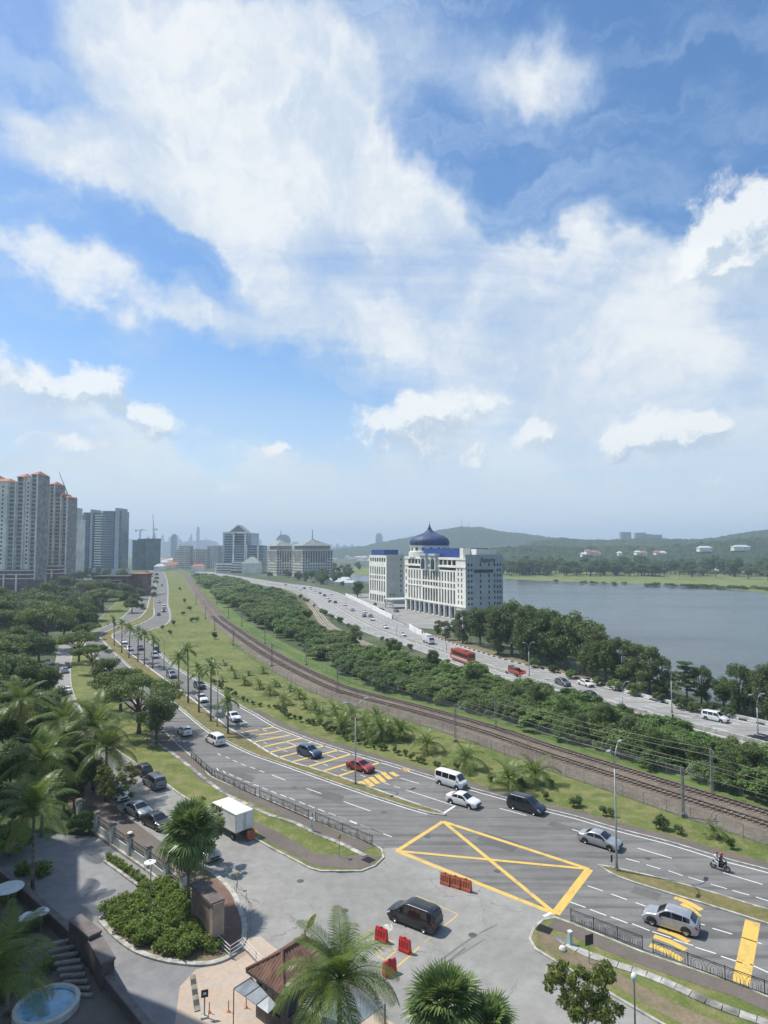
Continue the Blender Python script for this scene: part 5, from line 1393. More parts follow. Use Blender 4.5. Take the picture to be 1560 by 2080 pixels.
# rows of beige flats beyond, scattered far roofs, city skyline, towers on the hill
g = random.Random(44)
for k in range(9):
    x0 = 352 + k * 11.5; Y = 1150 + g.uniform(-80, 80); sc = Y / F_PX; h = CAM_H - (g.uniform(1106, 1116) - 1117) * sc * -1
    zt = CAM_H + (1117 - g.uniform(1108, 1118)) * sc
    banded_tower('flats', V2((x0 - 780) * sc, Y), AX, AY, 11.8 * sc, 18, max(20, zt), 3.2, 'beige block in a row of distant flats beside the railway', M_BEIGE, M_GLASSD, .55, group='distant row of flats', piers=4)
for x, y, w in ((662, 1186, 14), (680, 1190, 12), (700, 1192, 10), (690, 1184, 10)):
    p = G(x, y); r = empty('shed', (0, 0, 0), 0, 'low white shed under trees beside the distant highway', 'shed', 'sheds by the distant highway'); mb = MB(); obox(mb, p, AX, AY, 0, w, 0, 9, 0, 3.5); mb.build('wall', M_WALLW, r); mb = MB(); hip(mb, p, AX, AY, 0, w, 0, 9, 3.5, 2.2, w * .6); mb.build('roof', M_WALLG, r)
for k in range(46):
    x = g.choice((g.uniform(330, 450), g.uniform(300, 350), g.uniform(670, 750), g.uniform(940, 1030))); Y = g.uniform(950, 2000) if x < 660 else g.uniform(1500, 2300); sc = Y / F_PX
    p = V2((x - 780) * sc, Y); w = g.uniform(14, 30); z = g.uniform(5, 9) + (16 if x > 900 else 0); r = empty('house', (0, 0, 0), 0, 'small pale house with a pitched roof in the distance', 'house', 'far houses')
    mb = MB(); obox(mb, p, AX, AY, 0, w, 0, 12, 0, z); mb.build('wall', g.choice((M_BEIGE, M_WALLW)), r); mb = MB(); hip(mb, p, AX, AY, 0, w, 0, 12, z, 4, w * .5); mb.build('roof', g.choice((M_TERRA, M_WALLG, M_GROOF)), r)
for x, y, w, n_ in ((1190, 1122, 10, 3), (1203, 1124, 10, 2), (1213, 1126, 7, 3), (1292, 1124, 9, 1), (1303, 1125, 11, 2), (1331, 1124, 8, 2), (1341, 1125, 12, 1), (1256, 1126, 7, 1), (1182, 1128, 7, 1), (1460, 1147, 10, 1), (1485, 1145, 8, 1), (1420, 1115, 26, 1), (1490, 1113, 34, 1), (1520, 1150, 10, 1), (1330, 1144, 6, 1)):
    Y = 1150.; sc = Y / F_PX; z = CAM_H + (1117 - y) * sc + 2; p = V2((x - 780) * sc * (.78 if y > 1140 else 1), Y - (250 if y > 1140 else 0)); wd = w * sc
    r = empty('villa', (0, 0, 0), 0, 'white villa roof showing among the trees beyond the lake', 'house', 'villas beyond the lake')
    mb = MB(); obox(mb, p, AX, AY, 0, wd, 0, 12, max(0, z - 7), z); mb.build('wall', M_BEIGE, r); mb = MB(); hip(mb, p, AX, AY, 0, wd, 0, 12, z, 3.5, wd * .6); mb.build('roof', M_TERRA if n_ > 1 else M_WALLG, r)
sky_t = [(353, 1085, 11), (402, 1070, 6), (330, 1087, 6), (313, 1084, 7), (345, 1090, 5), (360, 1088, 6), (386, 1094, 8), (395, 1098, 9), (410, 1097, 12), (378, 1100, 14), (425, 1097, 12), (434, 1099, 14), (300, 1090, 8), (255, 1094, 18), (268, 1096, 20), (340, 1100, 20), (670, 1106, 8), (685, 1104, 6), (700, 1107, 9), (715, 1106, 7), (655, 1108, 8), (770, 1083, 14), (728, 1108, 6), (575, 1086, 26), (600, 1100, 14), (523, 1095, 14), (365, 1096, 9), (418, 1093, 4), (388, 1085, 4), (320, 1093, 8), (290, 1095, 8), (690, 1110, 14), (742, 1109, 6)]
for x, y, w in sky_t:
    Y = {353: 2600., 402: 4600., 770: 3000., 575: 1500.}.get(x, g.uniform(3800, 5000)); sc = Y / F_PX
    p = V2((x - 780) * sc, Y); wd = w * sc; zt = CAM_H + (1117 - y) * sc
    r = empty('skyline_tower', (0, 0, 0), 0, {353: 'blue-grey round-shouldered tower in the hazy distance', 402: 'tallest pale skyscraper on the skyline', 770: 'single hazy slab tower left of the dome', 575: 'grey slab behind the hipped roofs'}.get(x, 'faint tower on the hazy skyline'), 'building', None if x in (353, 402, 770, 575) else 'city skyline')
    mb = MB(); pts = [(-wd / 2, 0), (-wd / 2, wd * .6), (wd / 2, wd * .6), (wd / 2, 0)]
    for f0, f1, s in ((0, .88, 1), (.88, .96, .8), (.96, 1, .5)): mb.prism([(p.x + q[0] * s, p.y + q[1]) for q in pts], zt * f0, zt * f1)
    mb.build('shaft', M_GLASSB if x in (353, 402) else M_WALLG, r)
for x0, x1, yt in ((1262, 1282, 1081), (1292, 1312, 1082), (1313, 1326, 1085), (1327, 1345, 1086)):
    Y = 2300.; sc = Y / F_PX; p = V2((x0 - 780) * sc, Y)
    banded_tower('hilltop_flats', p, AX, AY, (x1 - x0) * sc, 20, CAM_H + (1117 - yt) * sc, 3.6, 'tall grey flats standing on the wooded ridge', M_WALLG, M_GLASSD, .5, group='flats on the ridge', z0=20, piers=5)

# ------------------------------------------------------------------ wooded hills
def vnoise(x, y, seed):
    g2 = np.random.default_rng(seed); T = g2.random((64, 64)); xi = np.floor(x).astype(int); yi = np.floor(y).astype(int); fx = x - xi; fy = y - yi
    fx = fx * fx * (3 - 2 * fx); fy = fy * fy * (3 - 2 * fy); q = lambda a, b: T[a % 64, b % 64]
    return (q(xi, yi) * (1 - fx) + q(xi + 1, yi) * fx) * (1 - fy) + (q(xi, yi + 1) * (1 - fx) + q(xi + 1, yi + 1) * fx) * fy
def hill(name, prof, Yc, depth, label, seed, nx=420, ny=46, rough=6.0):
    xs = np.array([p[0] for p in prof], float); hs = np.array([(1117 - p[1]) * Yc / F_PX + CAM_H for p in prof])
    px_ = np.linspace(xs[0], xs[-1], nx); h = np.interp(px_, xs, hs)
    t = np.linspace(-1, 1, ny); X = ((px_ - 780) / F_PX)[:, None] * (Yc + depth * t[None, :]); Y = np.repeat(Yc + depth * t[None, :], nx, 0)
    sh = (np.cos(t * math.pi) * .5 + .5) ** .8
    Z = h[:, None] * sh[None, :] * (0.9 + .2 * vnoise(X / 160, Y / 160, seed)) + (vnoise(X / 14, Y / 14, seed + 1) + vnoise(X / 6, Y / 6, seed + 2) * .6) * rough * sh[None, :] - 2
    V = np.stack([X, Y, Z], 2).reshape(-1, 3)
    idx = np.arange(nx * ny).reshape(nx, ny); F = np.stack([idx[:-1, :-1], idx[1:, :-1], idx[1:, 1:], idx[:-1, 1:]], 2).reshape(-1, 4)
    me = bpy.data.meshes.new(name); me.from_pydata(V.tolist(), [], F.tolist())
    me.materials.append(ground_mat('forest', ((.022, .042, .016), (.035, .06, .022), (.055, .075, .032)), .006, .05, .35, bump=0.0, mixw=(.5, .35, .45))); me.update()
    return tag(link(name, me), label, None, None, 'structure')
hill('hill', [(640, 1122), (735, 1112), (770, 1105), (820, 1096), (860, 1086), (900, 1074), (935, 1067), (975, 1070), (1010, 1078), (1040, 1083), (1075, 1088), (1120, 1095), (1160, 1098), (1200, 1102), (1260, 1110), (1330, 1120)], 2900, 700, 'wooded hill with radio masts behind the domed building', 3)
hill('hill', [(1010, 1122), (1080, 1104), (1140, 1096), (1180, 1098), (1230, 1099), (1290, 1096), (1350, 1097), (1400, 1098), (1440, 1096), (1480, 1090), (1520, 1084), (1560, 1079), (1640, 1070), (1750, 1080), (1900, 1120)], 1900, 480, 'long wooded ridge beyond the lake', 9)
hill('hill', [(940, 1130), (1010, 1121), (1100, 1119), (1200, 1120), (1330, 1118), (1400, 1113), (1450, 1108), (1500, 1105), (1560, 1102), (1650, 1097), (1800, 1120)], 1350, 420, 'nearer wooded slope behind the far lake shore', 15, rough=10.0)
hill('hill', [(-200, 1118), (100, 1108), (250, 1100), (330, 1103), (430, 1108), (600, 1110), (760, 1112), (900, 1118)], 5600, 600, 'faint blue range on the horizon', 21, 260, 20)
for x, y0, y1 in ((938, 1068, 1049), (952, 1069, 1058)):
    p = AT(x, y0 + 3, 2850); q = AT(x, y1, 2850); r = empty('radio_mast', (p.x, p.y, p.z), 0, 'taller radio mast on the hilltop' if x == 938 else 'shorter radio mast on the hilltop', 'mast')
    h = q.z - p.z; MB().tube([(0, 0, -12), (0, 0, h * .7)], [1.6, .9], 5).build('lattice', M_STEEL, r); MB().tube([(0, 0, h * .7), (0, 0, h)], [.5, .3], 5).build('antenna', M_STEEL, r)
# ------------------------------------------------------------------ vehicles
M_CGLASS = mat('car_glass', (0.012, 0.014, 0.016), 0.06, 0.1, 2.0, spec=0.8, world_co=False)
M_TYRE = mat('tyre', (0.018, 0.018, 0.018), 0.85, 0.1, 4.0, world_co=False)
M_RIM = mat('rim', (0.38, 0.38, 0.39), 0.35, 0.1, 5.0, metal=0.8, world_co=False)
M_TRIM = mat('black_trim', (0.02, 0.02, 0.021), 0.6, 0.1, 5.0, world_co=False)
M_HEAD = mat('headlamp', (0.62, 0.64, 0.66), 0.12, 0.05, 5.0, world_co=False)
M_TAIL = mat('tail_lamp', (0.30, 0.012, 0.012), 0.2, 0.1, 5.0, world_co=False)
M_PLATE = mat('number_plate', (0.03, 0.03, 0.03), 0.5, 0.1, 5.0, world_co=False)
def paint(name, c, metal=0.0, rough=0.28): return mat('paint_' + name, c, rough, 0.04, 1.0, metal=metal, world_co=False, coat=0.6)
PAINT = {'white': paint('white', (.72, .72, .71)), 'silver': paint('silver', (.42, .43, .45), .45), 'black': paint('black', (.012, .012, .013)), 'navy': paint('navy', (.014, .017, .03)),
         'red': paint('red', (.30, .025, .022)), 'blue': paint('blue', (.05, .085, .16), .3), 'grey': paint('grey', (.15, .16, .165), .3), 'dark': paint('dark', (.04, .042, .048), .2), 'beige': paint('beige', (.55, .54, .5)),
         'teal': paint('teal', (.10, .26, .36)), 'busred': paint('busred', (.42, .045, .03)), 'lightblue': paint('lightblue', (.16, .36, .58))}
def interp(tab, x):
    return float(np.interp(x, [p[0] for p in tab], [p[1] for p in tab]))
CARS = {
 # L, W, top profile (x, z) rear to front, belt profile, windscreen x-range, rear window x-range, side windows, wheel x, wheel radius
 'sedan': dict(L=4.6, W=1.80, top=[(-2.3, .62), (-2.27, .88), (-2.1, .98), (-1.62, 1.03), (-1.5, 1.06), (-.85, 1.40), (-.3, 1.46), (.25, 1.43), (1.08, 1.0), (1.2, .97), (1.9, .86), (2.2, .74), (2.3, .55)],
      belt=[(-2.3, .6), (-2.2, .86), (-1.5, .95), (1.1, .92), (1.9, .78), (2.3, .5)], ws=(.3, 1.03), rw=(-1.45, -.9), sw=((-1.15, -.38), (-.3, .75)), wx=(-1.36, 1.36), wr=.315),
 'suv': dict(L=4.5, W=1.82, top=[(-2.25, .72), (-2.22, 1.0), (-2.08, 1.16), (-1.62, 1.53), (-1.3, 1.61), (-.3, 1.67), (.1, 1.65), (.3, 1.60), (1.02, 1.13), (1.15, 1.09), (1.85, .98), (2.15, .84), (2.25, .6)],
      belt=[(-2.25, .7), (-2.15, 1.0), (-1.5, 1.08), (1.0, 1.02), (1.9, .9), (2.25, .58)], ws=(.36, 1.0), rw=(-2.06, -1.64), sw=((-1.62, -1.08), (-1.04, -.2), (-.16, .78)), wx=(-1.32, 1.38), wr=.375),
 'mpv': dict(L=4.75, W=1.84, top=[(-2.37, .7), (-2.35, 1.1), (-2.25, 1.5), (-2.05, 1.72), (-1.7, 1.78), (.2, 1.80), (.55, 1.74), (1.35, 1.15), (1.5, 1.08), (2.0, .95), (2.28, .8), (2.37, .55)],
      belt=[(-2.37, .7), (-2.3, 1.02), (-1.5, 1.05), (1.3, 1.02), (2.0, .88), (2.37, .55)], ws=(.62, 1.3), rw=(-2.31, -2.1), sw=((-2.0, -1.1), (-1.0, -.05), (.05, 1.0)), wx=(-1.38, 1.45), wr=.34),
 'hatch': dict(L=3.8, W=1.68, top=[(-1.9, .65), (-1.87, 1.0), (-1.75, 1.2), (-1.4, 1.46), (-1.1, 1.51), (0, 1.53), (.2, 1.49), (.9, 1.03), (1.05, .98), (1.6, .86), (1.82, .74), (1.9, .55)],
      belt=[(-1.9, .65), (-1.8, .92), (-1.2, .97), (.95, .93), (1.6, .8), (1.9, .52)], ws=(.27, .86), rw=(-1.78, -1.42), sw=((-1.4, -.55), (-.45, .6)), wx=(-1.2, 1.2), wr=.30),
 'van': dict(L=4.7, W=1.72, top=[(-2.35, .7), (-2.33, 1.3), (-2.25, 1.82), (-2.1, 1.93), (-1.5, 1.97), (1.1, 1.95), (1.35, 1.88), (1.95, 1.12), (2.1, 1.0), (2.28, .9), (2.35, .5)],
      belt=[(-2.35, .7), (-2.3, 1.1), (1.6, 1.08), (2.1, .92), (2.35, .5)], ws=(1.4, 1.92), rw=(-2.32, -2.2), sw=((-2.1, -1.05), (-.95, .1), (.2, 1.35)), wx=(-1.35, 1.5), wr=.31)}
def car_surface(c):
    L, W = c['L'], c['W']; hw = W / 2
    def P(x, t):
        e = abs(x) / (L / 2); w = hw * (1 - .10 * max(0, (e - .72) / .28) ** 2 - (.08 if e > .985 else 0)); zt = interp(c['top'], x); zb = min(interp(c['belt'], x), zt - .03)
        z0 = .22 + .12 * max(0, (e - .85) / .15) ** 2; cab = max(0, min(1, (zt - zb - .06) / .4)); wr = (w - .05) * (1 - cab) + (w - .2) * cab
        T = [(0, w - .05, z0), (.10, w - .005, z0 + .12), (.30, w, zb * .55 + z0 * .45 + .06), (.44, w - .005, zb - .06), (.5, w - .03, zb), (.8, wr + .02, zt - .07), (.87, wr - .05, zt - .015), (.93, wr * .6, zt + .01), (1.0, 0.0, zt + .025)]
        for k in range(len(T) - 1):
            if T[k][0] <= t <= T[k + 1][0] + 1e-9:
                f = (t - T[k][0]) / (T[k + 1][0] - T[k][0]); return Vector((x, T[k][1] + (T[k + 1][1] - T[k][1]) * f, T[k][2] + (T[k + 1][2] - T[k][2]) * f))
    return P
TS = [0, .1, .2, .3, .44, .5, .6, .7, .8, .87, .93, 1.0]
def car_meshes(kind):
    c = CARS[kind]; P = car_surface(c); L = c['L']
    xs = sorted(set([p[0] for p in c['top']] + list(np.linspace(-L / 2, L / 2, 26).round(3))))
    mb = MB(); n = len(TS) * 2 - 1
    rows = []
    for x in xs:
        r = [P(x, t) for t in TS]; r = r + [Vector((p.x, -p.y, p.z)) for p in r[-2::-1]]; rows.append(r)
    vs = [p for r in rows for p in r]; fs = []
    for i in range(len(xs) - 1):
        for j in range(n - 1): fs.append((i * n + j, i * n + j + 1, (i + 1) * n + j + 1, (i + 1) * n + j))
    fs = [f[::-1] for f in fs] + [tuple(range(n)), tuple((len(xs) - 1) * n + j for j in range(n))[::-1]]
    mb.add(vs, fs)
    def patch(x0, x1, t0, t1, mirror=False, both=False, off=.008, nx=5, ntt=4):
        m = MB()
        def surf(x, t, s):
            p = P(x, t); e = .02; a = P(min(x + e, L / 2), t) - P(max(x - e, -L / 2), t); b = P(x, min(1, t + e)) - P(x, max(0, t - e)); nn = a.cross(b).normalized() * -1
            if nn.dot(Vector((0, p.y, p.z - .6))) < 0: nn = -nn
            q = p + nn * off; return Vector((q.x, q.y * s, q.z))
        if both:
            cols = [(t, 1) for t in np.linspace(t0, 1, ntt)] + [(t, -1) for t in np.linspace(1, t0, ntt)[1:]]
        else: cols = [(t, -1 if mirror else 1) for t in np.linspace(t0, t1, ntt)]
        g = [[surf(x, t, s) for t, s in cols] for x in np.linspace(x0, x1, nx)]; k = len(cols)
        return m.add([p for r in g for p in r], [(i * k + j, i * k + j + 1, (i + 1) * k + j + 1, (i + 1) * k + j) for i in range(nx - 1) for j in range(k - 1)])
    parts = [('windscreen', patch(c['ws'][0], c['ws'][1], .84, 1, both=True).mesh('windscreen', M_CGLASS, True)), ('rear_window', patch(c['rw'][0], c['rw'][1], .84, 1, both=True).mesh('rear_window', M_CGLASS, True))]
    for a, b in c['sw']:
        for mir in (False, True): parts.append(('side_window', patch(a, b, .53, .77, mir).mesh('side_window', M_CGLASS, True)))
    h = L / 2
    for mir in (False, True):
        parts.append(('headlight', patch(h - .42, h - .06, .36, .49, mir, off=.012).mesh('headlight', M_HEAD))); parts.append(('tail_light', patch(-h + .03, -h + .22, .36, .5, mir, off=.012).mesh('tail_light', M_TAIL)))
    zb = interp(c['belt'], h)
    parts.append(('grille', MB().box((h + .005, 0, .52), (.05, c['W'] * .55, .22)).mesh('grille', M_TRIM))); parts.append(('number_plate', MB().box((-h - .005, 0, .72), (.04, .5, .12)).mesh('number_plate', M_PLATE)))
    for s in (-1, 1): parts.append(('mirror', MB().box((c['ws'][1] - .3, s * (c['W'] / 2 + .06), interp(c['belt'], .8) + .06), (.12, .2, .13)).mesh('mirror', M_TRIM)))
    arch = MB()
    for x in c['wx']:
        for s in (-1, 1):
            R_ = c['wr'] + .07; N = 14; y = s * (c['W'] / 2 + .004); cz = c['wr']
            pv = [Vector((x, y, cz))] + [Vector((x + R_ * math.cos(math.pi * 1.04 * k / N - .06), y, max(.16, cz + R_ * math.sin(math.pi * 1.04 * k / N - .06)))) for k in range(N + 1)]
            arch.add(pv, [(0, k, k + 1) for k in range(1, N + 1)])
    parts.append(('wheel_arch', arch.mesh('wheel_arch', M_TRIM)))
    sill = MB().box((0, 0, .2), (L * .9, c['W'] * .9, .14)); parts.append(('underbody', sill.mesh('underbody', M_TRIM)))
    ty = MB(); prof = [(c['wr'] * .62, -.1), (c['wr'] * .95, -.11), (c['wr'], -.07), (c['wr'], .07), (c['wr'] * .95, .11), (c['wr'] * .62, .1)]
    ty.lathe(prof, 18); rim = MB(); rim.lathe([(c['wr'] * .64, .095), (c['wr'] * .56, .06), (.07, .085), (0, .085)], 10)
    return mb, parts, ty.mesh('tyre', M_TYRE, True), rim.mesh('rim', M_RIM), c
CM = {k: car_meshes(k) for k in CARS}
BODY = {}
def car(kind, col, pos, ang, label, group=None, detail=True, cat='car', name='car', z=0.026, s=1.0):
    mb, parts, ty, rim, c = CM[kind]
    if (kind, col) not in BODY: BODY[(kind, col)] = mb.mesh('body', PAINT[col], True)
    e = empty(name, (pos[0], pos[1], z), ang, label, cat, group); e.scale = (s, s, s)
    link('body', BODY[(kind, col)], e)
    for nme, me in parts:
        if detail or nme in ('windscreen', 'rear_window', 'side_window', 'wheel_arch', 'underbody', 'headlight', 'tail_light'): link(nme, me, e)
    for x in c['wx']:
        for sd_ in (-1, 1):
            w = link('wheel', ty, e, (x, sd_ * (c['W'] / 2 - .09), c['wr']), (R(-90) * sd_, 0, 0))
            if detail: link('rim', rim, w)
    return e
def head(p, lines, rev):
    e, q, d = min((nearest(l, p) for l in lines), key=lambda r: r[0])
    if rev: d = -d
    return math.atan2(d.y, d.x)
def on_road(kind, col, px, py, rev, label, lines=None, **kw):
    p = G(px, py); lines = lines or (E1, E3a, E4a, E4b)
    return car(kind, col, p, head(p, lines, rev), label, **kw)
RR = True; AW = False                 # along the edge lines (away, up-left) or against them
on_road('sedan', 'silver', 1219, 1716, RR, 'silver saloon car passing the tall lamp post', (E1,))
on_road('mpv', 'navy', 1069, 1646, RR, 'dark blue people carrier beside the grass kerb', (E1,))
on_road('sedan', 'white', 941, 1634, RR, 'white saloon with a dark roof line just past the stop line', (E1,))
on_road('van', 'white', 916, 1596, RR, 'old white passenger van next to the white saloon', (E1,), cat='van', name='van')
on_road('sedan', 'red', 732, 1564, RR, 'red car crossing the yellow bars', (E1,))
on_road('suv', 'blue', 628, 1535, RR, 'steel blue off-roader on the yellow bars', (E1,))
on_road('sedan', 'white', 474, 1462, RR, 'white car just before the yellow bars', (E1,))
on_road('sedan', 'white', 410, 1424, RR, 'white car among the median palms', (E1,))
on_road('suv', 'dark', 405, 1398, RR, 'dark car in the kerb lane behind the palms', (E1,))
on_road('suv', 'grey', 348, 1376, RR, 'grey car further back behind the palms', (E1,))
on_road('mpv', 'silver', 314, 1336, RR, 'silver people carrier with a dark van behind it', (E1,))
on_road('van', 'dark', 317, 1325, RR, 'dark van following the silver people carrier', (E1,), cat='van', name='van', detail=False)
on_road('sedan', 'dark', 285, 1320, RR, 'dark saloon near the bend', (E1,), detail=False)
on_road('sedan', 'silver', 263, 1321, RR, 'silver saloon near the bend', (E1,), detail=False)
on_road('sedan', 'white', 252, 1307, RR, 'white car entering the bend', (E1,), detail=False)
on_road('suv', 'silver', 1363, 1882, AW, 'silver off-roader heading for the yellow box', (E4b,))
on_road('hatch', 'white', 375, 1492, AW, 'white hatchback seen from behind in tree shade', (E3a,))
on_road('mpv', 'white', 437, 1510, AW, 'boxy white people carrier seen from behind', (E3a,))
p0, p1 = G(803.6, 1875), G(860, 1897); d = p0 - p1; c = (p0 + p1) / 2 + Vector((-d.y, d.x, 0)).normalized() * -.9
car('mpv', 'black', c, math.atan2(d.y, d.x), 'black people carrier parked on the forecourt', s=1.02, z=.03)
# service road
def sv(kind, col, x, y, lab, rev=True, off=0, **kw):
    p = G(x, y); e, q, dd = nearest(sr_r, p); a_ = math.atan2(dd.y, dd.x) + (0 if rev else math.pi)
    return car(kind, col, p, a_ + off, lab, **kw)
sv('mpv', 'grey', 313, 1597, 'grey people carrier on the service road', False)
sv('hatch', 'dark', 290, 1572, 'dark hatchback in front of the grey people carrier', False)
sv('sedan', 'silver', 280, 1654, 'pale blue-silver saloon parked by the compound wall', True, .12)
sv('sedan', 'black', 318, 1678, 'dusty black car parked behind the pale saloon', True, .1)
sv('hatch', 'white', 242, 1622, 'white car half hidden under the leafy young tree', True)
sv('sedan', 'silver', 414, 1738, 'silver car parked behind the tall fan palm', True)
sv('sedan', 'white', 135, 1407, 'white car on the upper service road', False)
sv('hatch', 'silver', 131, 1366, 'silver hatchback queueing on the upper service road', False, detail=False)
sv('hatch', 'grey', 136, 1356, 'grey hatchback ahead of the silver one', False, detail=False)
sv('hatch', 'white', 98, 1350, 'white hatchback at the edge of the wood', False, detail=False)
# far road traffic
for x, y, k, cl in ((322, 1250, 'sedan', 'dark'), (332, 1243, 'mpv', 'dark'), (333, 1235, 'van', 'white'), (323, 1224, 'sedan', 'silver'), (331, 1205, 'sedan', 'white'), (329, 1190, 'sedan', 'dark'), (333, 1180, 'suv', 'white')):
    on_road(k, cl, x, y, RR, 'distant car coming down the far road', (E1,), group='cars on the far road', detail=False)
# highway traffic
HL = (HF, HN)
hwc = [(1453, 1464, 'mpv', 'white', 'white people carrier on the highway beside the long parapet', 1), (1190, 1393, 'sedan', 'white', 'white car with dark windows by the striped kerb', 1), (1143, 1392, 'suv', 'grey', 'grey car ahead of the white one on the highway', 1),
       (1194, 1418, 'suv', 'dark', 'dark car beside the highway barrier', 0), (1541, 1509, 'hatch', 'dark', 'dark car on the near highway lanes', 0), (817, 1292, 'sedan', 'white', 'white car at the slip road exit', 1), (783, 1276, 'sedan', 'white', 'white car beside the long white boundary wall', 1)]
for x, y, k, cl, lab, rv in hwc: on_road(k, cl, x, y, bool(rv), lab, HL)
for x, y, k, cl, rv in ((756, 1260, 'sedan', 'white', 1), (753, 1254, 'sedan', 'dark', 1), (740, 1253, 'sedan', 'grey', 0), (741, 1245, 'suv', 'white', 1), (716, 1241, 'sedan', 'silver', 0), (700, 1230, 'sedan', 'white', 1), (681, 1225, 'sedan', 'dark', 0), (670, 1224, 'suv', 'dark', 0), (666, 1216, 'sedan', 'white', 1), (659, 1211, 'sedan', 'dark', 0), (673, 1208, 'sedan', 'white', 1), (650, 1206, 'sedan', 'grey', 0),
                       (640, 1201, 'sedan', 'white', 1), (631, 1197, 'van', 'white', 1), (618, 1196, 'sedan', 'dark', 0), (600, 1193, 'sedan', 'white', 1), (580, 1189, 'sedan', 'silver', 0), (560, 1187, 'sedan', 'white', 1), (610, 1199, 'sedan', 'white', 0)):
    on_road(k, cl, x, y, bool(rv), 'small distant car on the highway before the domed building', HL, group='distant highway cars', detail=False)
for x, y, cl in ((772, 1240, 'dark'), (770, 1222, 'grey'), (805, 1243, 'grey'), (790, 1228, 'white'), (762, 1229, 'dark')):
    car('sedan', cl, G(x, y), random.uniform(0, 3), 'car parked before the domed building', 'cars parked at the domed building', False)

def wheels(e, xs, w, r, wid=.26):
    ty = MB().lathe([(r * .5, -wid / 2), (r, -wid / 2), (r, wid / 2), (r * .5, wid / 2)], 16).mesh('tyre', M_TYRE); rm = MB().lathe([(r * .52, wid / 2 - .02), (r * .3, wid / 2 - .07), (0, wid / 2 - .05)], 10).mesh('rim', M_RIM)
    for x in xs:
        for s in (-1, 1):
            o = link('wheel', ty, e, (x, s * (w / 2 - wid / 2), r), (R(-90) * s, 0, 0)); link('rim', rm, o)
# lorry with a white box body
def lorry():
    A, C_, B_ = G(430, 1630, 3.0), G(479, 1656, 3.0), G(515, 1644, 3.0)
    d = (A - C_).normalized(); n = Vector((-d.y, d.x, 0)); 
    if n.dot(B_ - C_) < 0: n = -n
    L, W = (A - C_).length, abs((B_ - C_).dot(n)); cen = C_ + d * L / 2 + n * W / 2
    e = empty('box_lorry', (cen.x, cen.y, .026), math.atan2(d.y, d.x), 'lorry with a plain white box body and pale blue cab', 'lorry')
    bw = mat('box_white', (.74, .74, .70), .55, .05, 1.0, world_co=False); h0, h1 = 1.0, 3.0
    b = MB().box((0, 0, (h0 + h1) / 2), (L, W, h1 - h0)).build('box_body', bw, e)
    fr = mat('aluminium_edge', (.5, .5, .48), .45, .05, 2.0, metal=.3, world_co=False)
    for sy in (-1, 1):
        for sx in (-1, 1): MB().box((sx * (L / 2 - .02), sy * (W / 2 - .02), 2.0), (.09, .09, 2.04)).build('corner_post', fr, b)
        MB().box((0, sy * (W / 2), h1 - .03), (L + .03, .07, .09)).build('roof_rail', fr, b); MB().box((0, sy * (W / 2), h0 + .05), (L + .03, .06, .14)).build('floor_rail', fr, b)
    for sy in (-1, 1): MB().box((-L / 2 - .03, sy * W / 4, 2.0), (.05, W / 2 - .06, 1.86)).build('rear_door', bw, e)
    for sy in (-.12, .12): MB().tube([(-L / 2 - .09, sy, 1.1), (-L / 2 - .09, sy, 2.9)], .02, 6).build('door_bar', fr, e)
    MB().box((.6, 0, .78), (L + 2.0, .9, .22)).build('chassis', M_TRIM, e)
    c = [(-L * 0 + L / 2 + .1, .55), (L / 2 + .1, 2.05), (L / 2 + .35, 2.2), (L / 2 + 1.15, 2.15), (L / 2 + 1.65, 1.35), (L / 2 + 1.72, .55)]
    hw = W / 2 - .1; vs = [(x, y, z) for y in (-hw, hw) for x, z in c]; k = len(c)
    cab = MB().add(vs, [tuple(range(k)), tuple(range(2 * k - 1, k - 1, -1))] + [(i, k + i, k + (i + 1) % k, (i + 1) % k) for i in range(k)]).build('cab', PAINT['lightblue'], e)
    x0, z0, x1, z1 = L / 2 + 1.17, 2.1, L / 2 + 1.6, 1.42
    MB().add([(x0 + .03, -hw + .12, z0), (x0 + .03, hw - .12, z0), (x1 + .03, hw - .12, z1), (x1 + .03, -hw + .12, z1)], [(0, 1, 2, 3)]).build('windscreen', M_CGLASS, cab)
    for s in (-1, 1): MB().add([(L / 2 + .35, s * (hw + .01), 2.02), (L / 2 + 1.1, s * (hw + .01), 2.0), (L / 2 + 1.42, s * (hw + .01), 1.45), (L / 2 + .35, s * (hw + .01), 1.45)], [(0, 1, 2, 3)]).build('side_window', M_CGLASS, cab)
    wheels(e, (-L / 2 + .8, L / 2 + .9), W - .1, .38)
    for s in (-1, 1): MB().box((-L / 2 - .04, s * (W / 2 - .25), .92), (.06, .32, .13)).build('tail_light', M_TAIL, e)
    return e
lorry()
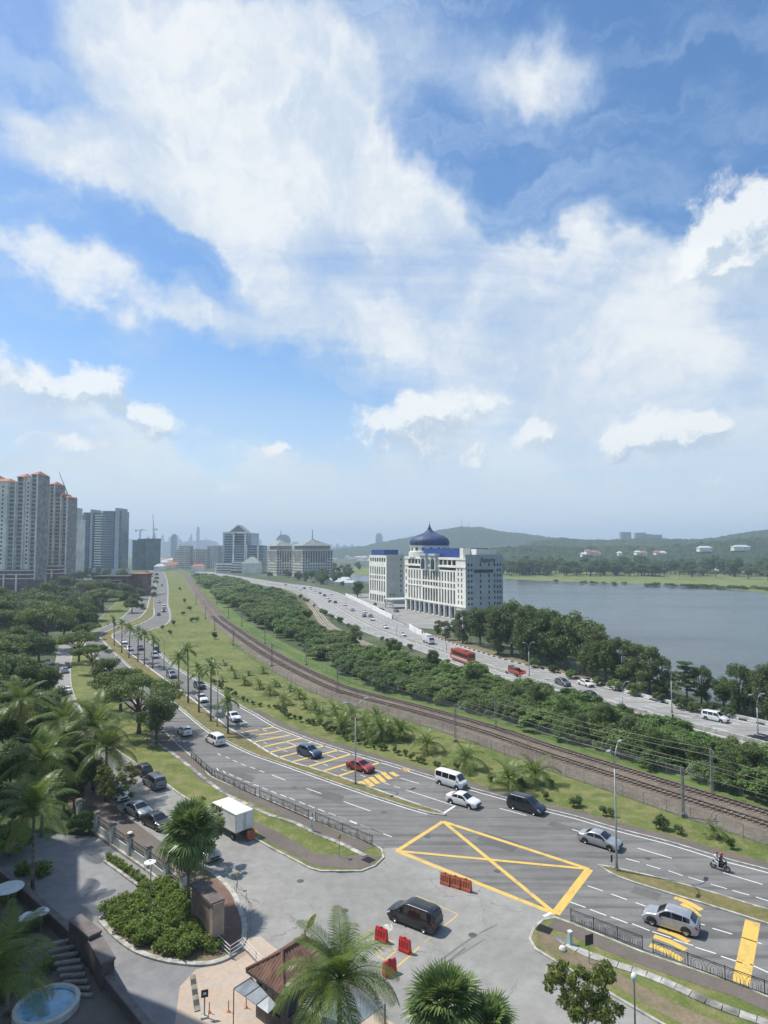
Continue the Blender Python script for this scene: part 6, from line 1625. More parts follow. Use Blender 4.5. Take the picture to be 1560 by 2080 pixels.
def bus():
    p = G(940, 1345); a = head(p, HL, False)
    e = empty('coach', (p.x, p.y, .03), a, 'red and dark coach on the highway behind the shrubs', 'bus')
    b = MB(); prof = [(-5.5, .4), (-5.5, 3.1), (-5.3, 3.4), (5.0, 3.4), (5.5, 2.9), (5.7, 1.2), (5.6, .4)]; k = len(prof)
    b.add([(x, y, z) for y in (-1.22, 1.22) for x, z in prof], [tuple(range(k)), tuple(range(2 * k - 1, k - 1, -1))] + [(i, k + i, k + (i + 1) % k, (i + 1) % k) for i in range(k)]); b.build('body', PAINT['busred'], e)
    for s in (-1, 1):
        for i in range(7): MB().box((-4.7 + i * 1.4, s * 1.225, 2.35), (1.32, .03, .95)).build('side_window', M_CGLASS, e)
        MB().box((-.2, s * 1.226, 1.2), (10, .03, .5)).build('stripe', PAINT['beige'], e)
    MB().box((5.62, 0, 2.1), (.06, 2.2, 1.4)).build('windscreen', M_CGLASS, e); MB().box((-5.52, 0, 2.5), (.05, 1.9, .9)).build('rear_window', M_CGLASS, e)
    MB().box((-1, 0, 3.5), (3, 1.6, .22)).build('air_conditioner', PAINT['busred'], e)
    wheels(e, (-3.2, 3.6), 2.4, .5)
bus()
def truck(px, py, rev, label, cabc, bodyc, flat=False):
    p = G(px, py); e = empty('truck', (p.x, p.y, .03), head(p, HL, rev), label, 'lorry')
    MB().box((0, 0, .75), (6.2, .9, .25)).build('chassis', M_TRIM, e)
    cab = MB(); prof = [(1.7, .6), (1.7, 2.4), (2.9, 2.4), (3.3, 1.6), (3.35, .6)]; k = 5
    cab.add([(x, y, z) for y in (-1.0, 1.0) for x, z in prof], [tuple(range(k)), tuple(range(2 * k - 1, k - 1, -1))] + [(i, k + i, k + (i + 1) % k, (i + 1) % k) for i in range(k)]); c = cab.build('cab', PAINT[cabc], e)
    MB().add([(2.93, -.85, 2.33), (2.93, .85, 2.33), (3.3, .85, 1.65), (3.3, -.85, 1.65)], [(0, 1, 2, 3)]).build('windscreen', M_CGLASS, c)
    if flat:
        MB().box((-.9, 0, 1.0), (4.8, 2.1, .18)).build('flatbed', PAINT[bodyc], e)
        for s in (-1, 1): MB().box((-.9, s * 1.03, 1.35), (4.8, .06, .6)).build('side_board', PAINT[bodyc], e)
        MB().box((-.2, 0, 1.6), (2.2, 1.5, .9)).build('load', mat('dark_load', (.1, .07, .06), .9), e)
    else: MB().box((-.9, 0, 2.0), (4.9, 2.1, 2.1)).build('box_body', PAINT[bodyc], e)
    wheels(e, (-2, 2.4), 2.0, .42)
truck(870, 1307, True, 'white box truck near the slip road', 'white', 'white')
truck(1046, 1372, False, 'small open lorry with a dark load on the highway', 'beige', 'busred', True)
truck(290, 1237, False, 'dark lorry on the far left carriageway', 'dark', 'dark')

# motorcycle with two riders
def skin(name, pts, edges, rad, m, parent):
    me = bpy.data.meshes.new(name); me.from_pydata(pts, edges, []); me.materials.append(m); o = link(name, me, parent)
    md = o.modifiers.new('skin', 'SKIN'); me.skin_vertices.new() if not me.skin_vertices else None
    for v, r in zip(me.skin_vertices[0].data, rad): v.radius = (r, r)
    me.skin_vertices[0].data[0].use_root = True
    o.modifiers.new('sub', 'SUBSURF').render_levels = 1
    return o
def motorcycle():
    p = G(1463, 1768); a = head(p, (E1,), True)
    e = empty('motorcycle', (p.x, p.y, .026), a, 'black and white motorcycle carrying two helmeted riders', 'motorcycle')
    ty = MB().lathe([(.2, -.05), (.27, -.06), (.3, 0), (.27, .06), (.2, .05)], 18).mesh('tyre', M_TYRE); rm = MB().lathe([(.2, .04), (.05, .05), (0, .05)], 10).mesh('rim', M_RIM)
    for x in (-.65, .65): w = link('wheel', ty, e, (x, 0, .3), (R(90), 0, 0)); link('rim', rm, w)
    MB().box((-.1, 0, .45), (.7, .26, .3)).bar((.25, 0, .5), (.62, 0, .95), .12).bar((.62, -.09, .3), (.52, -.09, .95), .05).bar((.62, .09, .3), (.52, .09, .95), .05).build('frame', M_TRIM, e)
    MB().box((-.25, 0, .75), (.85, .26, .12)).build('seat', M_TRIM, e); MB().box((-.45, 0, .6), (.5, .3, .2)).build('fairing', PAINT['white'], e); MB().box((.55, 0, .85), (.16, .3, .3)).build('front_shield', PAINT['black'], e)
    MB().bar((.48, -.34, 1.0), (.48, .34, 1.0), .035).build('handlebar', M_TRIM, e); MB().tube([(-.1, .17, .28), (-.75, .2, .36)], .05, 6).build('exhaust', M_STEEL, e)
    for (x, lab, shirt, hel, grp) in ((-.02, 'motorcycle rider in dark clothes with an orange-red helmet', (.03, .03, .035), (.45, .07, .03), 0), (-.48, 'pillion rider in a white top with a red helmet behind the other rider', (.62, .62, .6), (.4, .05, .04), 1)):
        r = empty('person', (p.x, p.y, .026), a, lab, 'person')
        X = x; pts = [(X, 0, .82), (X + .04, 0, 1.08), (X + .1, 0, 1.36), (X + .14, 0, 1.47), (X + .17, 0, 1.56)]
        ed = [(0, 1), (1, 2), (2, 3), (3, 4)]; rad = [.15, .15, .17, .08, .08]
        for s in (-1, 1):
            b = len(pts); pts += [(X + .1, s * .2, 1.38), (X + .28, s * .27, 1.14), (X + (.46 if not grp else .34), s * (.3 if not grp else .16), 1.02)]; ed += [(2, b), (b, b + 1), (b + 1, b + 2)]; rad += [.07, .055, .045]
            b = len(pts); pts += [(X + .08, s * .13, .82), (X + .38, s * .2, .78), (X + .28, s * .2, .38), (X + .42, s * .2, .32)]; ed += [(0, b), (b, b + 1), (b + 1, b + 2), (b + 2, b + 3)]; rad += [.1, .08, .055, .045]
        skin('body', pts, ed, rad, mat('rider_%d' % grp, shirt, .8, .1, 3.0, world_co=False), r)
        MB().lathe([(0, -.13), (.09, -.12), (.135, -.03), (.14, .04), (.1, .12), (0, .15)], 14, (X + .19, 0, 1.66)).build('helmet', mat('helmet_%d' % grp, hel, .3, .05, 3.0, world_co=False), r, smooth=True)
motorcycle()
# ------------------------------------------------------------------ lamps, masts, fences
M_LAMP = mat('lamp_glass', (.70, .70, .68), .3, .05, 2.0)
M_LAMPH = mat('lamp_housing', (.30, .31, .32), .5, .05, 2.0)
def hpx(px, pyb, pyt):
    p = G(px, pyb); d = px_dir(px, pyt); return p, CAM_H + d.z * p.y / d.y
def arm(side, h, dirv, reach, r=.06):
    N = 8; return [Vector((0, 0, h - 1.6)) + dirv * (reach * (1 - math.cos(math.pi / 2 * k / N))) + Vector((0, 0, 2.4 * math.sin(math.pi / 2 * k / N))) for k in range(N + 1)]
def street_lamp(px, pyb, pyt, label, dirs, reach=1.7, group=None, name='street_lamp', z=.12):
    p, h = hpx(px, pyb, pyt); h -= .8
    e = empty(name, (p.x, p.y, 0), 0, label, 'lamp post', group)
    MB().tube([(0, 0, 0), (0, 0, .8), (0, 0, h - 1.5)], [.14, .11, .075], 10).build('post', M_STEEL, e, smooth=True)
    MB().tube([(0, 0, 0), (0, 0, .35)], [.2, .2], 10).build('base', M_CONCD, e)
    for d in dirs:
        d = Vector((d[0], d[1], 0)).normalized(); pts = arm(1, h, d, reach)
        a = MB().tube(pts, .05, 6).build('arm', M_STEEL, e, smooth=True)
        q = pts[-1]; an = math.atan2(d.y, d.x)
        MB().box(q + d * .35 + Vector((0, 0, -.02)), (.8, .32, .13), an).build('lamp_head', M_LAMPH, a); MB().box(q + d * .4 + Vector((0, 0, -.11)), (.5, .24, .05), an).build('lamp_lens', M_LAMP, a)
nr_ = lambda p: (lambda d: Vector((-d.y, d.x, 0)))(nearest(E1, p)[2])
for px, b, t_, lab in ((1253, 1770, 1515, 'tall double-armed street lamp at the tip of the right median'), (722, 1594, 1423, 'tall double-armed street lamp on the median near the yellow bars'), (441, 1476, 1346, 'tall double-armed street lamp between the median palms'), (333, 1360, 1293, 'street lamp on the far median before the bend')):
    n_ = nr_(G(px, b)); street_lamp(px, b, t_, lab, (n_, -n_))
for px, b, t_ in ((1075, 1377, 1305), (1365, 1448, 1359), (907, 1327, 1283), (806, 1293, 1250), (1540, 1500, 1410), (754, 1262, 1228), (703, 1236, 1210), (1265, 1450, 1385)):
    street_lamp(px, b, t_, 'slim lamp post along the highway', ((1, .3), (-1, -.3)), 1.0, 'highway lamp posts')
def globe(px, Y, ztop, lab):
    p = AT(px, 1117, Y); e = empty('garden_lamp', (p.x, p.y, 0), 0, lab, 'lamp post')
    MB().tube([(0, 0, 0), (0, 0, ztop)], [.07, .05], 8).build('post', M_STEEL, e); MB().lathe([(.05, 0), (.14, .08), (.2, .3), (.17, .45), (.08, .55), (0, .57)], 14, (0, 0, ztop)).build('lamp_globe', M_LAMP, e, smooth=True)
globe(1268, 42.3, 4.75, 'white globe lamp on a grey post beside the young tree')
p, h = hpx(304, 1890, 1750); e = empty('garden_lamp', (p.x, p.y, 0), 0, 'slender lamp with a flat white shade over the planted bed', 'lamp post')
MB().tube([(0, 0, 0), (0, 0, h - .5), (.25, .1, h - .1)], [.06, .045, .03], 8).build('post', M_STEEL, e); MB().lathe([(.1, .1), (.5, .02), (.52, -.03), (0, -.02)], 16, (-.05, -.1, h)).build('lamp_shade', M_LAMP, e)

def mast(px, b, t_, side, far):
    p, h = hpx(px, b, t_); e_, q, d = nearest(TRK, p); n_ = (Vector((q.x, q.y, 0)) - Vector((p.x, p.y, 0))).normalized()
    e = empty('catenary_mast', (p.x, p.y, .05), 0, 'steel overhead-line mast on the far side of the railway' if far else 'steel overhead-line mast on the road side of the railway', 'mast', 'overhead line masts beyond the tracks' if far else 'overhead line masts before the tracks')
    h = min(max(h, 5.5), 7.2)
    MB().box((0, 0, .2), (.7, .7, .5)).build('footing', M_CONCD, e)
    mb = MB()
    for s in (-.12, .12): mb.bar((s, 0, 0), (s, 0, h), .09, .2)
    for k in range(int(h / .6)): mb.bar((-.1, 0, k * .6), (.1, 0, k * .6 + .6), .03)
    mb.build('post', M_STEEL, e)
    t3 = n_ * 2.6; MB().tube([(0, 0, h - .9), (t3.x, t3.y, h + .15)], .035, 6).build('cantilever', M_STEEL, e); MB().tube([(0, 0, h - 1.6), (t3.x * .9, t3.y * .9, h - 1.35)], .03, 6).build('steady_arm', M_STEEL, e); MB().tube([(t3.x, t3.y, h + .15), (t3.x * .9, t3.y * .9, h - 1.35)], .025, 6).build('drop_rod', M_STEEL, e)
    MB().lathe([(.06, 0), (.09, .1), (.06, .2), (.09, .3), (.06, .4)], 8, (n_.x * .5, n_.y * .5, h - .8)).build('insulator', mat('insulator', (.2, .1, .07), .4), e)
    return p, h
M1 = [mast(*m, 1, False) for m in ((1388, 1660, 1560), (925, 1507, 1432), (685.5, 1413, 1355), (552, 1354, 1308), (474, 1311, 1282), (436, 1281, 1255), (417, 1257, 1236), (398, 1228, 1210))]
M2 = [mast(*m, 1, True) for m in ((1447, 1619, 1523), (1007, 1487, 1416), (764, 1403, 1348), (622, 1351, 1304), (538, 1308, 1276), (491, 1272, 1250), (464, 1256, 1236), (440, 1228, 1212))]
def wire(name, pts, sag, r, lab):
    out = []
    for a, b in zip(pts, pts[1:]):
        for k in range(8): f = k / 8; q = a.lerp(b, f); q.z -= sag * 4 * f * (1 - f); out.append(q)
    out.append(pts[-1]); o = MB().tube(out, r, 4, mi=0, cap=False).build(name, M_BLACKM); tag(o, lab, 'wire')
for ms, oc, lab in ((M1, 1.75, 'near'), (M2, -1.75, 'far')):
    pts = []
    for p, h in ms:
        e_, q, d = nearest(TRK, p); n_ = (q - Vector((p.x, p.y, 0))).normalized(); pts.append(Vector((p.x, p.y, h)) + n_ * 2.5)
    pts = [pts[0] + (pts[0] - pts[1])] + pts
    wire('catenary_wire', pts, .5, .022, 'sagging overhead wire above the %s track' % lab); wire('contact_wire', [q - Vector((0, 0, 1.3)) for q in pts], .05, .02, 'straight contact wire above the %s track' % lab)
    wire('feeder_wire', [Vector((p.x, p.y, h + .1)) for p, h in ms], .6, .02, 'feeder wire along the mast tops of the %s track' % lab)
# chain-link fence at the foot of the ballast and at the thicket
def mesh_mat():
    m = bpy.data.materials.new('chain_link'); m.use_nodes = True; t = NT(m.node_tree); b = t.n['Principled BSDF']; out = t.n['Material Output']
    b.inputs['Base Color'].default_value = (.22, .24, .22, 1); b.inputs['Roughness'].default_value = .6
    tr = t.new('ShaderNodeBsdfTransparent'); mx = t.new('ShaderNodeMixShader'); mx.inputs[0].default_value = .18
    t.l.new(tr.outputs[0], mx.inputs[1]); t.l.new(b.outputs[0], mx.inputs[2]); t.l.new(mx.outputs[0], out.inputs[0]); return m
M_LINK = mesh_mat(); pm = MB().tube([(0, 0, 0), (0, 0, 1.75)], .035, 6).mesh('post', M_STEEL)
def chain_fence(pl, step, h, lab, z=.05):
    pts = resample(pl, step); e = empty('chain_link_fence', (0, 0, 0), 0, lab, 'fence')
    for i, p in enumerate(pts):
        link('post', pm, e, (p.x, p.y, z), scale=(1, 1, h / 1.7))
        if i + 1 < len(pts):
            q = pts[i + 1]; MB().add([(p.x, p.y, z), (q.x, q.y, z), (q.x, q.y, z + h), (p.x, p.y, z + h)], [(0, 1, 2, 3)]).build('mesh_panel', M_LINK, e)
            MB().bar((p.x, p.y, z + h), (q.x, q.y, z + h), .03).build('top_wire', M_STEEL, e)
clip = lambda pl, y1: [p for p in pl if p.y < y1 and abs(p.x) < .66 * p.y]
chain_fence(clip(offset(TRK, 6.4), 230), 3.0, 1.5, 'chain-link fence between the grass strip and the ballast')
chain_fence(clip(offset(TRK, -6.0), 260), 3.5, 1.7, 'chain-link fence at the foot of the thicket')
chain_fence([p for p in offset(HF, -5.6) if p.y < 240 and 10 < p.x < .66 * p.y], 3.5, 2.0, 'dark chain-link fence below the lakeside trees')

# ornamental railings
def railing(p0, p1, lab, panel=2.6, h=1.0):
    a, b = G(*p0), G(*p1); d = (b - a); L = d.length; n = max(1, round(L / panel)); w = L / n
    e = empty('railing', (a.x, a.y, .12), math.atan2(d.y, d.x), lab, 'railing')
    mb = MB(); mb.bar((0, 0, h), (w, 0, h), .045); mb.bar((0, 0, .1), (w, 0, .1), .04); mb.bar((0, 0, h - .12), (w, 0, h - .12), .025)
    k = 10
    for i in range(1, k): mb.bar((w * i / k, 0, .1), (w * i / k, 0, .45 + .1 * (i % 2)), .022)
    for c in (w * .27, w * .73):
        for rr in (w * .2, w * .12): mb.tube([(c + rr * math.cos(math.pi * q / 8), 0, .45 + rr * math.sin(math.pi * q / 8) * .95) for q in range(9)], .014, 4, cap=False); 
        for rr in (w * .2, w * .12):
            for s in (-1, 1): mb.bar((c + s * rr, 0, .1), (c + s * rr, 0, .46), .024)
    pm_ = mb.mesh('panel', M_BLACKM); po = MB().box((0, 0, h / 2 + .03), (.06, .06, h + .08)).mesh('post', M_BLACKM)
    for i in range(n): link('panel', pm_, e, (i * w, 0, 0))
    for i in range(n + 1): link('post', po, e, (i * w, 0, 0))
railing((1160, 1874), (1305, 1931), 'black arched railing beside the meter pillar', 2.4)
railing((1327, 1940), (1640, 2056), 'long black arched railing past the yellow curved bars', 2.4)
railing((388, 1540), (431, 1579), 'short stretch of arched railing in the tree shade')
railing((435, 1581), (519, 1619), 'arched railing opposite the blue off-roader')
railing((527, 1622), (627, 1666), 'arched railing behind the box lorry')
railing((641, 1670), (756, 1719), 'arched railing ending at the rounded island tip')

# ------------------------------------------------------------------ barriers, signs, bollards
M_REDP = mat('red_plastic', (.50, .025, .025), .45, .08, 2.0, world_co=False); M_ORP = mat('orange_plastic', (.42, .11, .055), .6, .15, 2.0, world_co=False)
def barrier_mesh(m):
    mb = MB(); L, N = 1.05, 24
    rows = []
    for i in range(N + 1):
        x = -L / 2 + L * i / N; rib = .035 * (0.5 + .5 * math.cos(2 * math.pi * i / 6)); 
        pr_ = [(.22, 0), (.22, .16), (.14 + rib, .3), (.1 + rib, .75), (.07, .84), (.07, .92)]
        rows.append([(x, y, z) for y, z in pr_] + [(x, -y, z) for y, z in pr_[::-1]])
    k = len(rows[0]); vs = [v for r in rows for v in r]; fs = []
    for i in range(N):
        for j in range(k - 1): fs.append((i * k + j, (i + 1) * k + j, (i + 1) * k + j + 1, i * k + j + 1))
    fs += [tuple(range(k)), tuple(N * k + j for j in range(k))[::-1]]
    return mb.add(vs, fs).mesh('shell', m)
capm = MB().box((0, 0, .94), (.22, .1, .05)).mesh('filler_cap', M_TRIM)
BM = {0: barrier_mesh(M_REDP), 1: barrier_mesh(M_ORP)}
for (a, b, kd, lab) in (((764, 1907), (786, 1916), 0, 'red plastic barrier beside the cement patch'), ((812, 1929), (833, 1938), 0, 'red plastic barrier between the parking lines'), ((779, 1985), (803, 1974), 0, 'red plastic barrier turned sideways behind the coconut palm'),
                        ((896, 1794), (914, 1800), 1, 'faded orange barrier nearest the island end of its row of three'), ((916, 1800), (935, 1806), 1, 'faded orange barrier in the middle of its row of three'), ((937, 1806), (957, 1813), 1, 'faded orange barrier at the street end of its row of three'), ((502, 1709), (516, 1703), 1, 'orange barrier behind the box lorry')):
    A, B = G(*a), G(*b); d = B - A; s = min(1.35, max(.85, d.length / 1.05)); e = empty('barrier', ((A.x + B.x) / 2, (A.y + B.y) / 2, .028), math.atan2(d.y, d.x), lab, 'barrier'); e.scale = (s, 1.1, 1.15)
    link('shell', BM[kd], e); link('filler_cap', capm, e)
def sign(px, b, t_, lab, size, m, shape='box', ang=0.6, postm=None, pole_over=0.0):
    p, h = hpx(px, b, t_); e = empty('road_sign', (p.x, p.y, .1), ang, lab, 'sign'); MB().tube([(0, 0, 0), (0, 0, h)], .035, 6).build('post', postm or M_STEEL, e)
    if shape == 'box': MB().box((0, -.05, h - size[1] / 2), (size[0], .03, size[1])).build('plate', m, e)
    else: MB().box((0, -.05, h - size[1] / 2), (size[0], .03, size[1]), M=Matrix.Translation((0, 0, h - size[1] / 2)) @ Matrix.Rotation(R(45), 4, 'Y') @ Matrix.Translation((0, 0, -(h - size[1] / 2)))).build('plate', m, e)
M_SIGNB = mat('sign_back', (.20, .19, .15), .7, .1, 2.0); M_SIGNY = mat('sign_yellow', (.42, .34, .08), .6, .15, 2.0); M_BOARD = mat('dark_board', (.04, .035, .035), .7, .1, 2.0)
sign(689, 1743, 1697, 'weathered yellow sign on the island beside the drain', (.42, .42), M_SIGNY, 'diamond', .9)
sign(482, 1806, 1774, 'small yellow sign at the forecourt kerb', (.35, .35), M_SIGNY, 'diamond', .9)
sign(1197, 1960, 1900, 'dark square board seen from behind above the young tree', (.75, .8), M_BOARD, 'box', .35)
sign(1242, 1768, 1738, 'black and white banded post with a dark sign beside the tall lamp', (.25, .7), M_BOARD, 'box', .5, mat('post_white', (.6, .6, .58), .7))
p = G(1158, 1922); e = empty('meter_pillar', (p.x, p.y, .12), .5, 'pale blue meter pillar on the footway corner', 'meter pillar'); MB().box((0, 0, .5), (.3, .28, 1.0)).build('cabinet', mat('pale_blue', (.36, .50, .56), .6, .08, 2.0), e); MB().box((0, 0, 1.05), (.34, .32, .1)).build('cap', M_LAMP, e)
tag(MB().lathe([(0, 0), (.28, 0), (.3, .15), (.2, .3), (0, .34)], 9, G(1143, 1930, .12)).build('boundary_stone', mat('white_stone', (.6, .6, .56), .9, .1, 3.0)), 'whitewashed stone next to the pale blue pillar', 'stone')
p = G(634, 1691); e = empty('wrapped_post', (p.x, p.y, .12), .2, 'dark post wrapped in white plastic sheet by the railing', 'post')
MB().tube([(0, 0, 0), (0, 0, 2.1)], .05, 8).build('post', M_BLACKM, e)
g = random.Random(3); w_ = MB(); prof = [(.2, .05), (.17, .4), (.21, .8), (.13, 1.2), (.17, 1.45), (.08, 1.65)]
w_.lathe(prof, 9); w_.v = [(x + g.uniform(-.05, .05), y + g.uniform(-.05, .05), z) for x, y, z in w_.v]; w_.build('plastic_wrap', mat('white_plastic', (.66, .66, .64), .5, .1, 4.0), e)
p = G(428, 1748); e = empty('bollard', (p.x, p.y, .028), 0, 'yellow bollard beside the tall fan palm', 'bollard'); MB().tube([(0, 0, 0), (0, 0, 1.1)], .16, 12).build('post', mat('bollard_yellow', (.62, .36, .03), .5, .1, 2.0), e); MB().lathe([(.16, 1.1), (.1, 1.2), (0, 1.22)], 12).build('cap', mat('bollard_yellow', (.62, .36, .03)), e)
p, h = hpx(431, 1750, 1675); tag(MB().tube([p, p + Vector((0, 0, h))], .04, 6).build('thin_pole', M_STEEL), 'thin bare pole standing by the yellow bollard', 'pole')

# ------------------------------------------------------------------ guardhouse
M_TILE = mat('brown_tile', (.16, .085, .06), .85, .2, 1.5, .1); M_DKWALL = mat('guard_wall', (.10, .085, .075), .8, .15, 1.5)
def guardhouse():
    e = empty('guardhouse', (0, 0, 0), 0, 'small guardhouse with a brown ribbed tile hip roof', 'guardhouse')
    z0, zr = 3.2, 4.5
    ca, cb = G(500, 1970, 0), G(575, 2024, 0); ca, cb = G(500, 1970, z0), G(575, 2024, z0); ca.z = cb.z = 0
    u = (cb - ca).normalized(); v = Vector((-u.y, u.x, 0)); C = (ca + cb) / 2
    W2, D = 2.0, 5.24
    P = lambda s, t, z: C + u * s + v * t + Vector((0, 0, z))
    ridge = (P(0, 1.56, zr), P(0, 3.68, zr)); c = [P(-W2, 0, z0), P(W2, 0, z0), P(W2, D, z0), P(-W2, D, z0)]
    def slope(a, b, r0, r1, n):
        """a->b along the eave, r0/r1 ridge ends above a and b: rounded tile rolls run up the slope"""
        mb = MB(); nrm = (b - a).cross(r0 - a).normalized()
        if nrm.z < 0: nrm = -nrm
        rows = []; L = (b - a).length; ex = (b - a).normalized(); xa, xb = (r0 - a).dot(ex), (r1 - a).dot(ex); rise = r0 - (a + ex * xa)
        for i in range(n * 4 + 1):
            f = i / (n * 4); bottom = a.lerp(b, f); x = f * L; k = max(0, min(1, x / max(xa, .01), (L - x) / max(L - xb, .01)))
            o = nrm * (.05 * abs(math.sin(math.pi * i / 4))); rows.append((bottom + o, bottom + rise * k + o))
        vs = [p for r in rows for p in r]; return mb.add(vs, [(2 * i, 2 * i + 2, 2 * i + 3, 2 * i + 1) for i in range(n * 4)])
    rf = slope(c[0], c[1], ridge[0], ridge[0], 15).build('roof_slope', M_TILE, e); slope(c[1], c[2], ridge[0], ridge[1], 20).build('roof_slope', M_TILE, e); slope(c[2], c[3], ridge[1], ridge[1], 15).build('roof_slope', M_TILE, e); slope(c[3], c[0], ridge[1], ridge[0], 20).build('roof_slope', M_TILE, e)
    for a, b in ((c[0], ridge[0]), (c[1], ridge[0]), (c[2], ridge[1]), (c[3], ridge[1]), ridge): MB().tube([a + Vector((0, 0, .05)), b + Vector((0, 0, .06))], .11, 8).build('hip_cap', M_TILE, e)
    mb = MB(); mb.add([q - Vector((0, 0, .05)) for q in c], [(3, 2, 1, 0)]); mb.build('soffit', M_DKWALL, e)
    for a, b in zip(c, c[1:] + c[:1]): MB().bar(a - Vector((0, 0, .08)), b - Vector((0, 0, .08)), .06, .18).build('fascia', M_DKWALL, e)
    w = [P(-W2 + .5, .5, 0), P(W2 - .5, .5, 0), P(W2 - .5, D - .5, 0), P(-W2 + .5, D - .5, 0)]
    for a, b in zip(w, w[1:] + w[:1]):
        d = (b - a); L = d.length; d.normalize(); m3 = MB(); wall_holes(m3, a, d, L, 0, 3.15, [(.4, L - .4, 1.1, 2.5)], .12); m3.build('wall', M_DKWALL, e); panes(e, a, d, [(.4, L - .4, 1.1, 2.5)], M_GLASSD, .1)
    # glass awnings on both sides
    aw = mat('grey_awning', (.19, .22, .24), .25, .15, 1.0, spec=.6)
    A = [G(475, 2008, 2.55), G(511, 1985, 2.85), G(563, 2042, 2.85), G(545, 2059, 2.55)]
    for i in range(3):
        q = [A[0].lerp(A[3], i / 3 + .01), A[0].lerp(A[3], (i + 1) / 3 - .01), A[1].lerp(A[2], (i + 1) / 3 - .01), A[1].lerp(A[2], i / 3 + .01)]; MB().add(q + [x - Vector((0, 0, .04)) for x in q], [(3, 2, 1, 0), (4, 5, 6, 7), (0, 1, 5, 4), (1, 2, 6, 5), (2, 3, 7, 6), (3, 0, 4, 7)]).build('awning_panel', aw, e)
    for i in range(4): MB().bar(A[0].lerp(A[3], i / 3), A[1].lerp(A[2], i / 3), .06).build('awning_frame', M_BLACKM, e)
    for q in (A[0], A[3]): MB().tube([(q.x, q.y, 0), (q.x, q.y, q.z)], .04, 6).build('awning_post', mat('rust_post', (.32, .12, .06), .7), e)
    Bq = [G(700, 2012, 2.85), G(782, 2040, 2.55), G(722, 2085, 2.55), G(640, 2060, 2.85)]
    MB().add(Bq + [x - Vector((0, 0, .05)) for x in Bq], [(0, 1, 2, 3), (7, 6, 5, 4), (0, 4, 5, 1), (1, 5, 6, 2), (2, 6, 7, 3), (3, 7, 4, 0)]).build('awning_panel', aw, e)
    for q in (Bq[1], Bq[2]): MB().tube([(q.x, q.y, 0), (q.x, q.y, q.z)], .05, 6).build('awning_post', M_BLACKM, e)
    # leaf-shaped finial banner
    q = ridge[1]; MB().tube([q, q + Vector((0, 0, .55))], .05, 6).build('finial_post', mat('rust_post', (.32, .12, .06)), e)
    t_ = q + Vector((.05, 0, .5)); N = 10; L = 1.35; dr = Vector((.5, .2, .75)).normalized(); sd_ = Vector((-.75, .2, .5)).normalized()
    up = [t_ + dr * L * k / N + sd_ * .2 * math.sin(math.pi * k / N) for k in range(N + 1)]; dn = [t_ + dr * L * k / N - sd_ * .2 * math.sin(math.pi * k / N) for k in range(N - 1, 0, -1)]
    th = Vector((0, .03, 0)); allp = up + dn; k = len(allp)
    MB().add([p + th for p in allp] + [p - th for p in allp], [tuple(range(k)), tuple(range(2 * k - 1, k - 1, -1))] + [(i, k + i, k + (i + 1) % k, (i + 1) % k) for i in range(k)]).build('finial', mat('finial_yellow', (.58, .44, .12), .5, .2, 3.0), e)
guardhouse()
# white pipe gate and handrail
M_WPIPE = mat('white_pipe', (.62, .62, .58), .5, .08, 3.0)
def pipe_fence(pts, lab, h=.95, bars=3, m=M_WPIPE, nm='pipe_fence', r=.035):
    P = [G(*q) for q in pts]; e = empty(nm, (0, 0, .03), 0, lab, 'fence')
    for p in P: MB().tube([(p.x, p.y, 0), (p.x, p.y, h)], r, 6).build('post', m, e)
    for a, b in zip(P, P[1:]):
        for k in range(bars):
            z = h - k * h * .32; MB().tube([(a.x, a.y, z), (b.x, b.y, z)], r * .85, 6).build('rail', m, e)
pipe_fence([(440, 1921), (467, 1948), (494, 1930), (520, 1958), (534, 1972)], 'white pipe fence zigzagging beside the guardhouse')
pipe_fence([(480, 1812), (500, 1832), (508, 1865), (509, 1893), (503, 1902)], 'thin rusty handrail along the forecourt kerb', .8, 1, mat('rusty_pipe', (.30, .22, .16), .7, .2, 3.0), 'handrail', .025)
# posts with chain, sign stand and speed bump on the pink paving
M_ORPOST = mat('orange_post', (.50, .15, .05), .6, .15, 3.0)
for x, b, t_, k in ((425, 2058, 2036, 'beside the sign stand'), (464, 2056, 2033, 'in the middle of the paving'), (500, 2048, 2029, 'under the grey awning')):
    p, h = hpx(x, b, t_); e = empty('chain_post', (p.x, p.y, .03), 0, 'slim orange chain post ' + k, 'post'); MB().tube([(0, 0, 0), (0, 0, h)], .035, 6).build('post', M_ORPOST, e); MB().lathe([(.15, 0), (.13, .04), (.04, .07)], 10).build('foot', M_ORPOST, e)
p, h = hpx(415, 2066, 2018); e = empty('sign_stand', (p.x, p.y, .03), .3, 'small black sign on a grey stand on the pink paving', 'sign'); MB().tube([(0, 0, 0), (0, 0, h)], .05, 8).build('post', M_STEEL, e); MB().box((0, -.05, h), (.48, .05, .5)).build('plate', M_BOARD, e); MB().box((0, -.09, h + .02), (.2, .02, .16)).build('symbol', M_LAMP, e); MB().box((0, 0, .06), (.5, .5, .12)).build('foot', M_CONC, e)
A, B = G(391, 1982), G(401, 2056); d = B - A; e = empty('speed_bump', (A.x, A.y, .03), math.atan2(d.y, d.x), 'black and grey striped rubber speed bump', 'speed bump'); n_ = 7; L = d.length / n_
for k in range(n_): MB().box((L * (k + .5), 0, .03), (L - .03, .38, .07)).build('segment', mat('bump_black', (.05, .05, .05), .8) if k % 2 else mat('bump_grey', (.22, .21, .17), .8), e)
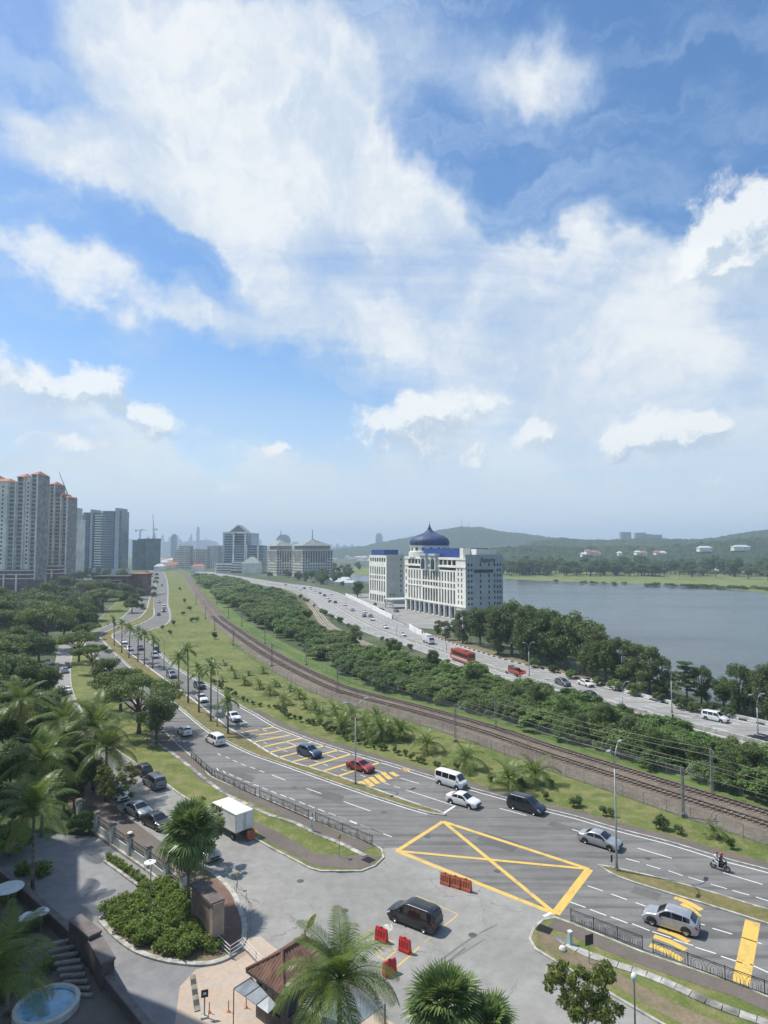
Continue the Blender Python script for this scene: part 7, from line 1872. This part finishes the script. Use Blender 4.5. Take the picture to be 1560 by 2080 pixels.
# ------------------------------------------------------------------ compound wall, planted bed
M_PLINTH = mat('wall_plaster', (.50, .51, .48), .8, .08, .8); M_CAP = mat('wall_cap', (.16, .13, .115), .85, .15, 1.5)
def compound_wall():
    e = empty('compound_wall', (0, 0, 0), 0, 'grey compound wall with capped pillars and iron grilles', 'wall')
    P = [G(x, y) for x, y in ((160, 1664), (196, 1691), (228, 1715), (263, 1740), (300, 1766), (338, 1796), (372, 1824))]
    for p, q in zip(P, P[1:]):
        d = q - p; an = math.atan2(d.y, d.x); m_ = (p + q) / 2; L = d.length
        MB().box((m_.x, m_.y, .5), (L - .5, .22, 1.0), an).build('plinth', M_PLINTH, e); MB().box((m_.x, m_.y, .12), (L - .1, .7, .24), an).build('footing', M_CONC, e)
        mb = MB(); dd = d.normalized(); a, b = p + dd * .35, q - dd * .35
        for z in (1.1, 1.35, 1.85): mb.bar((a.x, a.y, z), (b.x, b.y, z), .05)
        for k in range(13): t_ = a.lerp(b, k / 12); mb.bar((t_.x, t_.y, 1.02), (t_.x, t_.y, 1.9), .03)
        mb.build('iron_grille', M_BLACKM, e)
    an = math.atan2((P[2] - P[1]).y, (P[2] - P[1]).x)
    for p in P: MB().box((p.x, p.y, 1.05), (.55, .5, 2.1), an).build('pillar', M_PLINTH, e); MB().box((p.x, p.y, 2.2), (.8, .75, .14), an).box((p.x, p.y, 2.32), (.6, .55, .12), an).build('pillar_cap', M_CAP, e)
compound_wall()
ev = sheet('earth_verge', sr_l[30:] + [G(x, y) for x, y in ((400, 1800), (372, 1826), (338, 1798), (300, 1768), (228, 1717), (160, 1666), (110, 1600))], .026, M_PAVE, kind='structure'); ev['label'] = 'bare brown strip between the compound wall and the service road'
p = G(263, 1740); tag(MB().lathe([(0, 2.4), (.28, 2.42), (.3, 2.48), (.2, 2.56), (0, 2.58)], 12, p).build('wall_light', M_LAMP), 'round white light on a compound wall pillar', 'lamp')
A, B = G(440, 1921), G(398, 1878); d = (B - A); an = math.atan2(d.y, d.x); m_ = (A + B) / 2
e = empty('entrance_wall', (0, 0, 0), 0, 'tall brown entrance wall half hidden by the fan palm', 'wall'); MB().box((m_.x, m_.y, 1.7), (d.length, .9, 3.4), an).build('wall', mat('brown_render', (.21, .15, .12), .85, .15, 1.0), e); MB().box((m_.x, m_.y, 3.5), (d.length + .3, 1.2, .22), an).build('coping', M_CAP, e); MB().box((A.x, A.y, 1.75), (.5, 1.05, 3.5), an).build('end_pier', mat('pier_tan', (.34, .27, .22), .85, .1, 1.0), e)
bed_o = [(203, 1870), (236, 1905), (273, 1932), (315, 1948), (360, 1957), (420, 1960), (467, 1945), (492, 1918), (497, 1885), (488, 1850), (470, 1812), (432, 1775), (380, 1750), (345, 1790), (315, 1785), (297, 1808), (213, 1862)]
bed = island('planted_bed', smooth([G(x, y) for x, y in bed_o] + [G(*bed_o[0])], 4)[:-1], M_DIRT, 'raised planted bed with a pale kerb', .18, .45)
sheet('brick_path', [G(x, y) for x, y in ((436, 1790), (465, 1815), (482, 1850), (490, 1885), (486, 1912), (466, 1938), (446, 1915), (450, 1880), (440, 1830), (415, 1795))], .16, ground_mat('brick_path', ((.17, .105, .085), (.21, .135, .11), (.14, .1, .085)), .3, 1.5, 6.0), bed)
TK['hedge'] = []
for i in range(4):
    gg = random.Random(70 + i); cs = []; rs = []
    for k in range(16): a_ = gg.uniform(0, 6.28); q = .62 * math.sqrt(gg.random()); cs.append((q * math.cos(a_), q * math.sin(a_), gg.uniform(.25, .85) * (1.1 - q * .6))); rs.append(gg.uniform(.2, .34))
    TK['hedge'].append((trunk_mb(.3, .025, cs[:4], i).mesh('hedge_trunk', M_BARK), quads_mesh('hedge_crown', leaves(cs, rs, 900, .17, 40 + i, up=.7, aspect=.5), L_HEDGE)))
def inside(p, poly):
    c = False; n = len(poly)
    for i in range(n):
        a, b = poly[i], poly[i - 1]
        if (a[1] > p[1]) != (b[1] > p[1]) and p[0] < (b[0] - a[0]) * (p[1] - a[1]) / (b[1] - a[1]) + a[0]: c = not c
    return c
hp = [G(x, y) for x, y in ((214, 1868), (245, 1900), (280, 1927), (330, 1943), (375, 1949), (425, 1947), (440, 1925), (425, 1890), (395, 1860), (385, 1830), (365, 1815), (335, 1800), (300, 1812), (225, 1855))]
hx = [(p.x, p.y) for p in hp]; g = random.Random(8); x0, x1 = min(q[0] for q in hx), max(q[0] for q in hx); y0, y1 = min(q[1] for q in hx), max(q[1] for q in hx); cnt = 0
yy = y0
while yy < y1:
    xx = x0
    while xx < x1:
        q = (xx + g.uniform(-.3, .3), yy + g.uniform(-.3, .3))
        if inside(q, hx): tree('hedge', q, g.uniform(1.05, 1.5), 'bright green shrub massed in the planted bed', 'shrubs massed in the planted bed', 'hedge_shrub', 'shrub', crown='foliage', trunk='stem', z=.14); cnt += 1
        xx += .95
    yy += .95
for p in resample(line([(222, 1745), (250, 1765), (280, 1788), (300, 1802)]), .7): tree('hedge', (p.x, p.y), g.uniform(.5, .75), 'low yellow-green plant in the strip below the compound wall', 'plants below the compound wall', 'edging_plant', 'plant', crown='foliage', trunk='stem', z=.1)
m2 = MB(); kerb(m2, line([(212, 1751), (240, 1771), (270, 1793), (297, 1811)]), .3, 0, .2); o = m2.build('strip_kerb', M_CONC); o['kind'] = 'structure'; o['label'] = 'pale kerb of the planted strip'
# ------------------------------------------------------------------ shaded garden corner with pool
M_BRWN = mat('brown_garden_wall', (.095, .075, .068), .9, .15, 1.0, .05)
def gwall():
    e = empty('garden_wall', (0, 0, 0), 0, 'dark brown stepped garden wall along the inner driveway', 'wall')
    P = [G(x, y) for x, y in ((-60, 1745), (52, 1832), (150, 1925), (192, 1962), (218, 2010), (272, 2078), (330, 2150))]; hs = (1.1, 1.1, 2.3, 1.95, .9, .9); ws = (.35, .35, .9, .9, .35, .35)
    for p, q, h, w in zip(P, P[1:], hs, ws):
        d = q - p; m_ = (p + q) / 2; an = math.atan2(d.y, d.x); MB().box((m_.x, m_.y, h / 2), (d.length, w, h), an).build('wall', M_BRWN, e); MB().box((m_.x, m_.y, h + .08), (d.length + .05, w + .18, .16), an).build('coping', mat('coping_stone', (.15, .13, .125), .85, .12, 1.0), e)
gwall()
garden = sheet('garden_terrace', [G(x, y) for x, y in ((-300, 1700), (-60, 1750), (52, 1836), (150, 1930), (215, 2015), (330, 2155), (-300, 2160))], .03, M_PAVE, kind='structure'); garden['label'] = 'shaded paved garden terrace beside the pool'
st = empty('garden_steps', (0, 0, 0), 0, 'wide shaded steps between the brown wall and the pool', 'steps')
for k in range(9):
    a, b = G(92 + 6 * k, 1940 + 10.5 * k), G(148 + 5 * k, 1926 + 12.5 * k); d = b - a; m_ = (a + b) / 2
    MB().box((m_.x, m_.y, .75 - k * .075), (d.length, .3, .14), math.atan2(d.y, d.x)).build('tread', mat('step_stone', (.24, .23, .21), .9, .15, 1.5), st)
C = G(95, 2052); e = empty('pool', (C.x, C.y, .03), 0, 'round blue pool with a pale rim in the shaded garden', 'pool')
MB().lathe([(2.15, 0), (2.15, .45), (1.85, .48), (1.8, .3)], 32).build('rim', mat('pool_rim', (.45, .46, .42), .7, .1, 2.0), e)
MB().lathe([(1.82, .3), (0, .3)], 32).build('water', mat('pool_water', (.05, .28, .48), .05, .2, 1.5, spec=.6), e)
for x, y, z, r, lab in ((18, 1797, 2.5, 1.25, 'large white parasol in the shaded garden'), (84, 1846, 2.2, .62, 'small white parasol near the garden wall'), (56, 1856, 2.1, .7, 'white parasol half under the palm fronds')):
    p = G(x, y, z); e = empty('parasol', (p.x, p.y, .03), 0, lab, 'parasol'); MB().tube([(0, 0, 0), (0, 0, z)], .03, 6).build('pole', M_STEEL, e); MB().lathe([(r, z - .25), (r * .6, z - .06), (.05, z + .08), (0, z + .09)], 12).lathe([(r, z - .25), (r, z - .33)], 12).build('canopy', mat('parasol_white', (.62, .66, .68), .8, .06, 2.0), e)
p = G(206, 1905); e = empty('wall_lamp', (p.x, p.y, 2.2), 0, 'small dark curved lamp on the garden wall', 'lamp'); MB().tube([(0, 0, 0), (.1, .05, .4), (.35, .2, .6)], .03, 6).build('arm', M_BLACKM, e); MB().box((.42, .24, .6), (.22, .14, .07), .5).build('head', M_BLACKM, e)
g = random.Random(12)
for k in range(26):
    x, y = g.uniform(-60, 95), g.uniform(1760, 2080)
    if 40 < x and y > 1990: continue
    tree('hedge', G(x, y), g.uniform(.9, 1.6), 'shaded garden shrub below the palms', 'shrubs in the shaded garden', 'garden_shrub', 'shrub', crown='foliage', trunk='stem', z=.03)
# the tall wing of the building that the picture is taken from; it shades the inner driveway
off = SUN_H * (46 / math.tan(SUN_EL)); roof = [G(x, y) + off for x, y in ((160, 1742), (160, 1885), (212, 2010), (345, 2046), (430, 2085))]
roof += [Vector((roof[-1].x - 3, roof[-1].y - 30, 0)), Vector((-85, 20, 0)), Vector((-90, 80, 0)), Vector((-62, 84, 0))]
w_ = empty('hotel_wing', (0, 0, 0), 0, 'tall pale hotel wing whose shade falls on the inner driveway', 'building'); MB().prism([(p.x, p.y) for p in roof], 0, 46).build('wall', M_BEIGE, w_)
# ------------------------------------------------------------------ hazy air over the whole place
hz = MB().box((0, 0, 115), (16000, 16000, 236)).build('haze', bpy.data.materials.new('haze_air'))
hz['kind'] = 'stuff'; hz['label'] = 'pale blue haze in the air'
hm = hz.data.materials[0]; hm.use_nodes = True
t = NT(hm.node_tree); t.n.clear(); o_ = t.new('ShaderNodeOutputMaterial'); v_ = t.new('ShaderNodeVolumePrincipled')
v_.inputs['Color'].default_value = (0.68, 0.85, 1.0, 1); v_.inputs['Density'].default_value = 0.00024; v_.inputs['Anisotropy'].default_value = 0.1
t.l.new(v_.outputs[0], o_.inputs['Volume'])
